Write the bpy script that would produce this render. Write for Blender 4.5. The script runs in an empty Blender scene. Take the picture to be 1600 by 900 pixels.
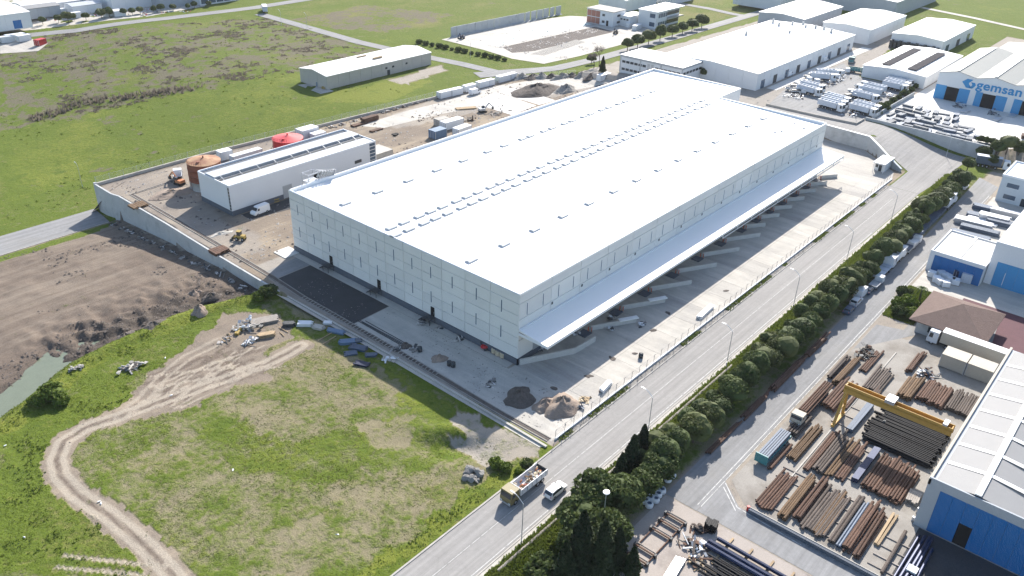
import bpy, bmesh, math, random
import numpy as np
from mathutils import Vector, Matrix
random.seed(7); rng = np.random.default_rng(7)
sc = bpy.context.scene
C = sc.collection
rad = math.radians
# ------------------------------------------------------------------ camera
F_PX, PITCH, ROLL, YAW = 1298.2, rad(29.42), rad(1.96), rad(39.78)
CAM = Vector((-112.0, -91.1, 100.0))
fw = Vector((math.cos(YAW)*math.cos(PITCH), math.sin(YAW)*math.cos(PITCH), -math.sin(PITCH)))
rt0 = Vector((math.sin(YAW), -math.cos(YAW), 0)); up0 = rt0.cross(fw)
rt = math.cos(ROLL)*rt0 + math.sin(ROLL)*up0
up = -math.sin(ROLL)*rt0 + math.cos(ROLL)*up0
cd = bpy.data.cameras.new('camera'); cam = bpy.data.objects.new('camera', cd); C.objects.link(cam)
cd.sensor_width = 36; cd.lens = F_PX/1600*36; cd.clip_end = 20000; cd.clip_start = 1
cam.matrix_world = Matrix(((rt.x, up.x, -fw.x, CAM.x), (rt.y, up.y, -fw.y, CAM.y), (rt.z, up.z, -fw.z, CAM.z), (0, 0, 0, 1)))
sc.camera = cam
# ------------------------------------------------------------------ world, sun, exposure
SUN_AZ, SUN_EL = 26.5, 33.5
w = bpy.data.worlds.new('World'); sc.world = w; w.use_nodes = True
nt = w.node_tree; bg = nt.nodes['Background']
sky = nt.nodes.new('ShaderNodeTexSky'); sky.sky_type = 'NISHITA'; sky.sun_disc = False
sky.sun_elevation = rad(SUN_EL); sky.sun_rotation = rad(90-SUN_AZ); sky.altitude = 60; sky.air_density = 1.0; sky.dust_density = 1.0; sky.ozone_density = 1.0
nt.links.new(sky.outputs[0], bg.inputs[0]); bg.inputs[1].default_value = 0.13
sd = Vector((math.cos(rad(SUN_EL))*math.cos(rad(SUN_AZ)), math.cos(rad(SUN_EL))*math.sin(rad(SUN_AZ)), math.sin(rad(SUN_EL))))
sl = bpy.data.lights.new('sun', 'SUN'); sl.energy = 5.0; sl.angle = rad(0.6); sl.color = (1.0, 0.935, 0.85)
so = bpy.data.objects.new('sun', sl); C.objects.link(so); so.location = (0, 0, 300)
so.rotation_euler = (-sd).to_track_quat('-Z', 'Y').to_euler()
sc.view_settings.view_transform = 'Standard'; sc.view_settings.look = 'None'; sc.view_settings.gamma = 1
sc.view_settings.exposure = 0.92
sc.cycles.max_bounces = 5; sc.cycles.diffuse_bounces = 3; sc.cycles.glossy_bounces = 2; sc.cycles.transmission_bounces = 3
sc.cycles.transparent_max_bounces = 6; sc.cycles.caustics_reflective = False; sc.cycles.caustics_refractive = False
sc.cycles.use_adaptive_sampling = True; sc.cycles.adaptive_threshold = 0.02
try:
    sc.cycles.use_denoising = True; sc.cycles.denoiser = 'OPENIMAGEDENOISE'
except Exception: pass
# ------------------------------------------------------------------ terrain heights
def S(a, b, x):
    t = np.clip((x-a)/(b-a), 0, 1); return t*t*(3-2*t)
def inpoly(x, y, poly):
    r = np.zeros(np.shape(x), bool); n = len(poly)
    for i in range(n):
        x0, y0 = poly[i][:2]; x1, y1 = poly[(i+1) % n][:2]
        if y0 == y1: continue
        c = ((y0 > y) != (y1 > y)) & (x < (x1-x0)*(y-y0)/(y1-y0)+x0)
        r ^= c
    return r
def dline(x, y, pl):
    d = np.full(np.shape(x), 1e9)
    for (x0, y0), (x1, y1) in zip(pl[:-1], pl[1:]):
        dx, dy = x1-x0, y1-y0; L2_ = dx*dx+dy*dy+1e-9
        t = np.clip(((x-x0)*dx+(y-y0)*dy)/L2_, 0, 1)
        d = np.minimum(d, np.hypot(x-x0-t*dx, y-y0-t*dy))
    return d
SITE = [(-15.5, -22.1), (176, -22.1), (183, -12), (190.5, -4), (192, 14), (192, 128), (168, 144.5), (128, 147.2), (24, 154.2), (-15.3, 154.2), (-15.3, 144), (-14.4, 141), (-14.5, 115), (-15.1, 91), (-15.5, 75), (-15.7, 61)]
BANK = [(-400, 20), (-120, 40), (-94, 50), (-79.7, 57.9), (-71.2, 61.7), (-61.3, 67.1), (-49.4, 68.7), (-34.3, 68.5), (-20.2, 64.3), (-15.8, 61)]
PIT = BANK+[(-15.5, 75), (-15.1, 91), (-14.5, 115), (-14.4, 141), (-15.3, 143.2), (-400, 143.2)]
GEM = [(209.5, 4), (209.3, -18), (208.6, -42), (240, -70), (420, -70), (420, 4)]
def noise2(x, y, s, seed=0):
    # cheap smooth value noise
    xs, ys = np.asarray(x)/s+seed*17.3, np.asarray(y)/s-seed*9.7
    xi, yi = np.floor(xs), np.floor(ys); xf, yf = xs-xi, ys-yi
    def h(a, b):
        v = np.sin(a*127.1+b*311.7+seed*74.7)*43758.5453; return v-np.floor(v)
    u, v = xf*xf*(3-2*xf), yf*yf*(3-2*yf)
    return (h(xi, yi)*(1-u)+h(xi+1, yi)*u)*(1-v)+(h(xi, yi+1)*(1-u)+h(xi+1, yi+1)*u)*v
def zt(x, y, detail=False):
    x = np.asarray(x, float); y = np.asarray(y, float)
    z = np.zeros(x.shape)
    site = inpoly(x, y, SITE)
    pit = inpoly(x, y, PIT)
    db = dline(x, y, BANK)
    deep = 2.7+np.clip(y-80, 0, 70)*0.076
    zp = -deep*S(0, 5.5, db)
    nearbank = S(3, 8, db)*(1-S(14, 30, db))
    zp = zp+nearbank*((np.abs(noise2(x, y, 4.0, 3)-.5)*-2.6+.7)+(noise2(x, y, 1.4, 13)-.5)*1.3)*S(-70, -60, x)*(1-S(-24, -18, x))
    zp = zp-S(2, 7, db)*(1-S(9, 16, db))*1.7*S(-85, -77, x)*(1-S(-64, -55, x))
    zp = zp+(noise2(x, y, 4.5, 71)-.5)*1.3*S(2, 6, db)*(1-S(12, 18, db))*(1-S(-58, -50, x))
    z = np.where(pit, zp, z)
    back = (~site) & (~pit) & (y >= 143) & (y < 420)
    z = np.where(back, -8+8*S(-20, 110, x), z)
    ne = 4.5*S(160, 197, x)*S(-32, 0, y)*(1-S(100, 150, y))
    z = np.where((~site) & (x > 150) & (y < 160), ne, z)
    z = np.where(inpoly(x, y, GEM), 4.5, z)
    # hollow and bank by the road, low ridge along the pit edge
    hx, hy = x+28, y+8
    u = hx*0.80+hy*0.60; v = -hx*0.6+hy*0.8
    lump = .7+.6*noise2(x, y, 2.2, 61)
    z = z-1.5*lump*np.exp(-((u)/3.0)**2-((v)/6.0)**2)*(~site)+.7*lump*np.exp(-((u-4.2)/1.8)**2-(v/7)**2)*(~site)
    z = z+np.where((~pit) & (~site) & (x < 20), 0.7*np.exp(-((db-1.5)/2.0)**2)*(db < 12), 0)
    if detail:
        rough = np.where(pit, .35, np.where(site | (y < -21.5), 0.0, .22))
        far = S(-20, -24, x)*S(-20, -15, y)*(y < 140)+(y > 170)*(x < 200)
        z = z+rough*np.clip(far, 0, 1)*(noise2(x, y, 2.3, 1)+.6*noise2(x, y, 7, 2)-.8)
    return z
def ZT(x, y): return float(zt(np.array([x]), np.array([y]))[0])
def ray(px, py):
    return fw+((px-800)/F_PX)*rt-((py-450)/F_PX)*up
_T = np.linspace(0, 1, 48)
def G(px, py, h=0.0):
    """ground point (x, y, z) seen at photo pixel px, py; h = height above that ground"""
    d = ray(px, py)
    t0, t1 = (8+h-CAM.z)/d.z, (-11+h-CAM.z)/d.z
    for k in range(3):
        ts = t0+(t1-t0)*_T
        f = CAM.z+d.z*ts-h-zt(CAM.x+d.x*ts, CAM.y+d.y*ts)
        i = int(np.argmax(f <= 0)) if (f <= 0).any() else len(ts)-1
        i = max(i, 1); t0, t1 = ts[i-1], ts[i]
    p = CAM+d*((t0+t1)/2)
    return Vector((p.x, p.y, p.z-h))
# ------------------------------------------------------------------ mesh helpers
class MB:
    def __init__(s): s.v = []; s.f = []; s.m = []
    def add(s, vs, fs, mi=0):
        b = len(s.v); s.v += [tuple(p) for p in vs]; s.f += [tuple(b+i for i in f) for f in fs]; s.m += [mi]*len(fs); return s
    def box(s, x0, x1, y0, y1, z0, z1, mi=0):
        return s.add([(x0, y0, z0), (x1, y0, z0), (x1, y1, z0), (x0, y1, z0), (x0, y0, z1), (x1, y0, z1), (x1, y1, z1), (x0, y1, z1)],
                     [(3, 2, 1, 0), (4, 5, 6, 7), (0, 1, 5, 4), (1, 2, 6, 5), (2, 3, 7, 6), (3, 0, 4, 7)], mi)
    def bar(s, p, q, wd, ht, mi=0, upv=(0, 0, 1)):
        p, q = Vector(p), Vector(q); d = (q-p).normalized(); u = Vector(upv)
        if abs(d.dot(u)) > .95: u = Vector((1, 0, 0))
        a = d.cross(u).normalized()*wd/2; b = a.cross(d).normalized()*ht/2
        vs = [p-a-b, p+a-b, p+a+b, p-a+b, q-a-b, q+a-b, q+a+b, q-a+b]
        return s.add(vs, [(0, 1, 2, 3), (7, 6, 5, 4), (0, 4, 5, 1), (1, 5, 6, 2), (2, 6, 7, 3), (3, 7, 4, 0)], mi)
    def tube(s, p, q, r, r2=None, n=8, mi=0, caps=True):
        p, q = Vector(p), Vector(q); r2 = r if r2 is None else r2; d = (q-p).normalized()
        u = Vector((0, 0, 1)) if abs(d.z) < .9 else Vector((1, 0, 0))
        a = d.cross(u).normalized(); b = d.cross(a)
        vs = []
        for i in range(n):
            t = 2*math.pi*i/n; o = a*math.cos(t)+b*math.sin(t); vs += [p+o*r, q+o*r2]
        fs = [(2*i, 2*((i+1) % n), 2*((i+1) % n)+1, 2*i+1) for i in range(n)]
        if caps: fs += [tuple(2*i for i in range(n))[::-1], tuple(2*i+1 for i in range(n))]
        return s.add(vs, fs, mi)
    def prism(s, poly, z0, z1, mi=0, top=True):
        n = len(poly)
        vs = [(p[0], p[1], z0 if not hasattr(z0, '__len__') else z0[i]) for i, p in enumerate(poly)]+[(p[0], p[1], z1 if not hasattr(z1, '__len__') else z1[i]) for i, p in enumerate(poly)]
        fs = [(i, (i+1) % n, n+(i+1) % n, n+i) for i in range(n)]
        if top: fs += [tuple(range(n, 2*n)), tuple(range(n))[::-1]]
        return s.add(vs, fs, mi)
    def xprism(s, prof, x0, x1, mi=0):
        """profile in (y, z) extruded along x"""
        n = len(prof); vs = [(x0, a, b) for a, b in prof]+[(x1, a, b) for a, b in prof]
        return s.add(vs, [(i, (i+1) % n, n+(i+1) % n, n+i) for i in range(n)]+[tuple(range(n))[::-1], tuple(range(n, 2*n))], mi)
    def yprism(s, prof, y0, y1, mi=0):
        n = len(prof); vs = [(a, y0, b) for a, b in prof]+[(a, y1, b) for a, b in prof]
        return s.add(vs, [(i, (i+1) % n, n+(i+1) % n, n+i) for i in range(n)]+[tuple(range(n))[::-1], tuple(range(n, 2*n))], mi)
    def lathe(s, prof, n=24, cx=0, cy=0, mi=0):
        vs = []
        for r, z in prof:
            for i in range(n):
                t = 2*math.pi*i/n; vs.append((cx+r*math.cos(t), cy+r*math.sin(t), z))
        fs = []
        for k in range(len(prof)-1):
            for i in range(n):
                j = (i+1) % n; fs.append((k*n+i, k*n+j, (k+1)*n+j, (k+1)*n+i))
        fs.append(tuple((len(prof)-1)*n+i for i in range(n)))
        return s.add(vs, fs, mi)
    def blob(s, c, r, seed=0, sub=2, amp=.25, flat=0.0, mi=0):
        bm = bmesh.new(); bmesh.ops.create_icosphere(bm, subdivisions=sub, radius=1)
        rr = random.Random(seed); ph = [(rr.uniform(1, 3.5), rr.uniform(1, 3.5), rr.uniform(1, 3.5), rr.uniform(0, 6)) for _ in range(5)]
        vs = []
        for v in bm.verts:
            k = 1+amp*sum(math.sin(a*v.co.x+b*v.co.y+c_*v.co.z+d) for a, b, c_, d in ph)/2.2+rr.uniform(-amp, amp)*.3
            p = v.co*k; z = p.z*r[2]
            if flat and z < -flat*r[2]: z = -flat*r[2]
            vs.append((c[0]+p.x*r[0], c[1]+p.y*r[1], c[2]+z))
        fs = [tuple(v.index for v in f.verts) for f in bm.faces]; bm.free()
        return s.add(vs, fs, mi)
    def mesh(s, name, mats, smooth=False):
        me = bpy.data.meshes.new(name); me.from_pydata(s.v, [], s.f)
        mats = mats if isinstance(mats, (list, tuple)) else [mats]
        for m in mats: me.materials.append(m)
        if len(mats) > 1: me.polygons.foreach_set('material_index', s.m)
        if smooth: me.polygons.foreach_set('use_smooth', [True]*len(me.polygons))
        bm = bmesh.new(); bm.from_mesh(me); bmesh.ops.recalc_face_normals(bm, faces=bm.faces); bm.to_mesh(me); bm.free()
        me.update(); return me
    def build(s, name, mats, parent=None, smooth=False, **kw):
        return ob(name, s.mesh(name, mats, smooth), parent, **kw)
def ob(name, me, parent=None, loc=None, rz=0, label=None, cat=None, group=None, kind=None):
    o = bpy.data.objects.new(name, me); C.objects.link(o)
    if parent: o.parent = parent
    if loc is not None: o.location = loc
    if rz: o.rotation_euler = (0, 0, rz)
    return tag(o, label, cat, group, kind)
def tag(o, label=None, cat=None, group=None, kind=None):
    if label: o['label'] = label
    if cat: o['category'] = cat
    if group: o['group'] = group
    if kind: o['kind'] = kind
    return o
def thing(name, label, cat, loc=(0, 0, 0), rz=0, group=None):
    return ob(name, None, None, loc, rz, label, cat, group)
def dup(root, loc, rz=0, label=None, group=None, scale=None):
    def cp(o, par):
        c = o.copy(); C.objects.link(c); c.parent = par
        for ch in KIDS.get(o.name) or [k for k in o.children]: cp(ch, c)
        return c
    KIDS = {}
    r = cp(root, None); r.location = loc; r.rotation_euler = (0, 0, rz)
    if scale: r.scale = scale
    if label: r['label'] = label
    if group: r['group'] = group
    return r
_U = ['', 'first', 'second', 'third', 'fourth', 'fifth', 'sixth', 'seventh', 'eighth', 'ninth', 'tenth', 'eleventh', 'twelfth', 'thirteenth', 'fourteenth', 'fifteenth', 'sixteenth', 'seventeenth', 'eighteenth', 'nineteenth']
def nth(i):
    if i < 20: return _U[i]
    t, u = divmod(i, 10); a = {2: 'twent', 3: 'thirt', 4: 'fort', 5: 'fift', 6: 'sixt', 7: 'sevent'}[t]
    return a+'ieth' if u == 0 else a+'y-'+_U[u]
# ------------------------------------------------------------------ materials
MT = {}
def mat(name, col, rough=.8, metal=0., var=.10, scale=.5, fine=4., bump=0., bscale=6., wave=None, rnd=0., spec=.3, stain=None, streak=None):
    """procedural: base colour varied by world-space noise, optional bump, ribs (wave) and stains"""
    m = bpy.data.materials.new(name); m.use_nodes = True; t = m.node_tree; N = t.nodes; L = t.links
    b = N['Principled BSDF']; b.inputs['Roughness'].default_value = rough; b.inputs['Metallic'].default_value = metal
    b.inputs['Specular IOR Level'].default_value = spec
    g = N.new('ShaderNodeNewGeometry')
    n1 = N.new('ShaderNodeTexNoise'); n1.inputs['Scale'].default_value = scale; n1.inputs['Detail'].default_value = 4; n1.inputs['Roughness'].default_value = .6
    n2 = N.new('ShaderNodeTexNoise'); n2.inputs['Scale'].default_value = fine; n2.inputs['Detail'].default_value = 3
    L.new(g.outputs['Position'], n1.inputs['Vector']); L.new(g.outputs['Position'], n2.inputs['Vector'])
    a = N.new('ShaderNodeMath'); a.operation = 'ADD'; L.new(n1.outputs['Fac'], a.inputs[0]); L.new(n2.outputs['Fac'], a.inputs[1])
    mr = N.new('ShaderNodeMapRange'); mr.inputs['From Min'].default_value = .6; mr.inputs['From Max'].default_value = 1.4
    mr.inputs['To Min'].default_value = 1-var; mr.inputs['To Max'].default_value = 1+var; L.new(a.outputs[0], mr.inputs['Value'])
    val = mr.outputs[0]
    if rnd:
        oi = N.new('ShaderNodeObjectInfo'); r2 = N.new('ShaderNodeMapRange'); r2.inputs['To Min'].default_value = 1-rnd; r2.inputs['To Max'].default_value = 1+rnd
        L.new(oi.outputs['Random'], r2.inputs['Value']); mu = N.new('ShaderNodeMath'); mu.operation = 'MULTIPLY'
        L.new(val, mu.inputs[0]); L.new(r2.outputs[0], mu.inputs[1]); val = mu.outputs[0]
    cx = N.new('ShaderNodeMix'); cx.data_type = 'RGBA'; cx.blend_type = 'MULTIPLY'; cx.inputs['Factor'].default_value = 1
    cx.inputs['A'].default_value = (*col, 1); L.new(val, cx.inputs['B']); out = cx.outputs['Result']
    if stain:
        sc_, lo, hi = stain[1:4]
        n3 = N.new('ShaderNodeTexNoise'); n3.inputs['Scale'].default_value = sc_; n3.inputs['Detail'].default_value = 5; n3.inputs['Roughness'].default_value = .65
        L.new(g.outputs['Position'], n3.inputs['Vector'])
        r3 = N.new('ShaderNodeMapRange'); r3.inputs['From Min'].default_value = lo; r3.inputs['From Max'].default_value = hi; L.new(n3.outputs['Fac'], r3.inputs['Value'])
        mx = N.new('ShaderNodeMix'); mx.data_type = 'RGBA'; L.new(r3.outputs[0], mx.inputs['Factor']); L.new(out, mx.inputs['A']); mx.inputs['B'].default_value = (*stain[0], 1); out = mx.outputs['Result']
    if streak:
        ax_, sa, sb, amt = streak; mp = N.new('ShaderNodeMapping'); mp.inputs['Scale'].default_value = (sa, sb, 1) if ax_ == 'x' else (sb, sa, 1); L.new(g.outputs['Position'], mp.inputs['Vector'])
        n5 = N.new('ShaderNodeTexNoise'); n5.inputs['Scale'].default_value = 1; n5.inputs['Detail'].default_value = 6; n5.inputs['Roughness'].default_value = .7; L.new(mp.outputs[0], n5.inputs['Vector'])
        r5 = N.new('ShaderNodeMapRange'); r5.inputs['From Min'].default_value = .35; r5.inputs['From Max'].default_value = .65; r5.inputs['To Min'].default_value = 1-amt; r5.inputs['To Max'].default_value = 1+amt*.6; L.new(n5.outputs['Fac'], r5.inputs['Value'])
        vo = N.new('ShaderNodeTexVoronoi'); vo.feature = 'DISTANCE_TO_EDGE'; vo.inputs['Scale'].default_value = .16; L.new(g.outputs['Position'], vo.inputs['Vector'])
        rv = N.new('ShaderNodeMapRange'); rv.inputs['From Max'].default_value = .012; rv.inputs['To Min'].default_value = .93; L.new(vo.outputs['Distance'], rv.inputs['Value'])
        m5 = N.new('ShaderNodeMath'); m5.operation = 'MULTIPLY'; L.new(r5.outputs[0], m5.inputs[0]); L.new(rv.outputs[0], m5.inputs[1])
        x5 = N.new('ShaderNodeMix'); x5.data_type = 'RGBA'; x5.blend_type = 'MULTIPLY'; x5.inputs['Factor'].default_value = 1; L.new(out, x5.inputs['A']); L.new(m5.outputs[0], x5.inputs['B']); out = x5.outputs['Result']
    L.new(out, b.inputs['Base Color'])
    hgt = None
    if bump:
        n4 = N.new('ShaderNodeTexNoise'); n4.inputs['Scale'].default_value = bscale; n4.inputs['Detail'].default_value = 4; L.new(g.outputs['Position'], n4.inputs['Vector'])
        bp = N.new('ShaderNodeBump'); bp.inputs['Strength'].default_value = min(1, bump); bp.inputs['Distance'].default_value = .25; L.new(n4.outputs['Fac'], bp.inputs['Height']); hgt = bp
        L.new(bp.outputs[0], b.inputs['Normal'])
    if wave:
        axis, ws, st = wave
        wv = N.new('ShaderNodeTexWave'); wv.bands_direction = axis; wv.inputs['Scale'].default_value = ws; L.new(g.outputs['Position'], wv.inputs['Vector'])
        b2 = N.new('ShaderNodeBump'); b2.inputs['Strength'].default_value = st; b2.inputs['Distance'].default_value = .06; L.new(wv.outputs['Fac'], b2.inputs['Height'])
        if hgt: L.new(hgt.outputs[0], b2.inputs['Normal'])
        L.new(b2.outputs[0], b.inputs['Normal'])
    MT[name] = m; return m
mat('roof_white', (.80, .80, .79), .55, var=.03, scale=.08)
mat('panel', (.69, .69, .67), .85, var=.06, scale=.25, rnd=.045)
mat('joint', (.50, .51, .51), .9)
mat('plinth', (.10, .115, .14), .8, var=.12)
mat('white_metal', (.72, .74, .76), .45, var=.04)
mat('white_wall', (.68, .69, .70), .7, var=.05, scale=.15)
mat('grey_metal', (.42, .44, .46), .5, .3, var=.08)
mat('galv', (.50, .52, .55), .4, .6, var=.1)
mat('dark_metal', (.06, .065, .07), .6, .2)
mat('glass', (.025, .035, .045), .12, var=.05, spec=.6)
mat('glass_blue', (.06, .10, .15), .15, var=.15, spec=.6)
mat('skylight', (.62, .66, .68), .25, var=.05)
mat('black', (.012, .012, .014), .8)
mat('rubber', (.02, .02, .02), .85)
mat('concrete', (.40, .38, .345), .9, var=.12, scale=.12, fine=2, streak=('y', .05, .5, .14), stain=((.30, .29, .275), .06, .5, .72))
mat('concrete_pale', (.455, .43, .385), .9, var=.12, scale=.15, streak=('y', .06, .5, .14), stain=((.36, .345, .32), .10, .52, .7))
mat('concrete_wall', (.44, .45, .45), .9, var=.14, scale=.3, stain=((.30, .31, .31), .25, .55, .75))
mat('bright_slab', (.58, .57, .54), .85, var=.1, scale=.2)
mat('asphalt', (.285, .275, .262), .9, var=.10, scale=.10, fine=1.3, streak=('x', .02, 1.1, .16), stain=((.235, .23, .222), .05, .5, .7))
mat('asphalt_grey', (.235, .235, .235), .9, var=.14, scale=.12, fine=1.3, streak=('x', .03, .8, .18), stain=((.24, .235, .225), .07, .52, .7))
mat('asphalt_new', (.050, .051, .054), .85, var=.25, scale=.3)
mat('paint', (.50, .50, .48), .7, var=.15, scale=1.5, stain=((.25, .25, .24), .9, .5, .62))
mat('pave_tan', (.30, .28, .25), .92, var=.14, scale=.25, stain=((.20, .18, .155), .12, .48, .68))
mat('pave_pink', (.36, .32, .285), .92, var=.14, scale=.3, stain=((.23, .20, .18), .15, .5, .7))
mat('gravel', (.30, .285, .26), .95, var=.35, scale=1.2, fine=7, bump=.8, bscale=5)
mat('soil_dark', (.12, .103, .092), .95, var=.35, scale=1, bump=.8)
mat('sand_heap', (.27, .215, .175), .95, var=.18, scale=.5, bump=.5, bscale=2)
mat('rust', (.105, .060, .042), .85, var=.35, scale=.7, fine=5, rnd=.28, stain=((.10, .055, .038), 1.1, .5, .7))
mat('rust_gold', (.135, .085, .048), .85, var=.3, scale=.7, fine=5, rnd=.22)
mat('rust_grey', (.100, .080, .068), .85, var=.3, scale=.6, fine=5, rnd=.22)
mat('steel_dark', (.009, .009, .011), .7, .0, var=.3, rnd=.2)
mat('steel_navy', (.025, .035, .075), .45, .3, var=.2, rnd=.2)
mat('steel_blue', (.085, .115, .165), .6, .1, var=.15, rnd=.15)
mat('timber', (.36, .27, .17), .9, var=.25, rnd=.2)
mat('timber_grey', (.30, .27, .24), .9, var=.25, rnd=.2)
mat('crane_yellow', (.46, .27, .065), .55, var=.12)
mat('loader_yellow', (.34, .245, .07), .55, var=.12)
mat('cab_olive', (.20, .165, .075), .45, var=.12)
mat('car_white', (.78, .79, .80), .25, var=.02, spec=.5)
mat('truck_white', (.68, .70, .72), .4, var=.06, rnd=.06)
mat('truck_side', (.52, .56, .62), .5, var=.08, wave=('X', 1.2, .4))
mat('teal', (.06, .22, .23), .5)
mat('red', (.48, .035, .04), .45, var=.08)
mat('red_roof', (.55, .075, .075), .4, var=.10)
mat('oxide', (.23, .09, .06), .75, var=.2, stain=((.14, .06, .045), .5, .5, .7))
mat('oxide_roof', (.36, .22, .13), .8, var=.2, stain=((.27, .13, .08), .22, .45, .6))
mat('orange_post', (.55, .10, .04), .6)
mat('blue_paint', (.025, .14, .36), .5, var=.07, scale=.3, wave=('Y', 1.5, .25))
mat('blue_cladding', (.06, .27, .52), .5, var=.06)
mat('blue_sign', (.03, .24, .50), .45, var=.03)
mat('blue_tarp', (.12, .19, .29), .6, var=.2)
mat('grey_cladding', (.36, .39, .42), .6, var=.06, wave=('Y', 1.5, .2))
mat('shed_wall', (.44, .42, .39), .85, var=.08)
mat('shed_roof', (.66, .66, .65), .6, var=.06, wave=('X', 1.6, .3))
mat('grey_roof', (.25, .25, .25), .6, var=.05, wave=('X', 1.4, .35))
mat('gem_roof', (.21, .22, .21), .6, var=.06, wave=('Y', 1.4, .3))
mat('beige', (.46, .42, .35), .7, var=.08)
mat('tile_brown', (.145, .10, .085), .85, var=.2, scale=.8, fine=5, wave=('X', 2.2, .5))
mat('burgundy', (.10, .04, .05), .8, var=.15)
mat('brick_red', (.36, .16, .12), .85, var=.12)
mat('tent_green', (.55, .66, .62), .7, var=.08)
mat('bark', (.11, .085, .065), .95, var=.3)
mat('rock', (.24, .23, .215), .95, var=.25, scale=1.5, bump=.6)
mat('rubbish', (.42, .40, .38), .9, var=.5, scale=1.2, fine=6, rnd=.4)
mat('plant_roof', (.44, .46, .48), .5, .1, var=.06)
mat('post_grey', (.17, .18, .19), .6, .1, var=.1)
mat('solar', (.030, .030, .040), .8, var=.1, spec=.05)
mat('steel_grey', (.13, .15, .175), .7, .0, var=.2, rnd=.3)
mat('cone_orange', (.45, .19, .09), .6)
mat('pallet_cream', (.5, .42, .3), .8, var=.15)
# ------------------------------------------------------------------ ground sheet with zone attributes
def axis(*segs):
    out = []
    for a, b, st in segs: out += list(np.arange(a, b-1e-6, st))
    return np.array(out+[segs[-1][1]])
def coarse(a, b, n, k=1.6):
    t = np.linspace(0, 1, n); return a+(b-a)*t**k
GX = np.concatenate([coarse(-122, -3500, 16)[::-1][:-1], axis((-122, -12, .6), (-12, 204, 2.0), (204, 460, 4.0)), coarse(460, 4200, 16)[1:]])
GY = np.concatenate([coarse(-112, -3500, 16)[::-1][:-1], axis((-112, -36, 2.0), (-36, 75, .6), (75, 160, 1.0), (160, 480, 2.5)), coarse(480, 4200, 16)[1:]])
XX, YY = np.meshgrid(GX, GY, indexing='ij')
nx, ny = XX.shape
xs, ys = XX.ravel(), YY.ravel()
zs = zt(xs, ys, True)
def PX(*pts, h=0): return [tuple(G(a, b, h)[:2]) for a, b in pts]
jx = xs+(noise2(xs, ys, 3.5, 5)-.5)*3.0+(noise2(xs, ys, 1.2, 6)-.5)*1.2; jy = ys+(noise2(xs, ys, 3.5, 7)-.5)*3.0+(noise2(xs, ys, 1.2, 8)-.5)*1.2
far = (ys > 160)
jx = np.where(far, xs+(noise2(xs, ys, 14, 5)-.5)*9, jx); jy = np.where(far, ys+(noise2(xs, ys, 14, 7)-.5)*9, jy)
R = np.full(xs.shape, .82); Mu = np.full(xs.shape, .2); V = np.full(xs.shape, .5); T = np.zeros(xs.shape); Gr = np.zeros(xs.shape); He = np.zeros(xs.shape)
def zone(poly, r=None, mu=None, v=None, t=None, gr=None, he=None, exact=False):
    k = inpoly(xs, ys, poly) if exact else inpoly(jx, jy, poly)
    for a, val in ((R, r), (Mu, mu), (V, v), (T, t), (Gr, gr), (He, he)):
        if val is not None: a[k] = val
# near meadow: patchy
zone([(-18, -21), (-18, 58), (-120, 45), (-120, -21)], r=.60, v=.55)
zone(PX((300, 640), (420, 580), (560, 590), (700, 650), (800, 720), (700, 800), (560, 890), (330, 900), (260, 800), (200, 720)), r=.50, v=.42)
zone(PX((0, 900), (0, 680), (90, 640), (200, 590), (230, 640), (110, 680), (85, 730), (120, 790), (220, 860), (250, 900)), r=.92, v=.46)
zone(PX((480, 470), (560, 560), (640, 640), (720, 690), (800, 720), (860, 700), (720, 640), (600, 575), (520, 500)), r=.80, v=.66)
zone(PX((330, 640), (470, 690), (640, 640), (740, 700), (640, 740), (500, 750), (380, 740), (300, 690)), r=.66, v=.6)
zone(PX((520, 780), (600, 740), (680, 770), (640, 830), (540, 850)), r=.42, v=.45)
zone(PX((420, 840), (500, 800), (540, 870), (470, 900), (400, 900)), r=.40, v=.45)
zone(PX((360, 640), (440, 615), (480, 650), (400, 680)), r=.36, v=.4)
zone(PX((560, 655), (650, 650), (640, 690), (580, 700)), r=.34)
zone(PX((720, 640), (830, 690), (850, 715), (790, 715), (700, 655)), r=.22, gr=.7)
zone(PX((600, 900), (800, 752), (820, 725), (770, 740), (680, 810), (560, 900)), r=.95, v=.8)
zone(PX((415, 455), (470, 500), (540, 520), (500, 470), (450, 450)), r=.35, gr=.5)
zone(PX((690, 672), (740, 680), (790, 712), (775, 730), (725, 715)), r=.22, gr=.9, mu=.6)
# dirt fan and track
zone(PX((215, 655), (205, 620), (260, 560), (330, 512), (350, 490), (430, 490), (475, 545), (440, 590), (360, 605), (290, 640)), r=.10, mu=.45)
zone(PX((395, 560), (470, 520), (560, 560), (640, 610), (560, 640), (450, 600)), r=.42, mu=.25, v=.35)
TR = PX((300, 935), (262, 890), (225, 850), (170, 805), (120, 772), (95, 745), (88, 718), (100, 690), (135, 667), (190, 650), (250, 628), (330, 600), (430, 562), (470, 540))
TR2 = PX((190, 650), (225, 622), (255, 588), (295, 556), (345, 532))
d1 = dline(xs, ys, TR); d2 = dline(xs, ys, TR2); dj = d1+(noise2(xs, ys, 1.6, 9)-.5)*.9
R[dj < 2.5] = 0.02; Mu[dj < 2.5] = .30
T = np.where(d1 < 3, np.exp(-((d1-1.05)/.62)**2), T)
R[(d2+(noise2(xs, ys, 1.6, 9)-.5)) < 2.2] = .05; T = np.maximum(T, np.where(d2 < 3, .7*np.exp(-((d2-1.0)/.6)**2), 0))
Mu[(d1 < .33)] = .75
for q in ([(100, 868), (150, 873), (220, 882), (262, 885)], [(88, 886), (160, 892), (230, 900)]):
    dq = dline(xs, ys, PX(*q)); T = np.maximum(T, .8*np.exp(-(dq/.45)**2)); R[dq < .5] = .25
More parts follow.
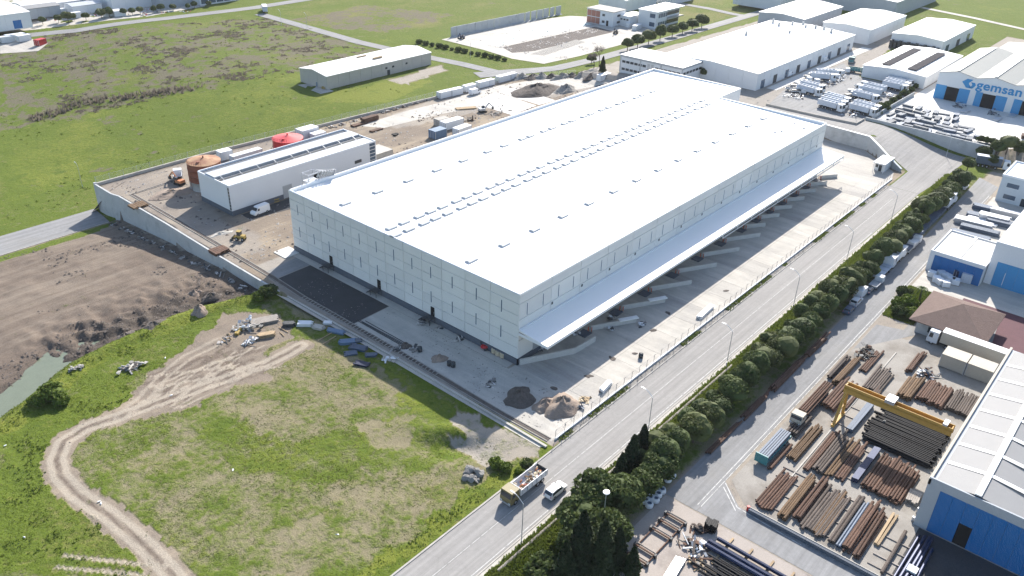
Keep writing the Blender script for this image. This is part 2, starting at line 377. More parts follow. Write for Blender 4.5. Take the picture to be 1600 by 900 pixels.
for q in ([(497, 805), (527, 836)], [(565, 732), (632, 780)], [(608, 740), (645, 765)]):
    dq = dline(xs, ys, PX(*q)); R[dq < .35] = .32; Mu[dq < .3] = .9
_q = random.Random(5)
for k in range(26):
    a_ = (395+_q.uniform(-35, 60), 548+_q.uniform(-14, 26)); b_ = (_q.uniform(215, 300), _q.uniform(585, 640)); m_ = ((a_[0]+b_[0])/2+_q.uniform(-12, 12), (a_[1]+b_[1])/2+_q.uniform(-14, 4))
    dq = dline(xs, ys, PX(a_, m_, b_)); ln_ = np.exp(-(dq/.36)**2)
    if k % 2: Mu = np.where(dq < .45, .85, Mu)
    else: T = np.maximum(T, .8*ln_)
# pit, churned earth, pond rim
zone(PIT, r=.0, mu=.62, t=0, exact=True)
dbk = dline(xs, ys, BANK); pk = inpoly(xs, ys, PIT)
Mu = np.where(pk, .80+.50*(1-S(6, 22, dbk))-.20*S(20, 60, dbk)*noise2(xs, ys, 22, 4), Mu)
R = np.where(pk & (dbk < 3.0), .75, R)
zone([(-400, 137), (-24, 138.5), (-17, 141), (-17, 143), (-400, 143)], r=.9, v=.55, exact=True)
zone([(-15.8, 57), (-30, 64), (-60, 62), (-82, 52), (-94, 44), (-94, 50), (-79, 60), (-60, 68), (-34, 70), (-20, 66)], r=.97, v=.72)
# building site
zone(SITE, r=.0, mu=.22, v=.4, t=0, exact=True)
zone([(-15.6, 78), (-3, 90), (-3, 108), (8, 126), (40, 126), (60, 126), (60, 153), (-15, 153)], mu=.30, gr=.35)
zone(PX((275, 330), (330, 345), (400, 360), (415, 395), (340, 400), (300, 385)), mu=.42, gr=.5)
zone(PX((235, 300), (300, 300), (320, 320), (270, 335)), mu=.05)
zone(PX((560, 195), (620, 200), (800, 165), (930, 140), (860, 125), (700, 150)), mu=.1, gr=.6)
zone([(-15.4, 27), (-13, 77), (0, 77), (0, -21), (-15.4, -21)], gr=.85, mu=.1, exact=True)
k_ = inpoly(xs, ys, SITE); Mu = np.where(k_, Mu+.55*(noise2(xs, ys, 9, 41)-.35)+.3*(noise2(xs, ys, 3, 42)-.5), Mu)
# back fields
zone(PX((0, 66), (420, 28), (560, 66), (640, 92), (470, 112), (200, 165), (0, 205)), r=.95, v=.45, he=.68)
zone(PX((0, 205), (200, 165), (470, 112), (465, 130), (515, 142), (600, 165), (400, 222), (150, 285), (0, 325)), r=.98, v=.62, he=.30)
zone(PX((500, 150), (620, 120), (690, 128), (600, 160), (520, 158)), r=1.0, v=.95)
zone(PX((590, 125), (690, 100), (705, 110), (640, 135)), r=.15, gr=.75)
zone(PX((430, 22), (640, -40), (1000, -40), (900, 20), (700, 45), (570, 50)), r=.95, v=.42, he=.32)
zone(PX((455, 32), (560, 8), (720, 24), (610, 52), (560, 48)), r=.93, v=.3, he=.72)
zone(PX((560, 60), (690, 45), (700, 80), (640, 75)), r=.96, v=.55)
zone(PX((1000, 0), (1110, -20), (1200, 10), (1090, 40), (1030, 30)), r=.9, v=.35, he=.2)
zone(PX((1420, 0), (1700, 0), (1700, 80), (1560, 60), (1470, 30)), r=.95, v=.55, he=.25)
zone([(-900, 420), (1800, 420), (1800, 1400), (-900, 1400)], r=.9, v=.4, he=.35)
# verge under the trees, industrial right side
zone([(-140, -35.2), (200, -35.2), (200, -31), (-140, -31)], r=.97, v=.72)
zone([(-140, -44), (190, -44), (190, -35.0), (-140, -35.0)], r=.55, mu=.5, v=.45)
zone([(-45, -44), (-27, -44), (-27, -33.5), (-45, -33.5)], r=.98, v=.78)
zone([(-300, -400), (200, -400), (200, -43.5), (-300, -43.5)], r=.0, mu=.2, gr=.5, exact=True)
zone([(200, -400), (460, -400), (460, -40), (200, -40)], r=.3, mu=.3, gr=.6)
zone(GEM, r=0, mu=.0, gr=.7, exact=True)
zone([(196, 4), (300, 4), (320, 50), (196, 50)], r=.0, mu=.55, gr=.4, exact=True)
zone([(255, 20), (275, 20), (285, 42), (258, 40)], r=.6, v=.4)
zone([(172, 14), (400, 50), (400, 120), (172, 128)], r=.1, mu=.4, gr=.85)
me = bpy.data.meshes.new('ground')
idx = np.arange(nx*ny).reshape(nx, ny)
q = np.stack([idx[:-1, :-1], idx[1:, :-1], idx[1:, 1:], idx[:-1, 1:]], -1).reshape(-1, 4)
me.vertices.add(nx*ny); me.vertices.foreach_set('co', np.stack([xs, ys, zs], -1).ravel())
me.loops.add(q.size); me.loops.foreach_set('vertex_index', q.ravel())
me.polygons.add(len(q)); me.polygons.foreach_set('loop_start', np.arange(len(q))*4)
me.polygons.foreach_set('use_smooth', np.ones(len(q), bool))
for nm, ch in (('zone_a', (R, Mu, V)), ('zone_b', (T, Gr, He))):
    at = me.color_attributes.new(nm, 'FLOAT_COLOR', 'POINT')
    at.data.foreach_set('color', np.stack([*ch, np.ones(xs.shape)], -1).ravel())
me.update(calc_edges=True)
def ground_mat():
    m = bpy.data.materials.new('earth'); m.use_nodes = True; t = m.node_tree; N = t.nodes; L = t.links
    b = N['Principled BSDF']; b.inputs['Roughness'].default_value = .95; b.inputs['Specular IOR Level'].default_value = .1
    geo = N.new('ShaderNodeNewGeometry'); pos = geo.outputs['Position']
    def noi(s, d=4, r=.6, vec=None):
        n = N.new('ShaderNodeTexNoise'); n.inputs['Scale'].default_value = s; n.inputs['Detail'].default_value = d; n.inputs['Roughness'].default_value = r
        L.new(vec or pos, n.inputs['Vector']); return n.outputs['Fac']
    def ma(op, a, bb, c=None):
        n = N.new('ShaderNodeMath'); n.operation = op
        for i, v in enumerate((a, bb, c)):
            if v is None: continue
            if isinstance(v, (int, float)): n.inputs[i].default_value = v
            else: L.new(v, n.inputs[i])
        return n.outputs[0]
    def mr(v, a, bb, c=0, d=1):
        n = N.new('ShaderNodeMapRange'); n.interpolation_type = 'SMOOTHSTEP'
        for k, x in zip(('From Min', 'From Max', 'To Min', 'To Max'), (a, bb, c, d)): n.inputs[k].default_value = x
        L.new(v, n.inputs['Value']); return n.outputs[0]
    def mix(f, a, bb, bt='MIX'):
        n = N.new('ShaderNodeMix'); n.data_type = 'RGBA'; n.blend_type = bt
        if isinstance(f, (int, float)): n.inputs['Factor'].default_value = f
        else: L.new(f, n.inputs['Factor'])
        for k, v in (('A', a), ('B', bb)):
            if isinstance(v, tuple): n.inputs[k].default_value = (*v, 1)
            else: L.new(v, n.inputs[k])
        return n.outputs['Result']
    def attr(nm):
        a = N.new('ShaderNodeAttribute'); a.attribute_name = nm; s = N.new('ShaderNodeSeparateColor'); L.new(a.outputs['Color'], s.inputs[0]); return s.outputs
    za, zb = attr('zone_a'), attr('zone_b')
    nA, nB, nC, nD = noi(.035, 5), noi(.16, 6, .65), noi(.75, 5, .65), noi(4.5, 3)
    mp = N.new('ShaderNodeMapping'); mp.inputs['Rotation'].default_value = (0, 0, rad(-38)); mp.inputs['Scale'].default_value = (.035, .55, 1); L.new(pos, mp.inputs['Vector'])
    streak = noi(1.0, 5, .62, mp.outputs[0])
    var = ma('ADD', ma('MULTIPLY', ma('SUBTRACT', nB, .5), 1.5), ma('MULTIPLY', ma('SUBTRACT', nC, .5), 1.1))
    gm = mr(ma('ADD', za[0], var), .20, .76)
    vv = ma('ADD', za[2], ma('ADD', ma('MULTIPLY', ma('SUBTRACT', nA, .5), .9), ma('MULTIPLY', ma('SUBTRACT', nC, .5), .8)))
    gcol = mix(mr(vv, .10, .50), (.160, .150, .075), (.088, .122, .024))
    gcol = mix(mr(vv, .55, .85), gcol, (.138, .160, .038))
    gcol = mix(mr(nB, .52, .72), gcol, (.074, .108, .024))
    gcol = mix(ma('MULTIPLY', mr(nC, .55, .8), .55), gcol, (.070, .085, .028))
    gcol = mix(ma('MULTIPLY', mr(noi(.4, 4), .60, .75), .5), gcol, (.20, .175, .085))
    gcol = mix(1.0, gcol, (1.08, 1.07, .80), 'MULTIPLY')
    hm = mr(ma('ADD', zb[2], ma('ADD', ma('MULTIPLY', ma('SUBTRACT', noi(.05, 4), .5), 1.4), ma('MULTIPLY', ma('SUBTRACT', noi(.22, 5, .7), .5), 2.0))), .58, .80)
    gcol = mix(ma('MULTIPLY', hm, .85), gcol, (.135, .115, .088))
    mud = ma('ADD', za[1], ma('ADD', ma('MULTIPLY', ma('SUBTRACT', nB, .5), .5), ma('MULTIPLY', ma('SUBTRACT', streak, .5), .9)))
    dcol = mix(mr(mud, .0, .45), (.33, .275, .205), (.215, .178, .142))
    dcol = mix(mr(mud, .45, .95), dcol, (.125, .098, .080))
    dcol = mix(mr(mud, .95, 1.35), dcol, (.055, .047, .042))
    dcol = mix(ma('MULTIPLY', zb[1], .8), dcol, mix(nC, (.30, .285, .265), (.42, .40, .37)))
    dcol = mix(ma('MULTIPLY', mr(nD, .35, .7), .35), dcol, (.20, .165, .13))
    dry = mix(nC, (.165, .145, .085), (.262, .228, .152))
    col = mix(gm, mix(mr(za[0], .18, .34), dcol, dry), gcol)
    col = mix(mr(ma('ADD', zb[0], ma('MULTIPLY', ma('SUBTRACT', nC, .5), .5)), .2, .8, 0, .85), col, (.355, .31, .25))
    fin = N.new('ShaderNodeMapRange'); fin.inputs['From Min'].default_value = .3; fin.inputs['From Max'].default_value = .7; fin.inputs['To Min'].default_value = .80; fin.inputs['To Max'].default_value = 1.2; L.new(nD, fin.inputs['Value'])
    col = mix(1.0, col, fin.outputs[0], 'MULTIPLY')
    L.new(col, b.inputs['Base Color'])
    bp = N.new('ShaderNodeBump'); bp.inputs['Strength'].default_value = .55; bp.inputs['Distance'].default_value = .5
    L.new(ma('ADD', ma('MULTIPLY', nC, ma('ADD', gm, .35)), ma('MULTIPLY', streak, .5)), bp.inputs['Height'])
    b2 = N.new('ShaderNodeBump'); b2.inputs['Strength'].default_value = .4; b2.inputs['Distance'].default_value = .12; L.new(nD, b2.inputs['Height']); L.new(bp.outputs[0], b2.inputs['Normal'])
    L.new(b2.outputs[0], b.inputs['Normal'])
    return m
me.materials.append(ground_mat())
ob('ground', me, kind='structure', label='grassy open land with bare earth around the building site')
# ------------------------------------------------------------------ paved sheets
def sheet(name, poly, m, dz=.03, step=None, label=None, kind='structure', parent=None):
    bm = bmesh.new(); f = bm.faces.new([bm.verts.new((x, y, 0)) for x, y in poly])
    if step:
        xs_ = [p[0] for p in poly]; ys_ = [p[1] for p in poly]
        for ax, lo, hi in ((0, min(xs_), max(xs_)), (1, min(ys_), max(ys_))):
            c = lo+step
            while c < hi:
                co = [0, 0, 0]; no = [0, 0, 0]; co[ax] = c; no[ax] = 1
                bmesh.ops.bisect_plane(bm, geom=bm.verts[:]+bm.edges[:]+bm.faces[:], plane_co=co, plane_no=no); c += step
    co = np.array([v.co[:2] for v in bm.verts]); z = zt(co[:, 0], co[:, 1])
    for v, zz in zip(bm.verts, z): v.co.z = zz+dz
    bmesh.ops.recalc_face_normals(bm, faces=bm.faces)
    if sum(fc.normal.z for fc in bm.faces) < 0: bmesh.ops.reverse_faces(bm, faces=bm.faces)
    me = bpy.data.meshes.new(name); bm.to_mesh(me); bm.free(); me.materials.append(m)
    return ob(name, me, parent, kind=kind, label=label)
def rect(x0, x1, y0, y1): return [(x0, y0), (x1, y0), (x1, y1), (x0, y1)]
A = MT
sheet('road', rect(-160, 160, -31.6, -22.4), A['asphalt'], .020, label='wide grey asphalt road along the new warehouse')
sheet('road', [(160, -31.6), (178, -33), (200, -34), (207.5, -38), (208, -20), (208.6, 6), (199, 40), (193.5, 40), (193, 14), (191.8, -4.5), (184.5, -13.5), (177, -22.6), (160, -22.4)], A['asphalt'], .06, 4, label='asphalt road climbing past the gate')
sheet('road_marking', rect(-160, 150, -26.86, -26.77), A['paint'], .026, label='worn white centre line of the main road')
sheet('road_marking', rect(-160, 120, -31.22, -31.08), A['paint'], .026, label='white edge line on the tree side of the main road')
sheet('pavement', rect(-160, 158, -32.9, -31.75), A['concrete_pale'], .012, label='pale strip of pavement before the tree verge')
MB().box(-160, 160, -22.42, -22.12, 0, .14).build('kerb', A['concrete'], kind='structure', label='concrete kerb on the warehouse side of the road')
MB().box(-160, 110, -31.85, -31.65, 0, .10).build('kerb', A['concrete_pale'], kind='structure', label='concrete kerb on the tree side of the road')
sheet('gravel_strip', rect(-13.5, 160, -22.1, -20.9), A['gravel'], .02, label='rubbly gravel strip between road kerb and fence')
# loading yard: concrete slabs as pieces
yard = sheet('loading_yard', [(-14.5, -20.6), (168, -20.6), (174, -19), (182, -11), (189, -3.5), (190, 13), (172.5, 38), (156, 38), (155, .4), (-14.5, .4)], A['concrete'], .012, label='concrete loading yard beside the warehouse')
slabm = [MB().box(0, 7.9, 0, 6.6, 0, .03).mesh('slab', MT['concrete_pale']), MB().box(0, 7.9, 0, 6.6, 0, .03).mesh('slab', MT['concrete'])]
for i in range(20):
    for j in range(3):
        ob('slab', slabm[(i*7+j*3+(i//3)) % 3 == 0], yard, (.5+i*7.95, -20.4+j*6.66, .012+.002*((i+j) % 3)))
sheet('asphalt_patch', [(-13.0, 37.5), (-2.3, 37.5), (-2.3, 67), (-13.4, 67)], A['asphalt_new'], .03, label='freshly laid black asphalt in the warehouse shade')
sheet('asphalt_patch', [(-12.8, 67.3), (-2.3, 67.3), (-1.5, 73), (-12.6, 72)], A['asphalt_grey'], .026, label='older grey asphalt at the warehouse corner')
sheet('front_yard', [(-12.9, 37.3), (-13.0, 20), (-13.8, -8), (-13.9, -20.4), (-.3, -20.4), (-.3, .2), (-2.3, .5), (-2.3, 37.3)], A['concrete_pale'], .02, label='pale concrete front yard in the shade of the warehouse')
sheet('apron', rect(-2.2, -.2, 1, 78), A['concrete_pale'], .035, label='pale concrete apron at the foot of the warehouse front')
sheet('asphalt_patch', [(20, 98), (54, 98), (54, 105.6), (3, 105.6), (3, 101)], A['asphalt_new'], .026, label='dark asphalt strip between white plant building and warehouse')
MB().box(-4.5, 0.2, 74.5, 79.5, .0, .16).build('loading_slab', MT['bright_slab'], kind='structure', label='white concrete slab at the warehouse corner')
# back part of the site
sheet('site_slab', PX((795, 160), (930, 135), (990, 118), (900, 122), (860, 120), (760, 137), (690, 160), (640, 172), (560, 197), (600, 200), (690, 178)), A['concrete_pale'], .03, label='pale compacted roadway behind the warehouse')
sheet('site_slab', PX((735, 160), (775, 145), (838, 165), (800, 180)), A['bright_slab'], .045, label='white concrete slab behind the warehouse near the excavator')
sheet('site_slab', PX((779, 144), (805, 137), (868, 157), (842, 164)), A['bright_slab'], .045, label='white concrete slab behind the warehouse near the earth mound')
# left road
sheet('road', [(-320, 144.3), (-17.5, 144.3), (-16.2, 156.5), (-320, 158.5)], A['asphalt_grey'], .05, 6, label='grey asphalt road meeting the retaining wall')
MB().bar((-300, 143.9, -7.85), (-18, 143.9, -7.85), .3, .35).build('kerb', A['concrete'], kind='structure', label='kerb of the lower road by the earth pit')
# tree-side service road and yards
sheet('service_road', [(-11.9, -49.6), (185, -49.0), (190, -42), (120, -43.4), (-11.9, -43.6)], A['asphalt_grey'], .03, label='asphalt service road behind the pine row')
for y in (-49.1, -49.75):
    sheet('road_marking', [(-10.5, y), (175, y+.4), (175, y+.53), (-10.5, y+.13)], A['paint'], .036, label='white line along the service road' if y > -49.5 else 'second white line along the service road')
sheet('lane', [(-11.8, -43.6), (-11.8, -49.65), (-2.0, -49.65), (-6.2, -54.5), (-6.4, -100), (-12.0, -100)], A['asphalt_grey'], .024, label='asphalt lane turning off between the pipe yards')
for a, b_, lb in (((-2.5, -50.0), (-6.5, -54.3), 'angled white line at the lane corner'), ((-6.5, -54.3), (-7.2, -66), 'white line along the lane by the low wall'), ((-3.6, -50.2), (-7.4, -54.5), 'inner angled white line at the lane corner')):
    d = Vector((b_[0]-a[0], b_[1]-a[1])).normalized(); n_ = (-d.y*.08, d.x*.08)
    sheet('road_marking', [(a[0]-n_[0], a[1]-n_[1]), (b_[0]-n_[0], b_[1]-n_[1]), (b_[0]+n_[0], b_[1]+n_[1]), (a[0]+n_[0], a[1]+n_[1])], A['paint'], .034, label=lb)
sheet('pipe_yard', [(-5.2, -55), (-1, -50.4), (68, -50.2), (68, -58), (73, -60), (73, -78), (60, -78), (10, -78), (10, -100), (-5.2, -100)], A['pave_tan'], .02, label='stained concrete pipe storage yard')
sheet('storage_yard', [(-60, -43.8), (-12.2, -43.8), (-12.2, -100), (-60, -100)], A['pave_pink'], .022, label='pale concrete yard with the steel rail frame')
sheet('side_lane', [(56, -50.4), (70, -50.4), (72, -56), (86, -56), (90, -70), (90, -82), (62, -82), (74, -60)], A['asphalt_grey'], .028, label='asphalt lane to the brown roofed cabin')
sheet('factory_yard', [(88, -50.2), (175, -50.0), (175, -95), (88, -95)], A['concrete_pale'], .02, label='pale concrete yard between the blue factories')
sheet('lawn_island', PX((1392, 478), (1400, 455), (1425, 452), (1437, 470), (1425, 508), (1400, 505)), A['gravel'], .05, label='gravel base of the small lawn island')
# north east
sheet('steel_yard', [(210.5, 2.5), (210.4, -18), (209.6, -40), (240, -66), (300, -66), (300, 2.5)], A['bright_slab'], .04, label='bright concrete yard full of galvanised steel')
sheet('truck_park', [(200, 5), (268, 5), (271, 30), (290, 45), (230, 46), (200, 40)], A['asphalt_grey'], .05, 5, label='dusty asphalt truck park')
sheet('yard', [(222, 47), (300, 46.5), (330, 46), (330, 51), (222, 51.5)], A['bright_slab'], .06, label='bright concrete drive along the white factory')
# far roads
def strip(name, pts, wd, m, dz, label):
    mb = MB(); P = [Vector(p) for p in pts]; Lf, Rt = [], []
    for i, p in enumerate(P):
        d = (P[min(i+1, len(P)-1)]-P[max(i-1, 0)]).normalized(); n_ = Vector((-d.y, d.x))*wd/2
        Lf.append(p+n_); Rt.append(p-n_)
    for i in range(len(P)-1):
        k = max(1, int((P[i+1]-P[i]).length/6))
        for j in range(k):
            a, b_ = j/k, (j+1)/k; qd = [Lf[i].lerp(Lf[i+1], a), Rt[i].lerp(Rt[i+1], a), Rt[i].lerp(Rt[i+1], b_), Lf[i].lerp(Lf[i+1], b_)]
            mb.add([(v.x, v.y, ZT(v.x, v.y)+dz) for v in qd], [(0, 1, 2, 3)])
    return mb.build(name, m, kind='structure', label=label)
strip('road', [(-16, 151), (-2, 158.5), (20, 160), (42, 159)], 8, A['asphalt_grey'], .12, 'grey road running on below the rear boundary wall')
strip('road', PX((-200, 85), (0, 60), (120, 48), (260, 29), (400, 12), (500, -4), (640, -22)), 8, A['asphalt_grey'], .15, 'distant main road across the fields')
strip('road', PX((405, 22), (480, 43), (560, 66), (640, 84), (720, 100), (775, 113)), 6.5, A['asphalt_grey'], .15, 'narrow lane running past the long shed')
strip('road', PX((745, 118), (800, 113), (870, 107), (935, 92), (1000, 74), (1060, 57), (1110, 42), (1200, 16), (1290, -10)), 9, A['asphalt_grey'], .17, 'back road past the unfinished office')
strip('road', PX((1440, 12), (1520, 28), (1600, 46), (1700, 66)), 5, A['concrete_pale'], .15, 'pale farm road in the far fields')
strip('road', PX((1040, 2), (1110, 14), (1165, 25)), 6, A['asphalt_grey'], .14, 'short road end by the distant factories')
sheet('works_yard', PX((690, 62), (755, 78), (800, 92), (850, 100), (905, 88), (1000, 62), (1060, 44), (1010, 30), (890, 25), (800, 36)), A['concrete_pale'], .10, label='pale ground around the unfinished office')
sheet('works_slab', PX((745, 66), (778, 73), (925, 38), (884, 30)), A['tent_green'], .13, label='pale green sheeting laid on the far works yard')
sheet('works_soil', PX((785, 74), (800, 83), (835, 80), (960, 50), (930, 42)), A['soil_dark'], .13, label='rough dark soil beside the green sheeting')
sheet('works_soil', PX((828, 85), (850, 87), (915, 66), (900, 62)), A['gravel'], .135, label='rubble strip on the far works yard')
sheet('far_yard', PX((0, 52), (60, 46), (140, 36), (230, 26), (320, 10), (330, -15), (0, -15)), A['concrete_pale'], .08, 8, label='pale yards of the distant industrial plots')
sheet('far_yard', PX((0, 62), (45, 60), (75, 68), (60, 80), (0, 84)), A['concrete_pale'], .08, 8, label='pale work yard at the edge of the heath field')
# pond
mat('pond_water', (.155, .175, .12), .2, var=.1, spec=.5)
MB().add([(x, y, -3.45) for x, y in [(-110, 46), (-84, 56), (-70, 62), (-58, 68.5), (-50, 69), (-48, 84), (-70, 82), (-110, 72)]], [tuple(range(8))]).build('pond', MT['pond_water'], kind='structure', label='murky green puddle in the earth pit')
sheet('dark_apron', [(-4.8, -79.0), (9.8, -79.0), (9.8, -100), (-4.8, -100)], A['asphalt_new'], .03, label='dark asphalt, with building shade in its black, in front of the blue factory')  # dark surface whose colour also carries the shadow of the factory
# ------------------------------------------------------------------ the new warehouse
L, L2, WS, W, H = 154.65, 171.0, 39.2, 76.6, 17.08
wh = thing('warehouse', 'huge new white roofed concrete warehouse with long loading canopy', 'warehouse')
FP = [(.15, .15), (L-.15, .15), (L-.15, WS), (L2-.15, WS), (L2-.15, W-.15), (.15, W-.15)]
MB().prism(FP, 0, 16.0).build('wall', A['joint'], wh)
rf = MB()
def rz_(y): return 16.25+.65*(1-abs(y-40)/40)
for x0, x1, y0, y1 in ((.3, L-.3, .3, WS), (.3, L2-.3, WS, 40), (.3, L2-.3, 40, W-.3)):
    rf.add([(x0, y0, rz_(y0)), (x1, y0, rz_(y0)), (x1, y1, rz_(y1)), (x0, y1, rz_(y1)), (x0, y0, 15.9), (x1, y0, 15.9), (x1, y1, 15.9), (x0, y1, 15.9)], [(0, 1, 2, 3), (0, 4, 5, 1), (1, 5, 6, 2), (2, 6, 7, 3), (3, 7, 4, 0)])
roof = rf.build('roof', A['roof_white'], wh)
def panels(edges, rows, ax, flip=1):
    """precast panels, each a piece; ax 'x': on the plane x=0 facing -x, 'y': on y=0 facing -y"""
    cache = {}
    for a, b_ in zip(edges[:-1], edges[1:]):
        for z0, z1 in zip(rows[:-1], rows[1:]):
            w_, h_ = round(b_-a-.10, 2), round(z1-z0-.08, 2); k = (w_, h_)
            if k not in cache:
                mb = MB(); c = .05
                if ax == 'x': mb.add([(.16, 0, 0), (.16, w_, 0), (.16, w_, h_), (.16, 0, h_), (0, c, c), (0, w_-c, c), (0, w_-c, h_-c), (0, c, h_-c)], [(4, 5, 6, 7), (0, 1, 5, 4), (1, 2, 6, 5), (2, 3, 7, 6), (3, 0, 4, 7)])
                else: mb.add([(0, .16, 0), (w_, .16, 0), (w_, .16, h_), (0, .16, h_), (c, 0, c), (w_-c, 0, c), (w_-c, 0, h_-c), (c, 0, h_-c)], [(4, 5, 6, 7), (0, 1, 5, 4), (1, 2, 6, 5), (2, 3, 7, 6), (3, 0, 4, 7)])
                cache[k] = mb.mesh('panel', A['panel'])
            ob('panel', cache[k], wh, (0, a+.05, z0+.04) if ax == 'x' else (a+.05, 0, z0+.04))
FY = [.02, 8, 15.2, 22.2, 28.4, 34.4, 40.6, 46.6, 52.6, 58.5, 64.5, 70.5, 76.58]
panels(FY, [1.5, 4.2, 6.7, 9.6, 12.0, 14.8, 17.0], 'x')
RX = [.02]+[5.2+5.29*i for i in range(28)]+[154.6]
panels([.02]+[10.45+10.3*i for i in range(14)]+[154.6], [1.5, 6.0, 8.8, 11.0, 14.8, 17.0], 'y')
MB().box(-.10, .12, -.1, W+.1, 0, 1.46).box(-.1, L, -.1, .1, 0, 1.46).build('plinth', A['plinth'], wh)
# far walls (white plaster) and parapets
MB().box(.1, L2, W-.12, W, 0, 17.0).box(L2-.12, L2, WS, W-.12, 0, 17.0).box(L-.12, L, .1, WS, 0, 17.0).box(L, L2-.12, WS-.1, WS+.05, 0, 17.0).build('back_wall', A['white_wall'], wh)
MB().box(.16, .42, .16, W-.2, 16, H).box(.42, L-.2, .16, .42, 16, H).box(.42, L2-.2, W-.46, W-.12, 16, H+.12).box(L2-.46, L2-.12, WS+.1, W-.46, 16, H+.12).box(L-.46, L-.12, .42, WS+.2, 16, H+.12).box(L-.46, L2-.46, WS-.05, WS+.2, 16, H+.1).build('parapet', A['white_metal'], wh)
# windows
fr = MB().box(-.05, .02, 0, .39, 0, .07).box(-.05, .02, 0, .39, 2.93, 3.0).box(-.05, .02, 0, .06, .07, 2.93).box(-.05, .02, .33, .39, .07, 2.93).mesh('frame', A['white_metal'])
gl = MB().box(-.03, .03, .05, .34, .05, 2.95).mesh('window', A['glass_blue'])
fr2 = MB().box(0, .39, -.05, .02, 0, .07).box(0, .39, -.05, .02, 2.93, 3.0).box(0, .06, -.05, .02, .07, 2.93).box(.33, .39, -.05, .02, .07, 2.93).mesh('frame', A['white_metal'])
gl2 = MB().box(.05, .34, -.03, .03, .05, 2.95).mesh('window', A['glass_blue'])
for y in (4.8, 11.9, 19, 25.6, 31.6, 37.6, 43.6, 49.6, 55.6, 61.5, 67.5, 73.4):
    for z in (11.1, 4.9):
        o = ob('window', gl, wh, (0, y-.23, z)); ob('frame', fr, o)
for i in range(29):
    o = ob('window', gl2, wh, (2.3+5.23*i, 0, 11.25)); ob('frame', fr2, o)
vent = MB().box(0, .5, -.06, .02, 0, .6).mesh('vent', A['dark_metal'])
for i in range(14): ob('vent', vent, wh, (10.7+10.65*i, 0, 10.2))
# doors with steel landings on the front
for y in (61.2, 43.3, 25.2):
    d = MB().box(-.06, .05, y-.6, y+.6, 1.5, 3.9).build('door', A['black'], wh)
    MB().box(-.1, -.06, y-.45, y-.4, 2.4, 2.7).build('handle', A['galv'], d)
    mb = MB().box(-1.9, -.12, y-.9, y+1.3, 1.32, 1.45)
    for i in range(6): mb.box(-1.7, -.3, y+1.3+i*.3, y+1.6+i*.3, 1.12-i*.22, 1.2-i*.22)
    for a in (-1.85, -.2):
        for b_ in (y-.85, y+1.25): mb.box(a-.05, a+.05, b_-.05, b_+.05, 0, 1.32)
    la = mb.build('landing', A['dark_metal'], wh)
    rl = MB()
    for a in np.linspace(y-.85, y+1.25, 5): rl.tube((-1.85, a, 1.45), (-1.85, a, 2.5), .03, n=5)
    rl.tube((-1.85, y-.85, 2.5), (-1.85, y+1.25, 2.5), .035, n=5).tube((-1.85, y-.85, 2.0), (-1.85, y+1.25, 2.0), .03, n=5).tube((-1.85, y+1.25, 2.5), (-1.85, y+3.1, 1.1), .035, n=5).tube((-1.85, y-.85, 2.5), (-.2, y-.85, 2.5), .035, n=5)
    rl.build('railing', A['dark_metal'], la)
# dock doors below the canopy
dd = MB().box(0, 3.2, -.08, .05, 1.3, 5.2).mesh('dock_door', A['grey_metal'])
for i in range(22): ob('dock_door', dd, wh, (5+6.7*i, 0, 0))
# roof skylights
sk = MB()
sk.box(-1.4, 1.4, -.68, .68, 0, .36, 0)
sk.xprism([(-.6, .36), (-.4, .48), (.4, .48), (.6, .36)], -1.3, 1.3, 1)
skm = sk.mesh('skylight', [A['grey_metal'], A['skylight']])
def skylight(x, y): ob('skylight', skm, wh, (x, y, rz_(y)-.02))
for i in range(14): skylight(4.8+10.8*i, 17.8)
for x in (5.2, 15.7, 26.2, 36.7, 47.1, 57.3, 64.5, 72.7, 76.4, 83, 87, 93.4, 97.2, 103.6, 107.4, 113.6, 117.6, 123.6, 127.4, 134.1, 138.1, 144.8): skylight(x, 60.6)
x = 3.3
while x < 150:
    for k, g_ in enumerate((0, 4.05, 8.9)):
        if x+g_ < 150: skylight(x+g_, 41.8); skylight(x+g_-1.9, 38.2) if x+g_ > 3.5 or True else 0
    x += 12.7
for x, y in ((135.5, 9), (138, 8), (149, 8.5), (146, 4)): ob('vent', MB().box(-.5, .5, -.3, .3, 0, .35).mesh('vent', A['grey_metal']), wh, (x, y, rz_(y)))
# canopy
cn = MB()
cn.add([(0, -.05, 8.75), (L, -.05, 8.75), (L, -7.6, 8.0), (0, -7.6, 8.0), (0, -.05, 8.45), (L, -.05, 8.45), (L, -7.6, 7.55), (0, -7.6, 7.55)], [(0, 3, 2, 1), (4, 5, 6, 7), (0, 4, 7, 3), (3, 7, 6, 2), (2, 6, 5, 1)])
cano = cn.build('canopy', A['roof_white'], wh)
MB().box(0, L, -.45, -.04, 8.72, 9.0).build('flashing', A['white_metal'], cano)
MB().box(-.06, -.004, -7.62, -.05, 7.5, 8.1).box(-.06, L+.06, -7.70, -7.61, 7.45, 8.06).build('fascia', A['white_metal'], cano)
bmS = MB()
for i in range(20): bmS.box(.4+i*8.1, .65+i*8.1, -7.4, -.12, 7.1, 7.5)
bmS.build('beam', A['white_metal'], cano)
hb = MB().box(74, L+1.2, -7.35, -7.15, 6.1, 6.3)
for i in range(11): hb.box(74+i*8.15, 74.2+i*8.15, -7.34, -7.16, 6.3, 7.5)
hb.build('hanging_rail', A['white_metal'], cano)
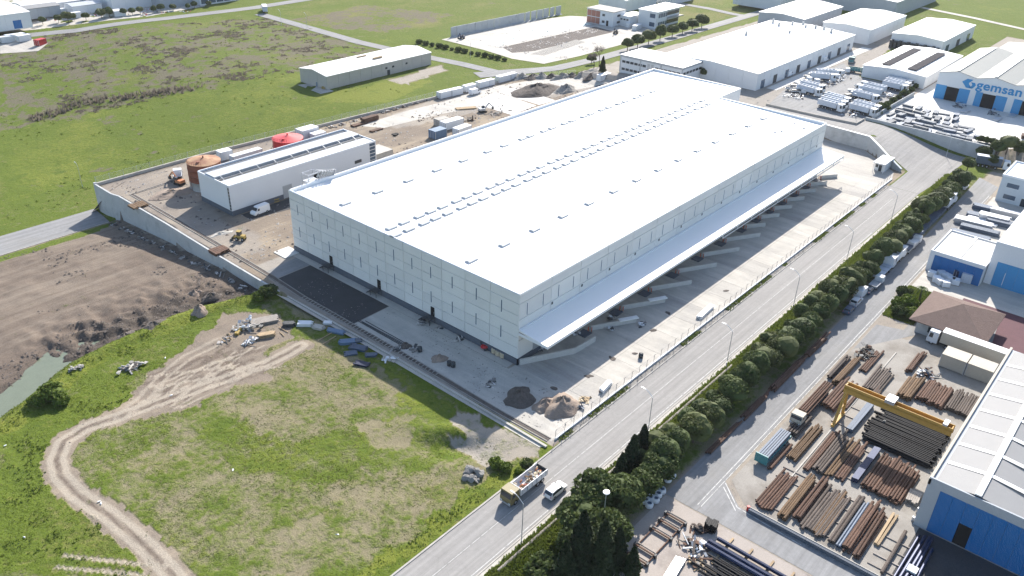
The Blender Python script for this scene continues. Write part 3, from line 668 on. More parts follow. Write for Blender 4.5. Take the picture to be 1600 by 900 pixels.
# rooftop debris ridge: steel stair tower at the back corner
st = thing('stair_tower', 'galvanised steel stair tower against the far corner of the warehouse', 'stair tower', (6.5, W+.2, 0))
mb = MB()
for a in (0, 3.4):
    for b_ in (0, 2.6): mb.bar((a, b_, 0), (a, b_, 19), .14, .14)
for z in (3.2, 6.4, 9.6, 12.8, 16.0, 19):
    mb.bar((0, 0, z), (3.4, 0, z), .1, .14).bar((0, 2.6, z), (3.4, 2.6, z), .1, .14).bar((0, 0, z), (0, 2.6, z), .1, .14).bar((3.4, 0, z), (3.4, 2.6, z), .1, .14)
mb.build('frame', A['galv'], st)
mb = MB()
for k in range(5): mb.bar((0.2, .7 if k % 2 else 1.9, k*3.2), (3.2, .7 if k % 2 else 1.9, k*3.2+3.2), .9, .12)
mb.box(0, 3.4, 0, 2.6, 16.9, 17.0); mb.build('flight', A['grey_metal'], st)
mb = MB()
for k in range(9):
    t = k/8*math.pi*.5; mb.bar((3.4+4.2*math.sin(t), -.3-1.2*k/8, 19.2-.2*k/8), (3.4+4.2*math.sin(t), .9-1.2*k/8, 17.3-.05*k), .08, .5)
mb.bar((3.4, 0, 19.4), (7.8, -1.2, 18.2), .1, .1).bar((3.4, 1, 19.4), (7.8, 0, 18.2), .1, .1).build('gangway', A['galv'], st)
mat('dock_white', (.56, .545, .51), .85, var=.12, scale=.6)
# dock divider walls
DX = [21.7, 34.2, 46.6, 59.5, 72.1, 84.6, 96.6, 105.8, 114.5, 123.4, 132.2, 140.9, 149.6]
for i, x0 in enumerate(DX):
    dx, dy = (10.2, -5.6) if x0 < 90 else (5.6, -3.6)
    lb = 'low white dock wall, '+nth(i+2)+' from the near corner of the warehouse canopy'
    t = thing('dock_wall', lb, 'dock wall', (x0, -3.2, 0), 0, 'dock walls under the canopy')
    MB().bar((0, 0, .65), (dx, dy, .6), .3, 1.2).build('wall', A['dock_white'], t)
    if i in (0, 1): MB().bar((dx-4, dy*.62+.0, 1.42), (dx+.3, dy-.1, 1.36), 1.2, .22).build('cover', A['roof_white'], t)
    MB().tube((-.7, .1, 0), (-.7, .1, 1.3), .10, n=7).tube((-.2, -.5, 0), (-.2, -.5, 1.2), .10, n=7).build('guard_post', A['orange_post'], t)
    MB().box(-3.4, -.7, -1.0, 1.4, 0.02, .22).build('dock_leveller', A['plinth'], t)
t = thing('dock_wall', 'long kinked white dock wall at the near corner of the warehouse', 'dock wall', (.4, -.3, 0), 0, 'dock walls under the canopy')
MB().bar((0, 0, .7), (11.5, -5.9, .7), .4, 1.4).bar((11.5, -5.9, .7), (18.4, -6.3, .7), .34, 1.38).build('wall', A['dock_white'], t)
# ------------------------------------------------------------------ drainage channel across the front
t = thing('drainage_channel', 'long open concrete drainage channel along the front of the site', 'channel', (0, 0, 0))
ch = [(4, 141.5), (-11, 140.5), (-11.5, 107), (-12.5, 69), (-13.4, 55), (-13.7, 20), (-14.5, -8), (-14.4, -20)]
def _off(i, o):
    a_, c_ = Vector(ch[max(i-1, 0)]), Vector(ch[min(i+1, len(ch)-1)]); d_ = (c_-a_).normalized(); return (ch[i][0]-d_.y*o, ch[i][1]+d_.x*o)
for off in (-.55, .55):
    mb = MB()
    for i in range(len(ch)-1): mb.bar((*_off(i, off), .04), (*_off(i+1, off), .04), .22, .2)
    mb.build('channel_wall', A['pave_tan'], t)
mb = MB()
for i in range(len(ch)-1): mb.bar((*ch[i], .03), (*ch[i+1], .03), .9, .06)
mb.build('channel_floor', A['soil_dark'], t)  # floor is not sunk; its dark colour stands in for recess shade
bar = MB().box(-.5, .5, -.06, .06, .16, .24).mesh('cross_bar', A['concrete'])
for i in range(44):
    y = 55-i*1.05; ob('cross_bar', bar, t, (-13.4-(55-y)*.0086, y, 0))
sheet('concrete_strip', [(-17.6, 60), (-15.6, 61), (-15.4, 20), (-16.4, -20.6), (-17.3, -20), (-16.9, 20)], A['concrete_pale'], .05, label='pale concrete strip outside the drainage channel')
MB().bar((-15.9, 61, .1), (-15.7, 20, .1), .5, .5).bar((-15.7, 20, .1), (-16.4, -21, .1), .5, .5).build('kerb_wall', A['concrete_pale'], kind='structure', label='low concrete kerb wall along the front boundary')
# retaining wall
t = thing('retaining_wall', 'tall grey concrete retaining wall above the earth pit', 'wall', (-15.8, 61, 0))
pts = [(0, 0, .3), (.2, 14, .35), (.6, 30, .2), (1.2, 54, .3), (1.3, 80, .4), (.4, 83, .6), (.3, 92.5, .9)]
for i in range(len(pts)-1):
    (a, b_, c), (d_, e, f) = pts[i:i+2]; n = max(1, int(round((e-b_)/5.2)))
    for k in range(n):
        u0, u1 = k/n, (k+1)/n; p = lambda u, z: (a+(d_-a)*u, b_+(e-b_)*u, z)
        y0, y1 = 61+b_+(e-b_)*u0, 61+b_+(e-b_)*u1; gp = .02
        zb0 = -(2.7+max(0, y0-60)*.059)-1.2
        mb = MB(); x0_, x1_ = a+(d_-a)*u0, a+(d_-a)*u1; zt0, zt1 = c+(f-c)*u0, c+(f-c)*u1
        mb.add([(x0_-.35, y0-61+gp, zb0), (x0_+.35, y0-61+gp, zb0), (x1_+.35, y1-61-gp, zb0), (x1_-.35, y1-61-gp, zb0), (x0_-.3, y0-61+gp, zt0), (x0_+.2, y0-61+gp, zt0), (x1_+.2, y1-61-gp, zt1), (x1_-.3, y1-61-gp, zt1)], [(3, 2, 1, 0), (4, 5, 6, 7), (0, 1, 5, 4), (1, 2, 6, 5), (2, 3, 7, 6), (3, 0, 4, 7)])
        mb.build('wall_section', A['concrete_wall'], t)
MB().box(.1, 1.0, 92.6, 93.4, -8, 1.1).build('pilaster', A['concrete_wall'], t)
# boundary wall with wire fence at the back
def wallrun(name, pts, h, th, m, label, cat, posts=None, ph=2.2, base=None, seg=6, zoff=0):
    t = thing(name, label, cat, (pts[0][0], pts[0][1], 0)); o0 = Vector((pts[0][0], pts[0][1], 0)); P = [Vector((p[0], p[1], 0)) for p in pts]
    for i in range(len(P)-1):
        n = max(1, int((P[i+1]-P[i]).length/seg))
        for k in range(n):
            a, b_ = P[i].lerp(P[i+1], k/n), P[i].lerp(P[i+1], (k+1)/n); za = zoff if base is None else base(a.x, a.y)
            MB().bar(a-o0+Vector((0, 0, za+h/2-.4)), b_-o0+Vector((0, 0, za+h/2-.4)), th, h+.8).build('wall_section', m, t)
    if posts:
        wire = MB()
        for i in range(len(P)-1):
            n = max(1, int((P[i+1]-P[i]).length/posts)); 
            for k in range(n):
                a = P[i].lerp(P[i+1], k/n)-o0; za = zoff
                MB().tube(a+Vector((0, 0, za+h)), a+Vector((0, 0, za+h+ph)), .06, n=5).build('fence_post', A['grey_metal'], t)
            for z in (.15, .5, .85, 1.2, 1.55, 1.9, 2.1): wire.bar(P[i]-o0+Vector((0, 0, zoff+h+z*ph/2.2)), P[i+1]-o0+Vector((0, 0, zoff+h+z*ph/2.2)), .025, .025)
        wire.build('wire', A['grey_metal'], t)
    return t
wallrun('boundary_wall', [(-15, 154), (24, 154), (80, 150.5), (128, 147), (167, 144.6), (191, 128)], .9, .5, A['concrete_pale'], 'long low boundary wall with wire fence behind the site', 'wall', 4.0, 2.0)
# yard fence along the road
fc = thing('yard_fence', 'wire mesh fence on a white plinth along the road', 'fence', (-13.6, -20.85, 0))
for k in range(18): MB().box(k*10, k*10+9.95, -.18, .18, 0, .42).build('plinth_section', A['white_wall'], fc)
po = MB().tube((0, 0, .42), (0, 0, 2.3), .045, n=5).bar((0, 0, 2.3), (0, -.3, 2.6), .06, .06).mesh('fence_post', A['post_grey'])
for k in range(64): ob('fence_post', po, fc, (k*2.82, 0, 0))
mb = MB()
for z in (.6, .95, 1.3, 1.65, 2.0, 2.25): mb.bar((0, 0, z), (178, 0, z), .02, .02)
mb.build('wire', A['post_grey'], fc)
mb = MB(); mb.bar((0, 0, .3), (3.2, 21, .3), .3, .6).build('end_wall', A['concrete_pale'], fc) if False else None
# gate: retaining wall, guard house
gw = thing('gate_retaining_wall', 'tall grey retaining wall with white coping behind the gate house', 'wall', (190.6, 13, 0))
pp = [(0, 0, 5.2), (-1.3, -17.2, 5.1), (-4.5, -21.0, 4.3), (-13.4, -30.5, 2.4), (-14.6, -33.6, 1.0)]
for (a, b_, c), (d_, e, f) in zip(pp[:-1], pp[1:]):
    n = max(1, int(math.hypot(d_-a, e-b_)/5))
    for k in range(n):
        u, v_ = k/n, (k+1)/n; p0 = Vector((a+(d_-a)*u, b_+(e-b_)*u, 0)); p1 = Vector((a+(d_-a)*v_, b_+(e-b_)*v_, 0)); h0 = c+(f-c)*u; h1 = c+(f-c)*v_
        nrm = Vector((-(p1-p0).y, (p1-p0).x, 0)).normalized()*.25; mb = MB()
        mb.add([p0-nrm, p0+nrm, p1+nrm, p1-nrm, p0-nrm+Vector((0, 0, h0)), p0+nrm+Vector((0, 0, h0)), p1+nrm+Vector((0, 0, h1)), p1-nrm+Vector((0, 0, h1))], [(3, 2, 1, 0), (4, 5, 6, 7), (0, 1, 5, 4), (1, 2, 6, 5), (2, 3, 7, 6), (3, 0, 4, 7)])
        mb.build('wall_section', A['concrete_wall'], gw)
        nn = nrm*1.5; mb = MB(); zc = Vector((0, 0, .15))
        mb.add([p0-nn+Vector((0, 0, h0)), p0+nn+Vector((0, 0, h0)), p1+nn+Vector((0, 0, h1)), p1-nn+Vector((0, 0, h1)), p0-nn+zc+Vector((0, 0, h0)), p0+nn+zc+Vector((0, 0, h0)), p1+nn+zc+Vector((0, 0, h1)), p1-nn+zc+Vector((0, 0, h1))], [(3, 2, 1, 0), (4, 5, 6, 7), (0, 1, 5, 4), (1, 2, 6, 5), (2, 3, 7, 6), (3, 0, 4, 7)])
        mb.build('coping', A['roof_white'], gw)
gh = thing('gate_house', 'small white flat roofed gate house beside the loading yard', 'gate house', (171.2, -16.6, 0))
MB().box(0, 7.5, 0, 3.4, 0, 3.0).build('wall', A['white_wall'], gh)
MB().box(-1.6, 7.8, -.3, 3.7, 3.0, 3.3).build('roof', A['roof_white'], gh)
for x_, y_ in ((-1.4, -.1), (-1.4, 3.3)): MB().box(x_, x_+.12, y_, y_+.12, 0, 3).build('post', A['white_metal'], gh)
for a in (1.6, 4.4): o = MB().box(a, a+1.3, 3.38, 3.45, 1.2, 2.3).build('window', A['glass'], gh); MB().box(a-.08, a+1.38, 3.36, 3.42, 1.1, 2.4).build('frame', A['white_metal'], o)
MB().box(-.05, .02, 1.0, 2.0, .05, 2.2).build('door', A['dark_metal'], gh)
MB().box(-.04, .03, 2.3, 3.1, 1.2, 2.3).build('window', A['glass'], gh)
# ------------------------------------------------------------------ plant building beside the warehouse
ax = thing('plant_building', 'white windowless plant building with dark plinth and roof monitor', 'building', (.9, 106.3, 0))
LX, LY, HH = 53.4, 15.8, 9.2
MB().box(0, LX, 0, LY, 0, HH-.5).build('wall', A['white_wall'], ax)
MB().box(-.06, LX, -.06, LY, 0, 1.5).build('plinth', A['plinth'], ax)
MB().box(-.03, .25, -.03, LY, HH-.5, HH).box(.25, LX, -.03, .22, HH-.5, HH).box(.25, LX, LY-.3, LY, HH-.5, HH+.1).box(LX-.3, LX, .22, LY-.3, HH-.5, HH).build('parapet', A['white_metal'], ax)
for y0, y1 in ((.22, 5.0), (7.4, 12.2)):
    n = 18
    for k in range(n): MB().box(.3+k*2.93, .3+k*2.93+2.88, y0, y1, HH-.5, HH-.22 if y0 < 1 else HH+.35).build('roof_sheet', A['plant_roof'], ax)
MB().box(.3, LX-.4, 5.1, 7.3, HH-.5, HH-.4).build('trench', A['dark_metal'], ax)
mb = MB()
for k in range(9): mb.bar((2+k*6, 5.4, HH-.3), (2+k*6, 7.2, HH+.3), .12, .12)
mb.bar((.5, 5.9, HH), (LX-1, 5.9, HH), .1, .1).build('bracket', A['galv'], ax)
MB().box(.3, LX-.4, 12.3, 15.4, HH-.5, HH-.42).build('roof', A['plinth'], ax)
for k in range(7):
    MB().box(-.05, .02, .15, .75, 1.7+k*.98, 2.5+k*.98).build('window', A['glass'], ax)
MB().box(-.08, .0, 0.05, .12, 1.5, HH).box(-.08, 0, .8, .87, 1.5, HH).build('frame', A['grey_metal'], ax)
MB().box(17.2, 20.4, -.10, .05, 0.1, 4.0).build('door', A['grey_metal'], ax)
MB().box(28.5, 31.2, -.08, .05, 3.0, 4.5).build('shutter_window', A['black'], ax)
MB().box(44.5, 47.2, -.08, .05, 3.6, 4.6).build('louvre', A['dark_metal'], ax)
for k in range(6): MB().box(LX-2.6, LX-.4, -.08, .05, 2.0+k*1.15, 2.9+k*1.15).build('window', A['glass_blue'], ax)
MB().box(LX+.2, LX+9, 2, 9, 0, 3.4).build('annex', A['concrete_pale'], ax)
# ------------------------------------------------------------------ tanks
def tank(label, x, y, r, h, bands, roofm, hatchm):
    t = thing('storage_tank', label, 'tank', (x, y, 0), 0, 'storage tanks')
    z = 0
    for k, (dz, m) in enumerate(bands):
        mb = MB().lathe([(r-.01*k, z), (r-.01*k, z+dz-.05), (r+.05, z+dz-.05), (r+.05, z+dz)], 40); mb.f.pop(); mb.m.pop()
        mb.build('shell_ring', m, t, True); z += dz
    MB().lathe([(r+.08, h-.05), (r+.08, h+.08), (.3, h+1.0), (.01, h+1.02)], 40).build('roof', roofm, t)
    MB().tube((0, 0, h+.9), (0, 0, h+1.6), .22, n=8).build('vent', hatchm, t)
    MB().tube((-r*.55, -r*.3, h+.3), (-r*.55, -r*.3, h+.85), .45, n=10).build('hatch', hatchm, t)
    mb = MB()
    for k in range(10):
        a = rad(150+k*9); mb.tube((r*.97*math.cos(a), r*.97*math.sin(a), h), (r*.97*math.cos(a), r*.97*math.sin(a), h+1.1), .04, n=5)
    for k in range(9):
        a, b_ = rad(150+k*9), rad(159+k*9)
        for zz in (.55, 1.1): mb.tube((r*.97*math.cos(a), r*.97*math.sin(a), h+zz), (r*.97*math.cos(b_), r*.97*math.sin(b_), h+zz), .035, n=4)
    mb.build('railing', hatchm, t)
    mb = MB()
    for s in (-.25, .25): mb.tube((-r-.15, s, 0), (-r-.15, s, h+.9), .04, n=5)
    for k in range(int(h/.4)): mb.bar((-r-.15, -.25, .3+k*.4), (-r-.15, .25, .3+k*.4), .04, .04)
    mb.build('ladder', hatchm, t)
tank('rust brown storage tank with a sandy roof beside the plant building', 7.8, 130.5, 4.9, 8.2, [(2.6, A['concrete_wall']), (1.9, A['oxide']), (1.9, A['oxide']), (1.8, A['oxide'])], A['oxide_roof'], A['oxide'])
tank('glossy red storage tank behind the plant building', 38.2, 130.8, 4.9, 7.8, [(2.0, A['red']), (2.0, A['red']), (1.9, A['red']), (1.9, A['red'])], A['red_roof'], A['red'])
# ------------------------------------------------------------------ site boxes, containers, cabins
def container(label, p, lx, ly, h, rz=0, m=None, group='site containers', cat='container'):
    m = m or A['truck_white']; t = thing('container', label, cat, p, rz, group)
    n = int(lx/.45)
    for s in (-1, 1):
        mb = MB()
        for k in range(n):
            a0 = -lx/2+lx*k/n; d_ = .04*(k % 2); y = s*(ly/2-d_)
            mb.add([(a0, y, .12), (a0+lx/n, y, .12), (a0+lx/n, y, h-.1), (a0, y, h-.1)], [(0, 1, 2, 3)])
        mb.build('side_panel', m, t)
    MB().box(-lx/2, lx/2, -ly/2+.06, ly/2-.06, .1, h-.06).build('body', m, t)
    MB().box(-lx/2-.04, lx/2+.04, -ly/2-.03, ly/2+.03, h-.1, h).build('roof', A['white_metal'] if m is A['truck_white'] else m, t)
    for a in (-1, 1):
        for b_ in (-1, 1): MB().box(a*lx/2-.08, a*lx/2+.08, b_*ly/2-.06, b_*ly/2+.06, 0, h-.1).build('corner_post', A['grey_metal'], t)
    for s in (-.62, .62): o = MB().box(-lx/2-.08, -lx/2-.02, s-.56, s+.56, .2, h-.2).build('door', m, t); MB().box(-lx/2-.12, -lx/2-.08, s-.05, s+.05, .3, h-.3).build('lock_bar', A['galv'], o)
    return t
for i, (px, py, ln) in enumerate([(694, 152, 6), (712, 148, 6), (733, 142, 6), (754, 136, 6), (766, 133, 3.2), (786, 127, 7)]):
    container('white site container, '+nth(i+1)+' from the tank end of the back fence row', G(px, py), ln, 2.5, 2.7, rad(-4))
for lb, px, py, lx, ly, h, m in [('blue topped cabin behind the warehouse roof edge', 684, 214, 5.5, 3.6, 3.0, 'blue_tarp'), ('long white cabin behind the blue topped cabin', 706, 199, 9, 3.2, 3.0, 'truck_white'), ('white cabin nearest the warehouse roof edge', 722, 209, 7, 3, 2.8, 'truck_white'), ('grey cabin beside the blue topped cabin', 690, 195, 5, 3, 2.6, 'concrete_pale'),
                                 ('white block of plant units beside the red tank', 481, 213, 7, 4, 3.2, 'truck_white'), ('small white plant units in front of the red tank block', 497, 216, 5, 3, 2.2, 'truck_white'), ('white plant box next to the rusty tank', 352, 248, 4.2, 3, 3.0, 'truck_white'), ('low long white box behind the plant building', 385, 247, 11, 2.4, 2.2, 'truck_white'), ('white container at the far corner of the warehouse', 943, 125, 7, 2.6, 2.8, 'truck_white'), ('small white shelter by the back boundary', 800, 123, 4, 2.5, 2.6, 'truck_white')]:
    container(lb, G(px, py), lx, ly, h, rad(random.uniform(-5, 5)), A[m], 'site cabins', 'cabin')
# rebar and shutter stacks (rusty) along the channel
def stack(label, p, lx, ly, h, m, n=5, rz=0, name='steel_stack', cat='stack', group=None):
    t = thing(name, label, cat, p, rz, group)
    for k in range(n):
        mb = MB(); rr = random.Random(k*7+int(p[0]*10))
        for q in range(6):
            a = -ly/2+ly*(q+.5)/6; z = h*k/n; mb.box(-lx/2+rr.uniform(-.3, .3), lx/2+rr.uniform(-.3, .3), a-ly/13, a+ly/13, z, z+h/n-.04)
        mb.build('layer', m, t)
    return t
stack('rusty steel stack by the retaining wall in the shade', G(216, 322), 3.5, 4.5, .6, A['rust_gold'], 3, rad(90))
stack('dark red rebar stack between wall and channel', G(343, 394), 3.5, 4.2, .9, A['rust'], 3, rad(90))
stack('rusty red rebar rack by the back fence', G(578, 189), 7, 2.2, 1.8, A['rust'], 4)
stack('flat rusty rebar pile left of the rebar rack', G(562, 195), 7, 2, .6, A['rust'], 2)
stack('thin rusty plates by the plant building corner', G(588, 204), 5, 1.6, .5, A['rust'], 2)
# rough earth along the north edge
def heap(label, p, r, h, m, seed=0, name='earth_heap', cat='heap', amp=.2):
    q = random.Random(seed); nr, na = 12, 30; mb = MB(); vs = []; ph = [q.uniform(0, 6) for _ in range(6)]
    for i in range(nr+1):
        f = i/nr
        for j in range(na):
            a = 6.2832*j/na; lob = 1+amp*(.6*math.sin(2*a+ph[0])+.45*math.sin(3*a+ph[1])+.3*math.sin(5*a+ph[2])); rr_ = f*lob
            z = h*max(0, 1-f**1.15)*(1+amp*.8*math.sin(3*a+ph[3]+f*5))+amp*h*.35*q.uniform(-1, 1)*(f < .97)*min(1, f*3)
            vs.append((r[0]*rr_*math.cos(a)+q.uniform(-.04, .04)*r[0], r[1]*rr_*math.sin(a)+q.uniform(-.04, .04)*r[1], z-.08-(.3 if f == 1 else 0)))
    mb.add(vs, [(i*na+j, i*na+(j+1) % na, (i+1)*na+(j+1) % na, (i+1)*na+j) for i in range(nr) for j in range(na)])
    t = mb.build(name, A[m], None, True); t.location = p; return tag(t, label, cat)
heap('brown sand heap at the near corner of the yard', G(878, 636), (4.2, 3.7), 2.5, 'sand_heap', 1)
heap('ridged lower sand heap beside the brown one', G(852, 634), (3.0, 2.4), 1.6, 'sand_heap', 4)
heap('black gravel heap in the shade of the warehouse', G(812, 622), (3.9, 3.2), 2.0, 'soil_dark', 2)
heap('small brown heap by the drainage channel', G(686, 561), (2.0, 1.6), 1.2, 'sand_heap', 5)
heap('small dark heap in the shade by the channel', G(634, 541), (1.6, 1.4), .9, 'soil_dark', 6)
heap('large brown earth mound behind the warehouse', G(838, 143), (13, 8), 3.2, 'soil_dark', 7)
heap('grey rubble mound beside the large earth mound', G(884, 142), (6, 4), 2.6, 'gravel', 8, amp=.35)
for i in range(9):
    heap('heap of rubble, '+nth(i+1)+' along the back boundary behind the warehouse', G(800+i*15.5, 121-i*.3+(i % 3)), (4+i % 3, 2.2), 1.6+.3*(i % 2), 'gravel' if i % 2 else 'soil_dark', 20+i, 'rubble_heap', amp=.4)
heap('pale sand bank by the rusty tank', G(268, 303), (7, 4), 1.3, 'sand_heap', 11)
heap('low pale rubble heap on the site track', G(345, 365), (3, 1.5), .5, 'concrete_pale', 12, amp=.4)
# ------------------------------------------------------------------ vegetation
def leaf_mat(name, c1, c2, tr=.25, rnd=.2, scale=.6):
    m = bpy.data.materials.new(name); m.use_nodes = True; t = m.node_tree; N = t.nodes; Lk = t.links
    b = N['Principled BSDF']; b.inputs['Roughness'].default_value = .75; b.inputs['Specular IOR Level'].default_value = .25
    g = N.new('ShaderNodeNewGeometry'); n = N.new('ShaderNodeTexNoise'); n.inputs['Scale'].default_value = scale; n.inputs['Detail'].default_value = 3; Lk.new(g.outputs['Position'], n.inputs['Vector'])
    oi = N.new('ShaderNodeObjectInfo'); ad = N.new('ShaderNodeMath'); ad.operation = 'MULTIPLY_ADD'; ad.inputs[1].default_value = rnd*2; Lk.new(oi.outputs['Random'], ad.inputs[0]); Lk.new(n.outputs['Fac'], ad.inputs[2])
    ri = N.new('ShaderNodeMath'); ri.operation = 'MULTIPLY_ADD'; ri.inputs[1].default_value = .35; Lk.new(g.outputs['Random Per Island'], ri.inputs[0]); Lk.new(ad.outputs[0], ri.inputs[2])
    mr = N.new('ShaderNodeMapRange'); mr.inputs['From Min'].default_value = .35; mr.inputs['From Max'].default_value = .95+rnd; Lk.new(ri.outputs[0], mr.inputs['Value'])
    mx = N.new('ShaderNodeMix'); mx.data_type = 'RGBA'; mx.inputs['A'].default_value = (*c1, 1); mx.inputs['B'].default_value = (*c2, 1); Lk.new(mr.outputs[0], mx.inputs['Factor']); Lk.new(mx.outputs['Result'], b.inputs['Base Color'])
    tl = N.new('ShaderNodeBsdfTranslucent'); Lk.new(mx.outputs['Result'], tl.inputs[0]); ms = N.new('ShaderNodeMixShader'); ms.inputs[0].default_value = tr
    Lk.new(b.outputs[0], ms.inputs[1]); Lk.new(tl.outputs[0], ms.inputs[2]); Lk.new(ms.outputs[0], N['Material Output'].inputs[0])
    MT[name] = m; return m
leaf_mat('pine', (.024, .043, .014), (.088, .118, .036), .30, .22)
leaf_mat('pine_olive', (.034, .050, .018), (.108, .128, .044), .30, .22)
leaf_mat('cypress', (.012, .022, .010), (.034, .052, .020), .15)
leaf_mat('broadleaf', (.036, .058, .018), (.105, .138, .046), .35)
leaf_mat('lime', (.060, .100, .016), (.140, .190, .030), .3)
leaf_mat('grass_blade', (.068, .102, .019), (.145, .180, .040), .55, 0, .12)
leaf_mat('dry_blade', (.16, .145, .075), (.26, .235, .14), .5, 0, .12)
leaf_mat('heath', (.125, .108, .088), (.20, .172, .138), .45, 0, .1)
leaf_mat('twig', (.16, .13, .11), (.26, .21, .18), .0)
def leaves(name, P, size, m, nrm=None, tilt=.8, aspect=1.0, r=None):
    r = r or rng; n = len(P)
    d = r.normal(size=(n, 3)); d /= np.linalg.norm(d, axis=1)[:, None]
    if nrm is not None: d = nrm*(1-tilt)+d*tilt; d /= np.linalg.norm(d, axis=1)[:, None]
    a = np.cross(d, r.normal(size=(n, 3))); a /= np.linalg.norm(a, axis=1)[:, None]+1e-9; b = np.cross(d, a)
    s = (size*(.6+.8*r.random(n)))[:, None]; a = a*s; b = b*s*aspect
    V = np.stack([P-a-b*.6, P+a*.3-b, P+a+b*.6, P-a*.3+b], 1).reshape(-1, 3)
    me = bpy.data.meshes.new(name); me.vertices.add(4*n); me.vertices.foreach_set('co', V.ravel())
    me.loops.add(4*n); me.loops.foreach_set('vertex_index', np.arange(4*n)); me.polygons.add(n); me.polygons.foreach_set('loop_start', np.arange(n)*4)
    me.materials.append(m); me.update(calc_edges=True); return me
def join_core(me, mb):
    bm = bmesh.new(); bm.from_mesh(me); t = bpy.data.meshes.new('t'); t.from_pydata(mb.v, [], mb.f); bm.from_mesh(t); bm.to_mesh(me); bm.free(); bpy.data.meshes.remove(t); return me
def round_crown(seed, rx, rz, zc, m, n=2600, size=.24, lobes=18, core=.70, dome=False):
    r = np.random.default_rng(seed)
    c = r.normal(size=(lobes, 3)); c[:, 2] = np.abs(c[:, 2])*.9-.15; c /= np.linalg.norm(c, axis=1)[:, None]
    lr = .34+.16*r.random(lobes); cc = c*(1-lr[:, None]*.75)
    if dome: lr = .52+.12*r.random(lobes); cc = c*(.94-lr[:, None])
    k = r.integers(0, lobes, n); d = r.normal(size=(n, 3)); d /= np.linalg.norm(d, axis=1)[:, None]
    P = cc[k]+d*(lr[k]*(((.86+.18*r.random(n)) if dome else (.80+.28*r.random(n)))))[:, None]; P[:, 2] = np.maximum(P[:, 2], -.62)
    sc_ = np.array([rx, rx, rz]); Q = P*sc_+np.array([0, 0, zc])
    me = leaves('crown', Q, size, m, d, .42 if dome else .55, r=r)
    mb = MB().blob((0, 0, zc), (rx*core, rx*core, rz*core), seed, 3, .22, .6)
    return join_core(me, mb)
def trunk_mesh(h, r0, r1, limbs=4, seed=0, spread=1.2, top=1.6, m='bark'):
    mb = MB().tube((0, 0, -.3), (.05, .03, h*.5), r0, (r0+r1)/2, 7).tube((.05, .03, h*.5), (0, .08, h), (r0+r1)/2, r1, 7)
    rr = random.Random(seed)
    for k in range(limbs):
        a = 6.28*k/limbs+rr.uniform(-.4, .4); z = h*rr.uniform(.55, .95); mb.tube((0, 0, z), (spread*math.cos(a), spread*math.sin(a), z+top*rr.uniform(.5, 1)), r1*.8, r1*.25, 5)
    return mb.mesh('trunk', A[m])
CR = [round_crown(10+i, 2.9+.4*(i % 3), 2.3+.35*(i % 4), 3.5+.3*(i % 4), A['pine_olive' if i in (2, 5) else 'pine'], 3400, .19, 10+2*i, .80, True) for i in range(7)]
TK = trunk_mesh(3.2, .2, .13)
def tree(name, label, crown, trunk, p, s=1.0, rz=0, group=None, sz=None, cat='tree'):
    t = thing(name, label, cat, p, rz, group); t.scale = (s, s, sz or s)
    ob('crown', crown, t); ob('trunk', trunk, t); return t
k = 0; row = []
x = -12.0
while x < 181:
    row.append((x, -39.9+random.uniform(-.5, .5), random.uniform(.80, 1.02))); row.append((x+2.5+random.uniform(-.6, .6), -37.2+random.uniform(-.5, .4), random.uniform(.55, .78)))
    x += random.uniform(4.8, 5.6)
ia = ib = 0
for i, (x, y, s) in enumerate(row):
    if y < -38.6: ia += 1; lb = 'round dark pine, '+nth(ia)+' from the near end of the row on the service road side'
    else: ib += 1; lb = 'smaller round pine, '+nth(ib)+' from the near end of the row on the main road side'
    tree('pine_tree', lb, CR[(i*3+i//4) % 7], TK, (x, y, 0), s, random.uniform(0, 6), 'pine row between the roads', s*random.uniform(.92, 1.12))
for i, (px, py) in enumerate([(1548, 262), (1556, 243), (1572, 240), (1590, 246), (1535, 250), (1510, 268)]):
    tree('pine_tree', 'pine by the steel yard corner, '+nth(i+1)+' of the cluster', CR[i % 5], TK, G(px, py), random.uniform(.8, 1.0), i, 'pines at the road corner')
# conical cypresses and broad trees at the near end
def cone_crown(seed, r, h, m, n=2400, size=.2):
    q = np.random.default_rng(seed); t = q.random(n)**.75; a = q.random(n)*6.283
    lob = 1+.16*np.sin(a*5+t*9)+.12*np.sin(a*3-t*14); rad_ = r*np.clip(1.02-t, 0, 1)**.8*lob*(.82+.22*q.random(n))
    P = np.stack([rad_*np.cos(a), rad_*np.sin(a), .5+t*h], 1); d = np.stack([np.cos(a), np.sin(a), .5+0*a], 1); d /= np.linalg.norm(d, axis=1)[:, None]
    me = leaves('crown', P, size, m, d, .5, r=q); mb = MB().lathe([(.2, .4), (r*.82, .7), (r*.74, h*.25), (r*.5, h*.55), (r*.22, h*.82), (.03, h*.98)], 12)
    return join_core(me, mb)
CC = [cone_crown(3, 1.9, 7.5, A['cypress']), cone_crown(4, 1.5, 5.6, A['cypress']), cone_crown(5, 2.6, 11, A['cypress'], 4200, .24)]
TC = trunk_mesh(1.5, .18, .14, 0)
for lb, px, py, i, s in [('tall narrow cypress at the near end of the pine row', 985, 735, 0, 1), ('second narrow cypress behind the near one', 1001, 716, 0, .95), ('slim dark cypress beside the broad tree', 968, 752, 0, .8), ('small cypress in the corner of the rail frame yard', 986, 898, 1, .95), ('great dark cypress left of the disc topped lamp', 905, 890, 2, 1.05), ('great dark cypress right of the disc topped lamp', 938, 895, 2, .95), ('dark cypress at the bottom edge of the tree clump', 880, 915, 2, .8), ('dark cypress closing the tree clump by the yard', 962, 885, 2, .72)]:
    tree('cypress_tree', lb, CC[i], TC, G(px, py), s, random.uniform(0, 6), 'cypresses at the end of the tree row')
BC = [round_crown(40+i, 4.2, 3.4, 4.6, A['broadleaf'], 4200, .27, 20) for i in range(3)]
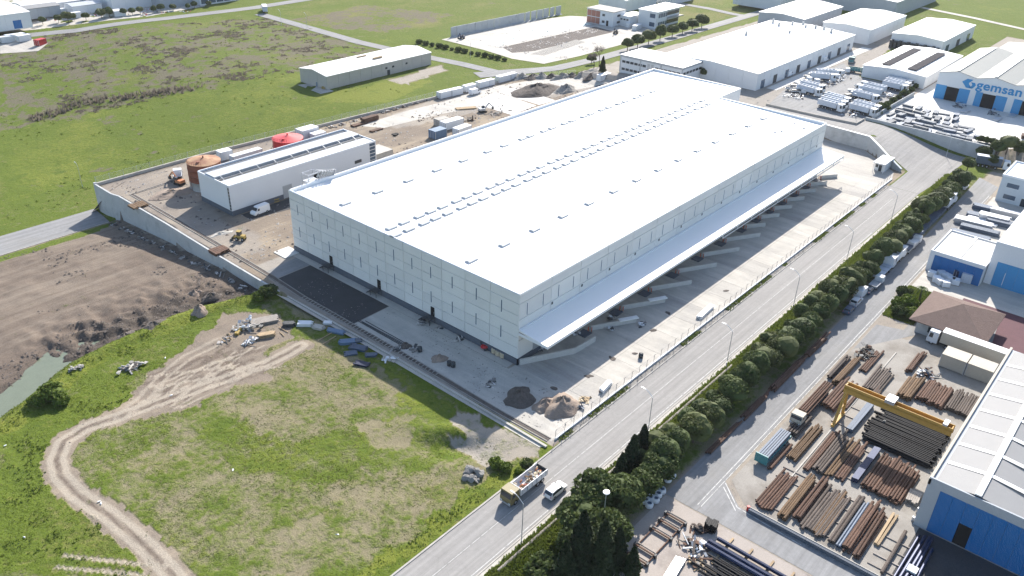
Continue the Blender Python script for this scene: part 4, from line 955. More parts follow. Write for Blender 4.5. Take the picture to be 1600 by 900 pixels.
TB = trunk_mesh(4, .3, .2)
for i, (px, py, s, lb) in enumerate([(930, 800, 1.05, 'broad leafy tree beside the white car'), (968, 800, .95, 'broad leafy tree behind the disc topped lamp'), (905, 835, .95, 'broad leafy tree leaning over the grass verge'), (1005, 775, .72, 'small round tree above the white bags'), (1028, 748, .8, 'round leafy tree behind the white bags'), (1040, 725, .72, 'round leafy tree next to the pine row end'), (948, 855, .9, 'leafy tree in front of the great cypresses'), (900, 872, .8, 'leafy tree at the bottom of the clump')]):
    tree('broadleaf_tree', lb, BC[i % 3], TB, G(px, py), s*.9, i, 'broad trees at the end of the row')
# row behind, at the unfinished office
for i, (px, py) in enumerate([(980, 80), (996, 75), (1013, 70), (1031, 64), (1050, 58), (1066, 53), (1081, 49), (1096, 44)]):
    tree('pine_tree', 'round street tree, '+nth(i+1)+' from the near end of the row behind the white factory', CR[i % 5], TK, G(px, py), 1.15, i, 'street trees on the back road')
tree('pine_tree', 'dark bushy tree at the corner of the factory office', CC[2], TC, G(941, 113), .62, 0, None)
tree('pine_tree', 'dark round bush between road and factory office', CR[1], TK, G(924, 100), .75, 0, None)
tree('pine_tree', 'bush at the foot of the factory office wall', CR[2], TK, G(1098, 122), .8, 0, None)
# bare tree
def bare_tree(label, p, h, seed):
    rr = random.Random(seed); t = thing('bare_tree', label, 'tree', p); mb = MB(); tips = []
    def br(a, d, ln, r, lv):
        b_ = a+d*ln; mb.tube(a, b_, r, r*.6, 5, 0, False)
        if lv == 0: tips.append(b_); return
        for _ in range(3):
            nd = (d+Vector((rr.uniform(-.7, .7), rr.uniform(-.7, .7), rr.uniform(-.1, .5)))).normalized(); br(b_, nd, ln*.68, r*.55, lv-1)
    br(Vector((0, 0, -.2)), Vector((0, 0, 1)), h*.3, .22, 4); mb.build('trunk', A['bark'], t)
    P = np.array([[v.x, v.y, v.z] for v in tips]); P = np.repeat(P, 14, 0)+rng.normal(size=(len(P)*14, 3))*h*.05
    ob('crown', leaves('crown', P, .16, A['twig'], None, 1, .3), t)
bare_tree('tall bare tree beside the factory office', G(936, 104), 11, 2)
bare_tree('second bare tree near the factory office', G(928, 106), 8, 5)
# shrubs
SH = [round_crown(60+i, 1.5, 1.1, .7, A[['lime', 'broadleaf', 'lime', 'pine'][i]], 900, .16, 12) for i in range(4)]
def shrub(label, p, s, i, group=None, sz=None):
    o = ob('shrub', SH[i], None, p, random.uniform(0, 6), label, 'shrub', group); o.scale = (s, s, sz or s)
for lb, px, py, s, i in [('large bright bush mound near the dirt track', 82, 622, 1.7, 0), ('bush at the foot of the bright mound', 60, 630, 1.1, 0), ('bush beside the bright mound near the dirt track', 98, 632, 1.0, 0), ('dark green bush at the end of the retaining wall', 420, 462, 1.5, 1), ('bush right of the retaining wall end', 405, 468, 1.1, 0), ('green bush on the bank by the boulders', 790, 735, .8, 0), ('grey green bush beside the tipper truck', 822, 728, .8, 1), ('bush on the hollow near the road', 775, 728, .9, 0), ('bush behind the tipper truck', 812, 740, .6, 0),
                         ('dark round shrub on the lawn island', 1412, 462, 1.3, 3), ('dark round shrub at the tip of the lawn island', 1406, 492, 1.3, 3), ('bright shrub in the middle of the lawn island', 1418, 478, 1.5, 0), ('bright shrub at the edge of the lawn island', 1402, 478, 1.2, 0), ('leafy shrub at the kiosk end of the lawn island', 1424, 495, 1.3, 0),
                         ('grey bush by the near field lamp post', 850, 893, 1.6, 1), ('dark bush under the great cypresses', 838, 905, 1.5, 1), ('shrub by the shed side ditch', 640, 88, 3.0, 1)]:
    shrub(lb, G(px, py), s, i)
for i, (px, py) in enumerate([(1532, 222), (1541, 224), (1551, 226)]): shrub('dark clipped shrub on the steel yard wall, '+nth(i+1)+' of three', G(px, py)+Vector((0, 0, .3)), 1.1, 3, 'clipped shrubs')
for i in range(12):
    f = i/11; shrub('shrub in the hedge between truck park and steel yard, '+nth(i+1)+' from the road', G(1370+f*95, 178-f*64)+Vector((0, 0, 0)), random.uniform(1.0, 1.7), 3, 'hedge shrubs')
for i in range(14):
    f = i/13; shrub('low hedge bush by the lane past the shed, '+nth(i+1)+' from the shed', G(655+f*133, 68+f*27), random.uniform(.7, 1.3), 1 if i % 2 else 3, 'lane side bushes')
# palm on the lawn island
pt = thing('palm_tree', 'small palm tree beside the brown roofed cabin', 'tree', G(1436, 470))
MB().tube((0, 0, 0), (.1, .1, 3.2), .22, .16, 8).build('trunk', A['bark'], pt)
mb = MB()
for k_ in range(11):
    a = 6.283*k_/11; u = Vector((math.cos(a), math.sin(a), 0)); pr = None; s_ = Vector((-u.y, u.x, 0))
    pts = [Vector((.1, .1, 3.2))+u*(q*.6)+Vector((0, 0, .7*math.sin(q*.8)-.10*q*q)) for q in range(5)]
    for q in range(4): w0, w1 = .28*(1-q/4.5), .28*(1-(q+1)/4.5); mb.add([pts[q]-s_*w0, pts[q]+s_*w0, pts[q+1]+s_*w1, pts[q+1]-s_*w1], [(0, 1, 2, 3)])
mb.build('crown', A['broadleaf'], pt)
# ------------------------------------------------------------------ grass, weeds and heath as uncountable cover
cell = np.argwhere  # (unused name kept short)
Rg = R.reshape(nx, ny); Hg = He.reshape(nx, ny); Vg = V.reshape(nx, ny)
def sample(arr, x, y):
    i = np.clip(np.searchsorted(GX, x)-1, 0, nx-2); j = np.clip(np.searchsorted(GY, y)-1, 0, ny-2); return arr[i, j]
def tufts(name, n, x0, x1, y0, y1, size, hgt, m, cond, label, blades=3):
    x = rng.uniform(x0, x1, n); y = rng.uniform(y0, y1, n); kk = cond(x, y); x, y = x[kk], y[kk]; n = len(x); z = zt(x, y, True)
    V_ = np.zeros((n, blades, 3, 3))
    for b_ in range(blades):
        a = rng.uniform(0, 6.283, n); s = size*rng.uniform(.5, 1.4, n); hh = hgt*rng.uniform(.4, 1.3, n); ln = rng.uniform(-.5, .5, (n, 2))*hgt
        ox, oy = rng.normal(0, size*.5, n), rng.normal(0, size*.5, n)
        V_[:, b_, 0] = np.stack([x+ox-np.cos(a)*s*.5, y+oy-np.sin(a)*s*.5, z-.05], 1); V_[:, b_, 1] = np.stack([x+ox+np.cos(a)*s*.5, y+oy+np.sin(a)*s*.5, z-.05], 1)
        V_[:, b_, 2] = np.stack([x+ox+ln[:, 0], y+oy+ln[:, 1], z+hh], 1)
    v = V_.reshape(-1, 3); nt_ = n*blades
    me = bpy.data.meshes.new(name); me.vertices.add(len(v)); me.vertices.foreach_set('co', v.ravel()); me.loops.add(3*nt_); me.loops.foreach_set('vertex_index', np.arange(3*nt_))
    me.polygons.add(nt_); me.polygons.foreach_set('loop_start', np.arange(nt_)*3); me.materials.append(m); me.update(calc_edges=True)
    return ob(name, me, kind='stuff', label=label)
def open_ground(x, y): return ~inpoly(x, y, SITE) & ~((y < -22) & (y > -33)) & ~((y < -43.5) & (x < 200)) & ~((x < -16) & (y > 143) & (y < 159))
tufts('grass', 52000, -98, -16, -21.5, 72, .22, .10, A['grass_blade'], lambda x, y: (sample(Rg, x, y)+.9*(noise2(x, y, 5, 11)-.5)+.5*(noise2(x, y, 1.5, 12)-.5) > rng.uniform(.45, .95, len(x))) & open_ground(x, y) & ~(inpoly(x, y, PIT) & (dline(x, y, BANK) > 3)), 'short meadow grass in front of the warehouse')
tufts('weeds', 12000, -98, -16, -21.5, 74, .4, .3, A['grass_blade'], lambda x, y: (sample(Rg, x, y) > .88) & (noise2(x, y, 3, 15) > .55) & open_ground(x, y) & ~(inpoly(x, y, PIT) & (dline(x, y, BANK) > 3)), 'taller weeds along the banks of the meadow')
tufts('dry_grass', 9000, -98, -16, -21.5, 60, .25, .12, A['dry_blade'], lambda x, y: (sample(Rg, x, y) > .2) & (sample(Rg, x, y) < .7) & (noise2(x, y, 7, 16) > .45) & open_ground(x, y), 'dry tufts on the bare patches')
tufts('verge_grass', 22000, -60, 185, -35.6, -32.9, .5, .5, A['grass_blade'], lambda x, y: y > -99, 'bright weeds on the verge before the pines')
tufts('verge_grass', 5000, -46, -24, -43.5, -33, .5, .5, A['grass_blade'], lambda x, y: y > -99, 'long grass beside the broad trees')
tufts('weeds', 2600, -13, 150, -22.1, -21.0, .4, .35, A['grass_blade'], lambda x, y: noise2(x, y, 5, 21) > .5, 'weeds growing along the yard fence')
tufts('grass', 5500, *[f(v) for v in [list(zip(*PX((1392, 478), (1437, 452), (1425, 508))))[0]] for f in (min, max)], *[f(v) for v in [list(zip(*PX((1392, 478), (1437, 470), (1425, 508))))[1]] for f in (min, max)], .4, .35, A['grass_blade'], lambda x, y: x > -999, 'lawn grass on the small island')
IS = PX((0, 66), (420, 28), (560, 66), (640, 92), (470, 112), (200, 165), (0, 205))
tufts('heath', 70000, 20, 190, 185, 420, .8, .38, A['heath'], lambda x, y: inpoly(x, y, IS) & (.55*noise2(x, y, 14, 31)+.6*noise2(x, y, 4.0, 32)+.45*noise2(x, y, 1.7, 34) > rng.uniform(.92, 1.22, len(x))), 'dark heather tussocks on the far field', 4)
tufts('heath', 1500, -80, 120, 160, 330, .7, .35, A['grass_blade'], lambda x, y: (noise2(x, y, 12, 33) > .62) & open_ground(x, y), 'coarse tussocks in the green field', 4)
tufts('reeds', 5000, 5, 110, 205, 330, .8, 1.6, A['heath'], lambda x, y: dline(x, y, PX((0, 205), (90, 175), (140, 158), (210, 152), (300, 138))) < 3.5, 'strip of dark reeds along the field ditch', 4)
def scrap(label, p, rx, ry, h, n, mats, seed, name='scrap_heap'):
    q = random.Random(seed); t = thing(name, label, 'heap', p)
    for k in range(n):
        a = (q.gauss(0, rx*.4), q.gauss(0, ry*.4), max(.1, h*q.random()*math.exp(-q.random()))); m = A[mats[k % len(mats)]]; mb = MB()
        if k % 3 == 0: d = Vector((q.uniform(-1, 1), q.uniform(-1, 1), q.uniform(-.25, .25))).normalized()*q.uniform(.5, 1.3); mb.bar(Vector(a)-d, Vector(a)+d, q.uniform(.1, .35), q.uniform(.06, .2))
        elif k % 3 == 1: mb.blob(a, (q.uniform(.2, .6), q.uniform(.2, .6), q.uniform(.15, .4)), k+seed, 1, .35)
        else: c, s = math.cos(q.random()*3), math.sin(q.random()*3); mb.bar((a[0]-c*.4, a[1]-s*.4, a[2]), (a[0]+c*.4, a[1]+s*.4, a[2]+q.uniform(-.1, .2)), q.uniform(.4, .9), .08)
        mb.build('scrap_piece', m, t)
    return t
# ------------------------------------------------------------------ vehicles
def wheelset(t, xs_, yw, r, wd=.28, dual=()):
    for x in xs_:
        for s in (-1, 1):
            o = MB().tube((x, s*yw-wd/2, r), (x, s*yw+wd/2, r), r, n=14).build('wheel', A['rubber'], t)
            MB().tube((x, s*(yw+wd/2*1.02), r), (x, s*(yw+wd/2+.02), r), r*.5, n=10).build('rim', A['galv'], o)
def car_body(prof, hw, taper=.82, zb=None):
    """side profile in (x, z) swept across the width with tumblehome above the belt line zb"""
    mb = MB(); n = len(prof); vs = []
    for s, k in ((-1, 1), (1, 1)):
        for x, z in prof:
            w_ = hw if z <= zb else hw*(1-(1-taper)*min(1, (z-zb)/.55)); vs.append((x, s*w_, z))
    fs = [(i, (i+1) % n, n+(i+1) % n, n+i) for i in range(n)]+[tuple(range(n))[::-1], tuple(range(n, 2*n))]
    return mb.add(vs, fs)
def car(label, p, rz, paint='car_white', kind='mpv', group=None, cat='car'):
    t = thing('parked_car' if cat == 'car' and group else ('van' if cat == 'van' else 'car'), label, cat, p, rz, group)
    if kind == 'mpv': ln, hw, zb, prof = 4.5, .90, .98, [(-2.2, .3), (2.15, .3), (2.25, .6), (2.1, .88), (1.25, 1.02), (.45, 1.58), (-.2, 1.66), (-1.75, 1.60), (-2.15, 1.05), (-2.25, .6)]
    elif kind == 'van': ln, hw, zb, prof = 5.6, 1.0, 1.25, [(-2.75, .35), (2.7, .35), (2.8, .7), (2.65, 1.1), (2.0, 1.35), (1.35, 2.2), (.9, 2.4), (-2.65, 2.4), (-2.78, 1.2)]
    else: ln, hw, zb, prof = 4.4, .87, .92, [(-2.15, .3), (2.1, .3), (2.2, .55), (2.05, .8), (1.1, .93), (.35, 1.40), (-.6, 1.45), (-1.35, 1.30), (-1.75, 1.0), (-2.15, .95), (-2.22, .6)]
    car_body(prof, hw, .80 if kind != 'van' else .95, zb).build('body', A[paint], t)
    top = max(z for _, z in prof)
    if kind == 'mpv':
        MB().add([(1.22, -.78, 1.06), (1.22, .78, 1.06), (.50, .70, 1.575), (.50, -.70, 1.575)], [(0, 1, 2, 3)]).build('windscreen', A['glass'], t, loc=(.04, 0, .03))
        MB().add([(-2.14, -.76, 1.10), (-2.14, .76, 1.10), (-1.80, .70, 1.54), (-1.80, -.70, 1.54)], [(0, 1, 2, 3)]).build('rear_window', A['glass'], t, loc=(-.03, 0, .02))
        for s in (-1, 1): MB().add([(.95, s*.90, 1.06), (-1.95, s*.89, 1.06), (-1.7, s*.77, 1.48), (.35, s*.77, 1.48)], [(0, 1, 2, 3)]).build('side_window', A['glass'], t, loc=(0, s*.02, .02))
    elif kind == 'van':
        MB().add([(1.98, -.9, 1.42), (1.98, .9, 1.42), (1.40, .88, 2.15), (1.40, -.88, 2.15)], [(0, 1, 2, 3)]).build('windscreen', A['glass'], t, loc=(.05, 0, .03))
        for s in (-1, 1): MB().add([(1.7, s*1.0, 1.4), (.85, s*1.0, 1.4), (.85, s*.97, 2.0), (1.35, s*.97, 2.0)], [(0, 1, 2, 3)]).build('side_window', A['glass'], t, loc=(0, s*.02, 0))
    else:
        MB().add([(1.06, -.74, .97), (1.06, .74, .97), (.40, .66, 1.38), (.40, -.66, 1.38)], [(0, 1, 2, 3)]).build('windscreen', A['glass'], t, loc=(.04, 0, .03))
        MB().add([(-1.72, -.70, 1.03), (-1.72, .70, 1.03), (-1.36, .64, 1.28), (-1.36, -.64, 1.28)], [(0, 1, 2, 3)]).build('rear_window', A['glass'], t, loc=(-.03, 0, .02))
        for s in (-1, 1): MB().add([(.85, s*.86, .98), (-1.5, s*.86, .98), (-1.2, s*.74, 1.27), (.3, s*.74, 1.33)], [(0, 1, 2, 3)]).build('side_window', A['glass'], t, loc=(0, s*.02, .02))
    wheelset(t, (ln*.29, -ln*.29), hw-.08, .33, .22)
    for s in (-1, 1):
        MB().box(ln*.485, ln*.50, s*hw*.7-.15, s*hw*.7+.15, .65, .82).build('headlight', A['skylight'], t)
        MB().box(-ln*.503, -ln*.488, s*hw*.8-.08, s*hw*.8+.08, .75, 1.0).build('tail_light', A['red'], t)
    return t
def cab(t, x0, hw, h, m, ln=2.1):
    o = MB().yprism([(x0, .55), (x0+ln, .55), (x0+ln+.1, 1.3), (x0+ln, 1.7), (x0+ln-.2, h), (x0, h)], -hw, hw).build('cab', A[m], t)
    MB().add([(x0+ln+.02, -hw*.9, 1.75), (x0+ln+.02, hw*.9, 1.75), (x0+ln-.14, hw*.88, h-.25), (x0+ln-.14, -hw*.88, h-.25)], [(0, 1, 2, 3)]).build('windscreen', A['glass'], o, loc=(.03, 0, 0))
    for s in (-1, 1):
        MB().add([(x0+ln-.25, s*hw, 1.75), (x0+ln-1.1, s*hw, 1.75), (x0+ln-1.1, s*hw, h-.4), (x0+ln-.4, s*hw, h-.4)], [(0, 1, 2, 3)]).build('side_window', A['glass'], o, loc=(0, s*.02, 0))
        MB().box(x0+ln+.1, x0+ln+.14, s*hw*.75-.2, s*hw*.75+.2, .75, .95).build('headlight', A['skylight'], o)
    MB().box(x0+ln+.08, x0+ln+.16, -hw*.95, hw*.95, .45, .7).build('bumper', A['grey_metal'], o)
    return o
def tipper(label, p, rz, cabm='cab_olive', bodym='truck_white', load=True, group=None, ln=9.6):
    t = thing('tipper_truck', label, 'truck', p, rz, group); x0 = -ln/2
    cab(t, ln/2-2.3, 1.2, 2.9, cabm)
    MB().box(x0, ln/2-.5, -.45, .45, .6, .95).build('chassis', A['dark_metal'], t)
    bl = ln-2.7
    b_ = MB().box(x0, x0+bl, -1.25, 1.25, 1.05, 1.2).box(x0, x0+bl, -1.25, -1.15, 1.2, 2.3).box(x0, x0+bl, 1.15, 1.25, 1.2, 2.3).box(x0+bl-.1, x0+bl, -1.15, 1.15, 1.2, 2.55).build('tipper_body', A[bodym], t)
    MB().box(x0-.08, x0, -1.25, 1.25, 1.05, 2.2).build('tailgate', A['dark_metal'], b_)
    for k in range(6): MB().box(x0+.4+k*1.25, x0+.5+k*1.25, -1.33, -1.25, 1.1, 2.3).box(x0+.4+k*1.25, x0+.5+k*1.25, 1.25, 1.33, 1.1, 2.3).build('rib', A['grey_metal'], b_)
    if load:
        for k in range(34):
            q = random.Random(k); MB().blob((x0+.5+q.random()*(bl-1), q.uniform(-.95, .95), 1.7+q.random()*.5), (q.uniform(.2, .5), q.uniform(.2, .42), q.uniform(.15, .3)), k, 1, .35).build('rubble_lump', A[['brick_red', 'pallet_cream', 'cone_orange', 'pallet_cream', 'concrete_pale', 'rust_gold'][k % 6]], b_)
    wheelset(t, (ln/2-1.4, x0+1.2, x0+2.5), 1.05, .5, .3)
    return t
def semi(label, p, rz, kind='tipper', group=None, tl=12.5, cabm='truck_white', bodym='truck_side', roofm='truck_white'):
    t = thing('articulated_truck', label, 'truck', p, rz, group); x0 = -tl/2-1
    if cabm:
        cab(t, x0+tl+.5, 1.2, 3.3, cabm, 2.2); MB().box(x0+tl-3, x0+tl+.6, -.45, .45, .6, 1.0).build('chassis', A['dark_metal'], t); wheelset(t, (x0+tl+1.6, x0+tl-1.6), 1.02, .5, .3)
    b_ = MB().box(x0, x0+tl, -1.25, 1.25, 1.25, 1.4)
    if kind == 'tipper': b_.box(x0, x0+tl, -1.25, -1.17, 1.4, 3.3).box(x0, x0+tl, 1.17, 1.25, 1.4, 3.3).box(x0, x0+.08, -1.17, 1.17, 1.4, 3.3).box(x0+tl-.08, x0+tl, -1.17, 1.17, 1.4, 3.4).box(x0+.1, x0+tl-.1, -1.16, 1.16, 2.6, 2.7)
    elif kind == 'box': b_.box(x0, x0+tl, -1.25, 1.25, 1.4, 3.95)
    o = b_.build('trailer', A[bodym], t)
    if kind == 'tipper':
        for k in range(int(tl/1.6)): MB().box(x0+.3+k*1.55, x0+.42+k*1.55, -1.32, 1.32, 3.2, 3.32).build('cross_rib', A[roofm], o)
        MB().box(x0, x0+tl, -1.31, -1.15, 3.3, 3.4).box(x0, x0+tl, 1.15, 1.31, 3.3, 3.4).build('rim_rail', A[roofm], o)
    elif kind == 'box': MB().box(x0-.02, x0+tl+.02, -1.27, 1.27, 3.95, 4.02).build('roof', A[roofm], o)
    else:
        for k in range(5): MB().box(x0+.2+k*2.4, x0+.3+k*2.4, -1.25, 1.25, 1.4, 1.5).build('cross_rib', A['grey_metal'], o)
    wheelset(t, (x0+1.2, x0+2.5, x0+3.8), 1.02, .5, .3)
    return t
def pickup(label, p, rz, m='truck_white', group=None, load=None):
    t = thing('flatbed_truck', label, 'truck', p, rz, group); cab(t, 1.2, .98, 2.2, m, 1.9)
    MB().box(-3, 1.15, -1.02, 1.02, .85, .97).box(-3, 1.15, -1.05, -1.0, .97, 1.35).box(-3, 1.15, 1.0, 1.05, .97, 1.35).box(-3.03, -2.97, -1, 1, .97, 1.35).build('flatbed', A['grey_metal'], t)
    if load: MB().box(-2.7, 1.0, -.9, .9, .98, 1.6).build('load', A[load], t)
    wheelset(t, (2.2, -1.9), .85, .4, .24)
    return t
DR = math.pi  # facing back along -x, towards the camera end
tipper('olive cabbed tipper truck loaded with rubble on the main road', (-27.8, -25.1, .02), DR, 'cab_olive', 'truck_white', True, None, 9.8)
car('white people carrier driving on the main road', (-24.6, -29.5, .02), 0, 'car_white', 'mpv')
car('white panel van by the plant building', G(407, 333), rad(-175), 'car_white', 'van', None, 'van')
car('white van on the track behind the warehouse', G(742, 147), rad(-5), 'car_white', 'van', None, 'van')
# parked along the service road
PV = [(1326, 487, 'sedan', 'steel_blue'), (1337, 474, 'mpv', 'car_white'), (1345, 461, 'van', 'car_white'), (1357, 456, 'sedan', 'glass_blue')]
for i, (px, py, kd, m) in enumerate(PV): car('car parked in pine shade on the service road, '+nth(i+1)+' from the pipe bundles', G(px, py), rad(0), m, kd, 'cars parked under the pines')
pickup('white flatbed truck at the end of the parked cars', G(1368, 447), 0, group='trucks parked under the pines')
semi('long white flatbed trailer parked beside the pines', G(1378, 428), 0, 'flat', 'trucks parked under the pines', 9.5)
semi('white tarpaulin truck parked beside the pines', G(1396, 410), 0, 'tipper', 'trucks parked under the pines', 8.5, 'truck_white', 'truck_white')
pickup('white truck loaded with plates, in front of the tarpaulin truck', G(1418, 392), 0, 'truck_white', 'trucks parked under the pines', 'steel_blue')
pickup('white truck ahead of the plate carrier', G(1428, 383), 0, 'truck_white', 'trucks parked under the pines', 'truck_white')
semi('white lorry parked at the far end of the pine shade', G(1480, 322), 0, 'box', 'trucks parked under the pines', 7.5)
semi('blue grey lorry turning at the end of the service road', G(1547, 262), rad(-75), 'box', None, 8, 'truck_white', 'steel_blue', 'truck_side')
car('white car parked under the last pines', G(1506, 294), 0, 'car_white', 'sedan', 'cars parked under the pines')
# white box trailer by the kiosk
semi('white box lorry parked across the lane by the brown roofed cabin', (71.2, -70.2, 0), rad(90), 'box', None, 14.2, 'truck_white', 'beige', 'roof_white')
# tractor with pipes in the yard, flat truck with beams
t = thing('pipe_truck', 'cream cabbed truck loaded with rusty pipes by the service road', 'truck', (26.5, -52.2, 0), DR)
cab(t, 3.6, 1.15, 2.6, 'beige', 2.0); MB().box(-8, 4, -1.1, 1.1, .95, 1.1).build('flatbed', A['dark_metal'], t); wheelset(t, (4.7, -5, -6.3, 1.5), .95, .48, .3)
for k in range(9): MB().tube((-10.5, -.85+(k % 5)*.42, 1.32+(k//5)*.4), (2.2, -.85+(k % 5)*.42, 1.32+(k//5)*.4), .2, n=8).build('pipe', A['rust'], t)
t = thing('flatbed_trailer', 'dark green ended trailer stacked with navy steel beams', 'trailer', (11.3, -52.3, 0))
MB().box(-5.2, 5.2, -1.15, 1.15, .85, 1.0).box(-5.3, -5.1, -1.2, 1.2, .5, 2.4).build('flatbed', A['teal'], t); wheelset(t, (3, 4.2), .95, .48, .3)
for k in range(5): MB().box(-4.9, 4.9, -1.0+k*.42, -.68+k*.42, 1.0, 1.9).build('beam', A['steel_blue'], t)
# truck park
TPK = [(1296, 171, -98), (1301, 166, -98), (1306, 161, -98), (1346, 178, -98), (1352, 173, -98), (1350, 157, -98), (1357, 148, 82), (1364, 143, 82), (1267, 141, -98), (1262, 147, -98), (1396, 141, -98), (1400, 137, -98), (1404, 133, -98), (1409, 129, -98), (1283, 126, -60), (1292, 120, -50)]
for i, (px, py, a) in enumerate(TPK): semi('white tipper lorry in the truck park, '+nth(i+1)+' along the rows from the road', G(px, py), rad(a), 'tipper', 'lorries in the truck park', 8.0)
for i, (px, py) in enumerate([(1238, 143), (1244, 138), (1251, 133), (1258, 129), (1266, 124), (1273, 120), (1281, 115), (1327, 152), (1335, 146), (1346, 138), (1300, 124), (1309, 118), (1316, 113), (1246, 146), (1254, 140), (1270, 132)]): pickup('white lorry cab unit in the truck park, '+nth(i+1)+' of the scattered units', G(px, py), rad(-70+17*(i % 4)), 'truck_white', 'cab units in the truck park', [None, 'dark_metal', 'truck_white'][i % 3])
for i, (px, py, n_) in enumerate([(1247, 152, 30), (1236, 150, 24), (1308, 126, 40), (1316, 121, 34), (1299, 130, 24), (1330, 180, 24), (1341, 165, 16), (1388, 150, 30), (1398, 125, 20), (1410, 120, 24), (1290, 134, 20), (1278, 137, 18)]): scrap('clutter of white and dark parts in the truck park, '+nth(i+1)+' of the patches', G(px, py), 4.5, 3.0, 1.5, n_, ['truck_white', 'truck_white', 'dark_metal', 'truck_white', 'rust', 'steel_blue'], 300+i, 'parts_heap')
tipper('teal and white tipper in the weedy corner of the truck park', G(1339, 114), rad(-80), 'teal', 'teal', False, 'tippers in the weedy corner', 8)
tipper('white tipper in the weedy corner near the solar roof', G(1363, 119), rad(-80), 'truck_white', 'truck_white', False, 'tippers in the weedy corner', 8)
tipper('green tipper at the back of the truck park', G(1330, 97), rad(-165), 'teal', 'teal', False, 'tippers in the weedy corner', 7)
car('white car by the long factory wall', G(1232, 119), 0, 'car_white', 'van', 'cars at the white factory', 'van')
car('white pickup car further along the factory wall', G(1287, 96), 0, 'car_white', 'van', 'cars at the white factory', 'van')
for i, (px, py) in enumerate([(1163, 135), (1171, 136)]): car('white car behind the warehouse step, '+nth(i+1)+' of the pair', G(px, py), rad(100), 'car_white', 'van', 'cars behind the warehouse', 'van')
# ------------------------------------------------------------------ pipe yard
def pipes(label, group, x0, x1, y0, y1, n, r, m, layers=1, jit=.8, alongy=False, z0=.15, square=False):
    rr = random.Random(int(x0*31+y0*7)); base = MB().tube((0, 0, 0), (1, 0, 0), r, n=9, caps=True) if not square else MB().box(0, 1, -r, r, -r*1.3, r*1.3)
    me = base.mesh('steel_pipe', A[m])
    for l in range(layers):
        nn = n-l
        for k in range(nn):
            f = (k+.5+l*.5)/n; ln = (x1-x0)+rr.uniform(-jit, jit)*1.5; a = x0+rr.uniform(-jit, jit)*.6; b_ = y0+(y1-y0)*f
            o = ob('steel_pipe' if not square else 'steel_beam', me, None, (a, b_, z0+r+l*r*1.75) if not alongy else (b_, a, z0+r+l*r*1.75), rr.uniform(-.014, .014)+(rad(90) if alongy else 0), (label+', '+nth(k+1)+' across'+(', upper' if l else '')) if n > 1 else label, 'pipe' if not square else 'beam', group); o.scale = (ln, *(rr.uniform(.82, 1.12),)*2)
def sleepers(group, label, pts, ln, alongy=True):
    pts = [p for p in pts]
    me = MB().box(-.12, .12, -ln/2, ln/2, 0, .16).mesh('timber_sleeper', A['timber_grey'])
    for i, (x, y) in enumerate(pts): ob('timber_sleeper', me, None, (x, y, .02), 0 if alongy else rad(90), label+', '+nth(i+1)+' from the lane', 'timber', group)
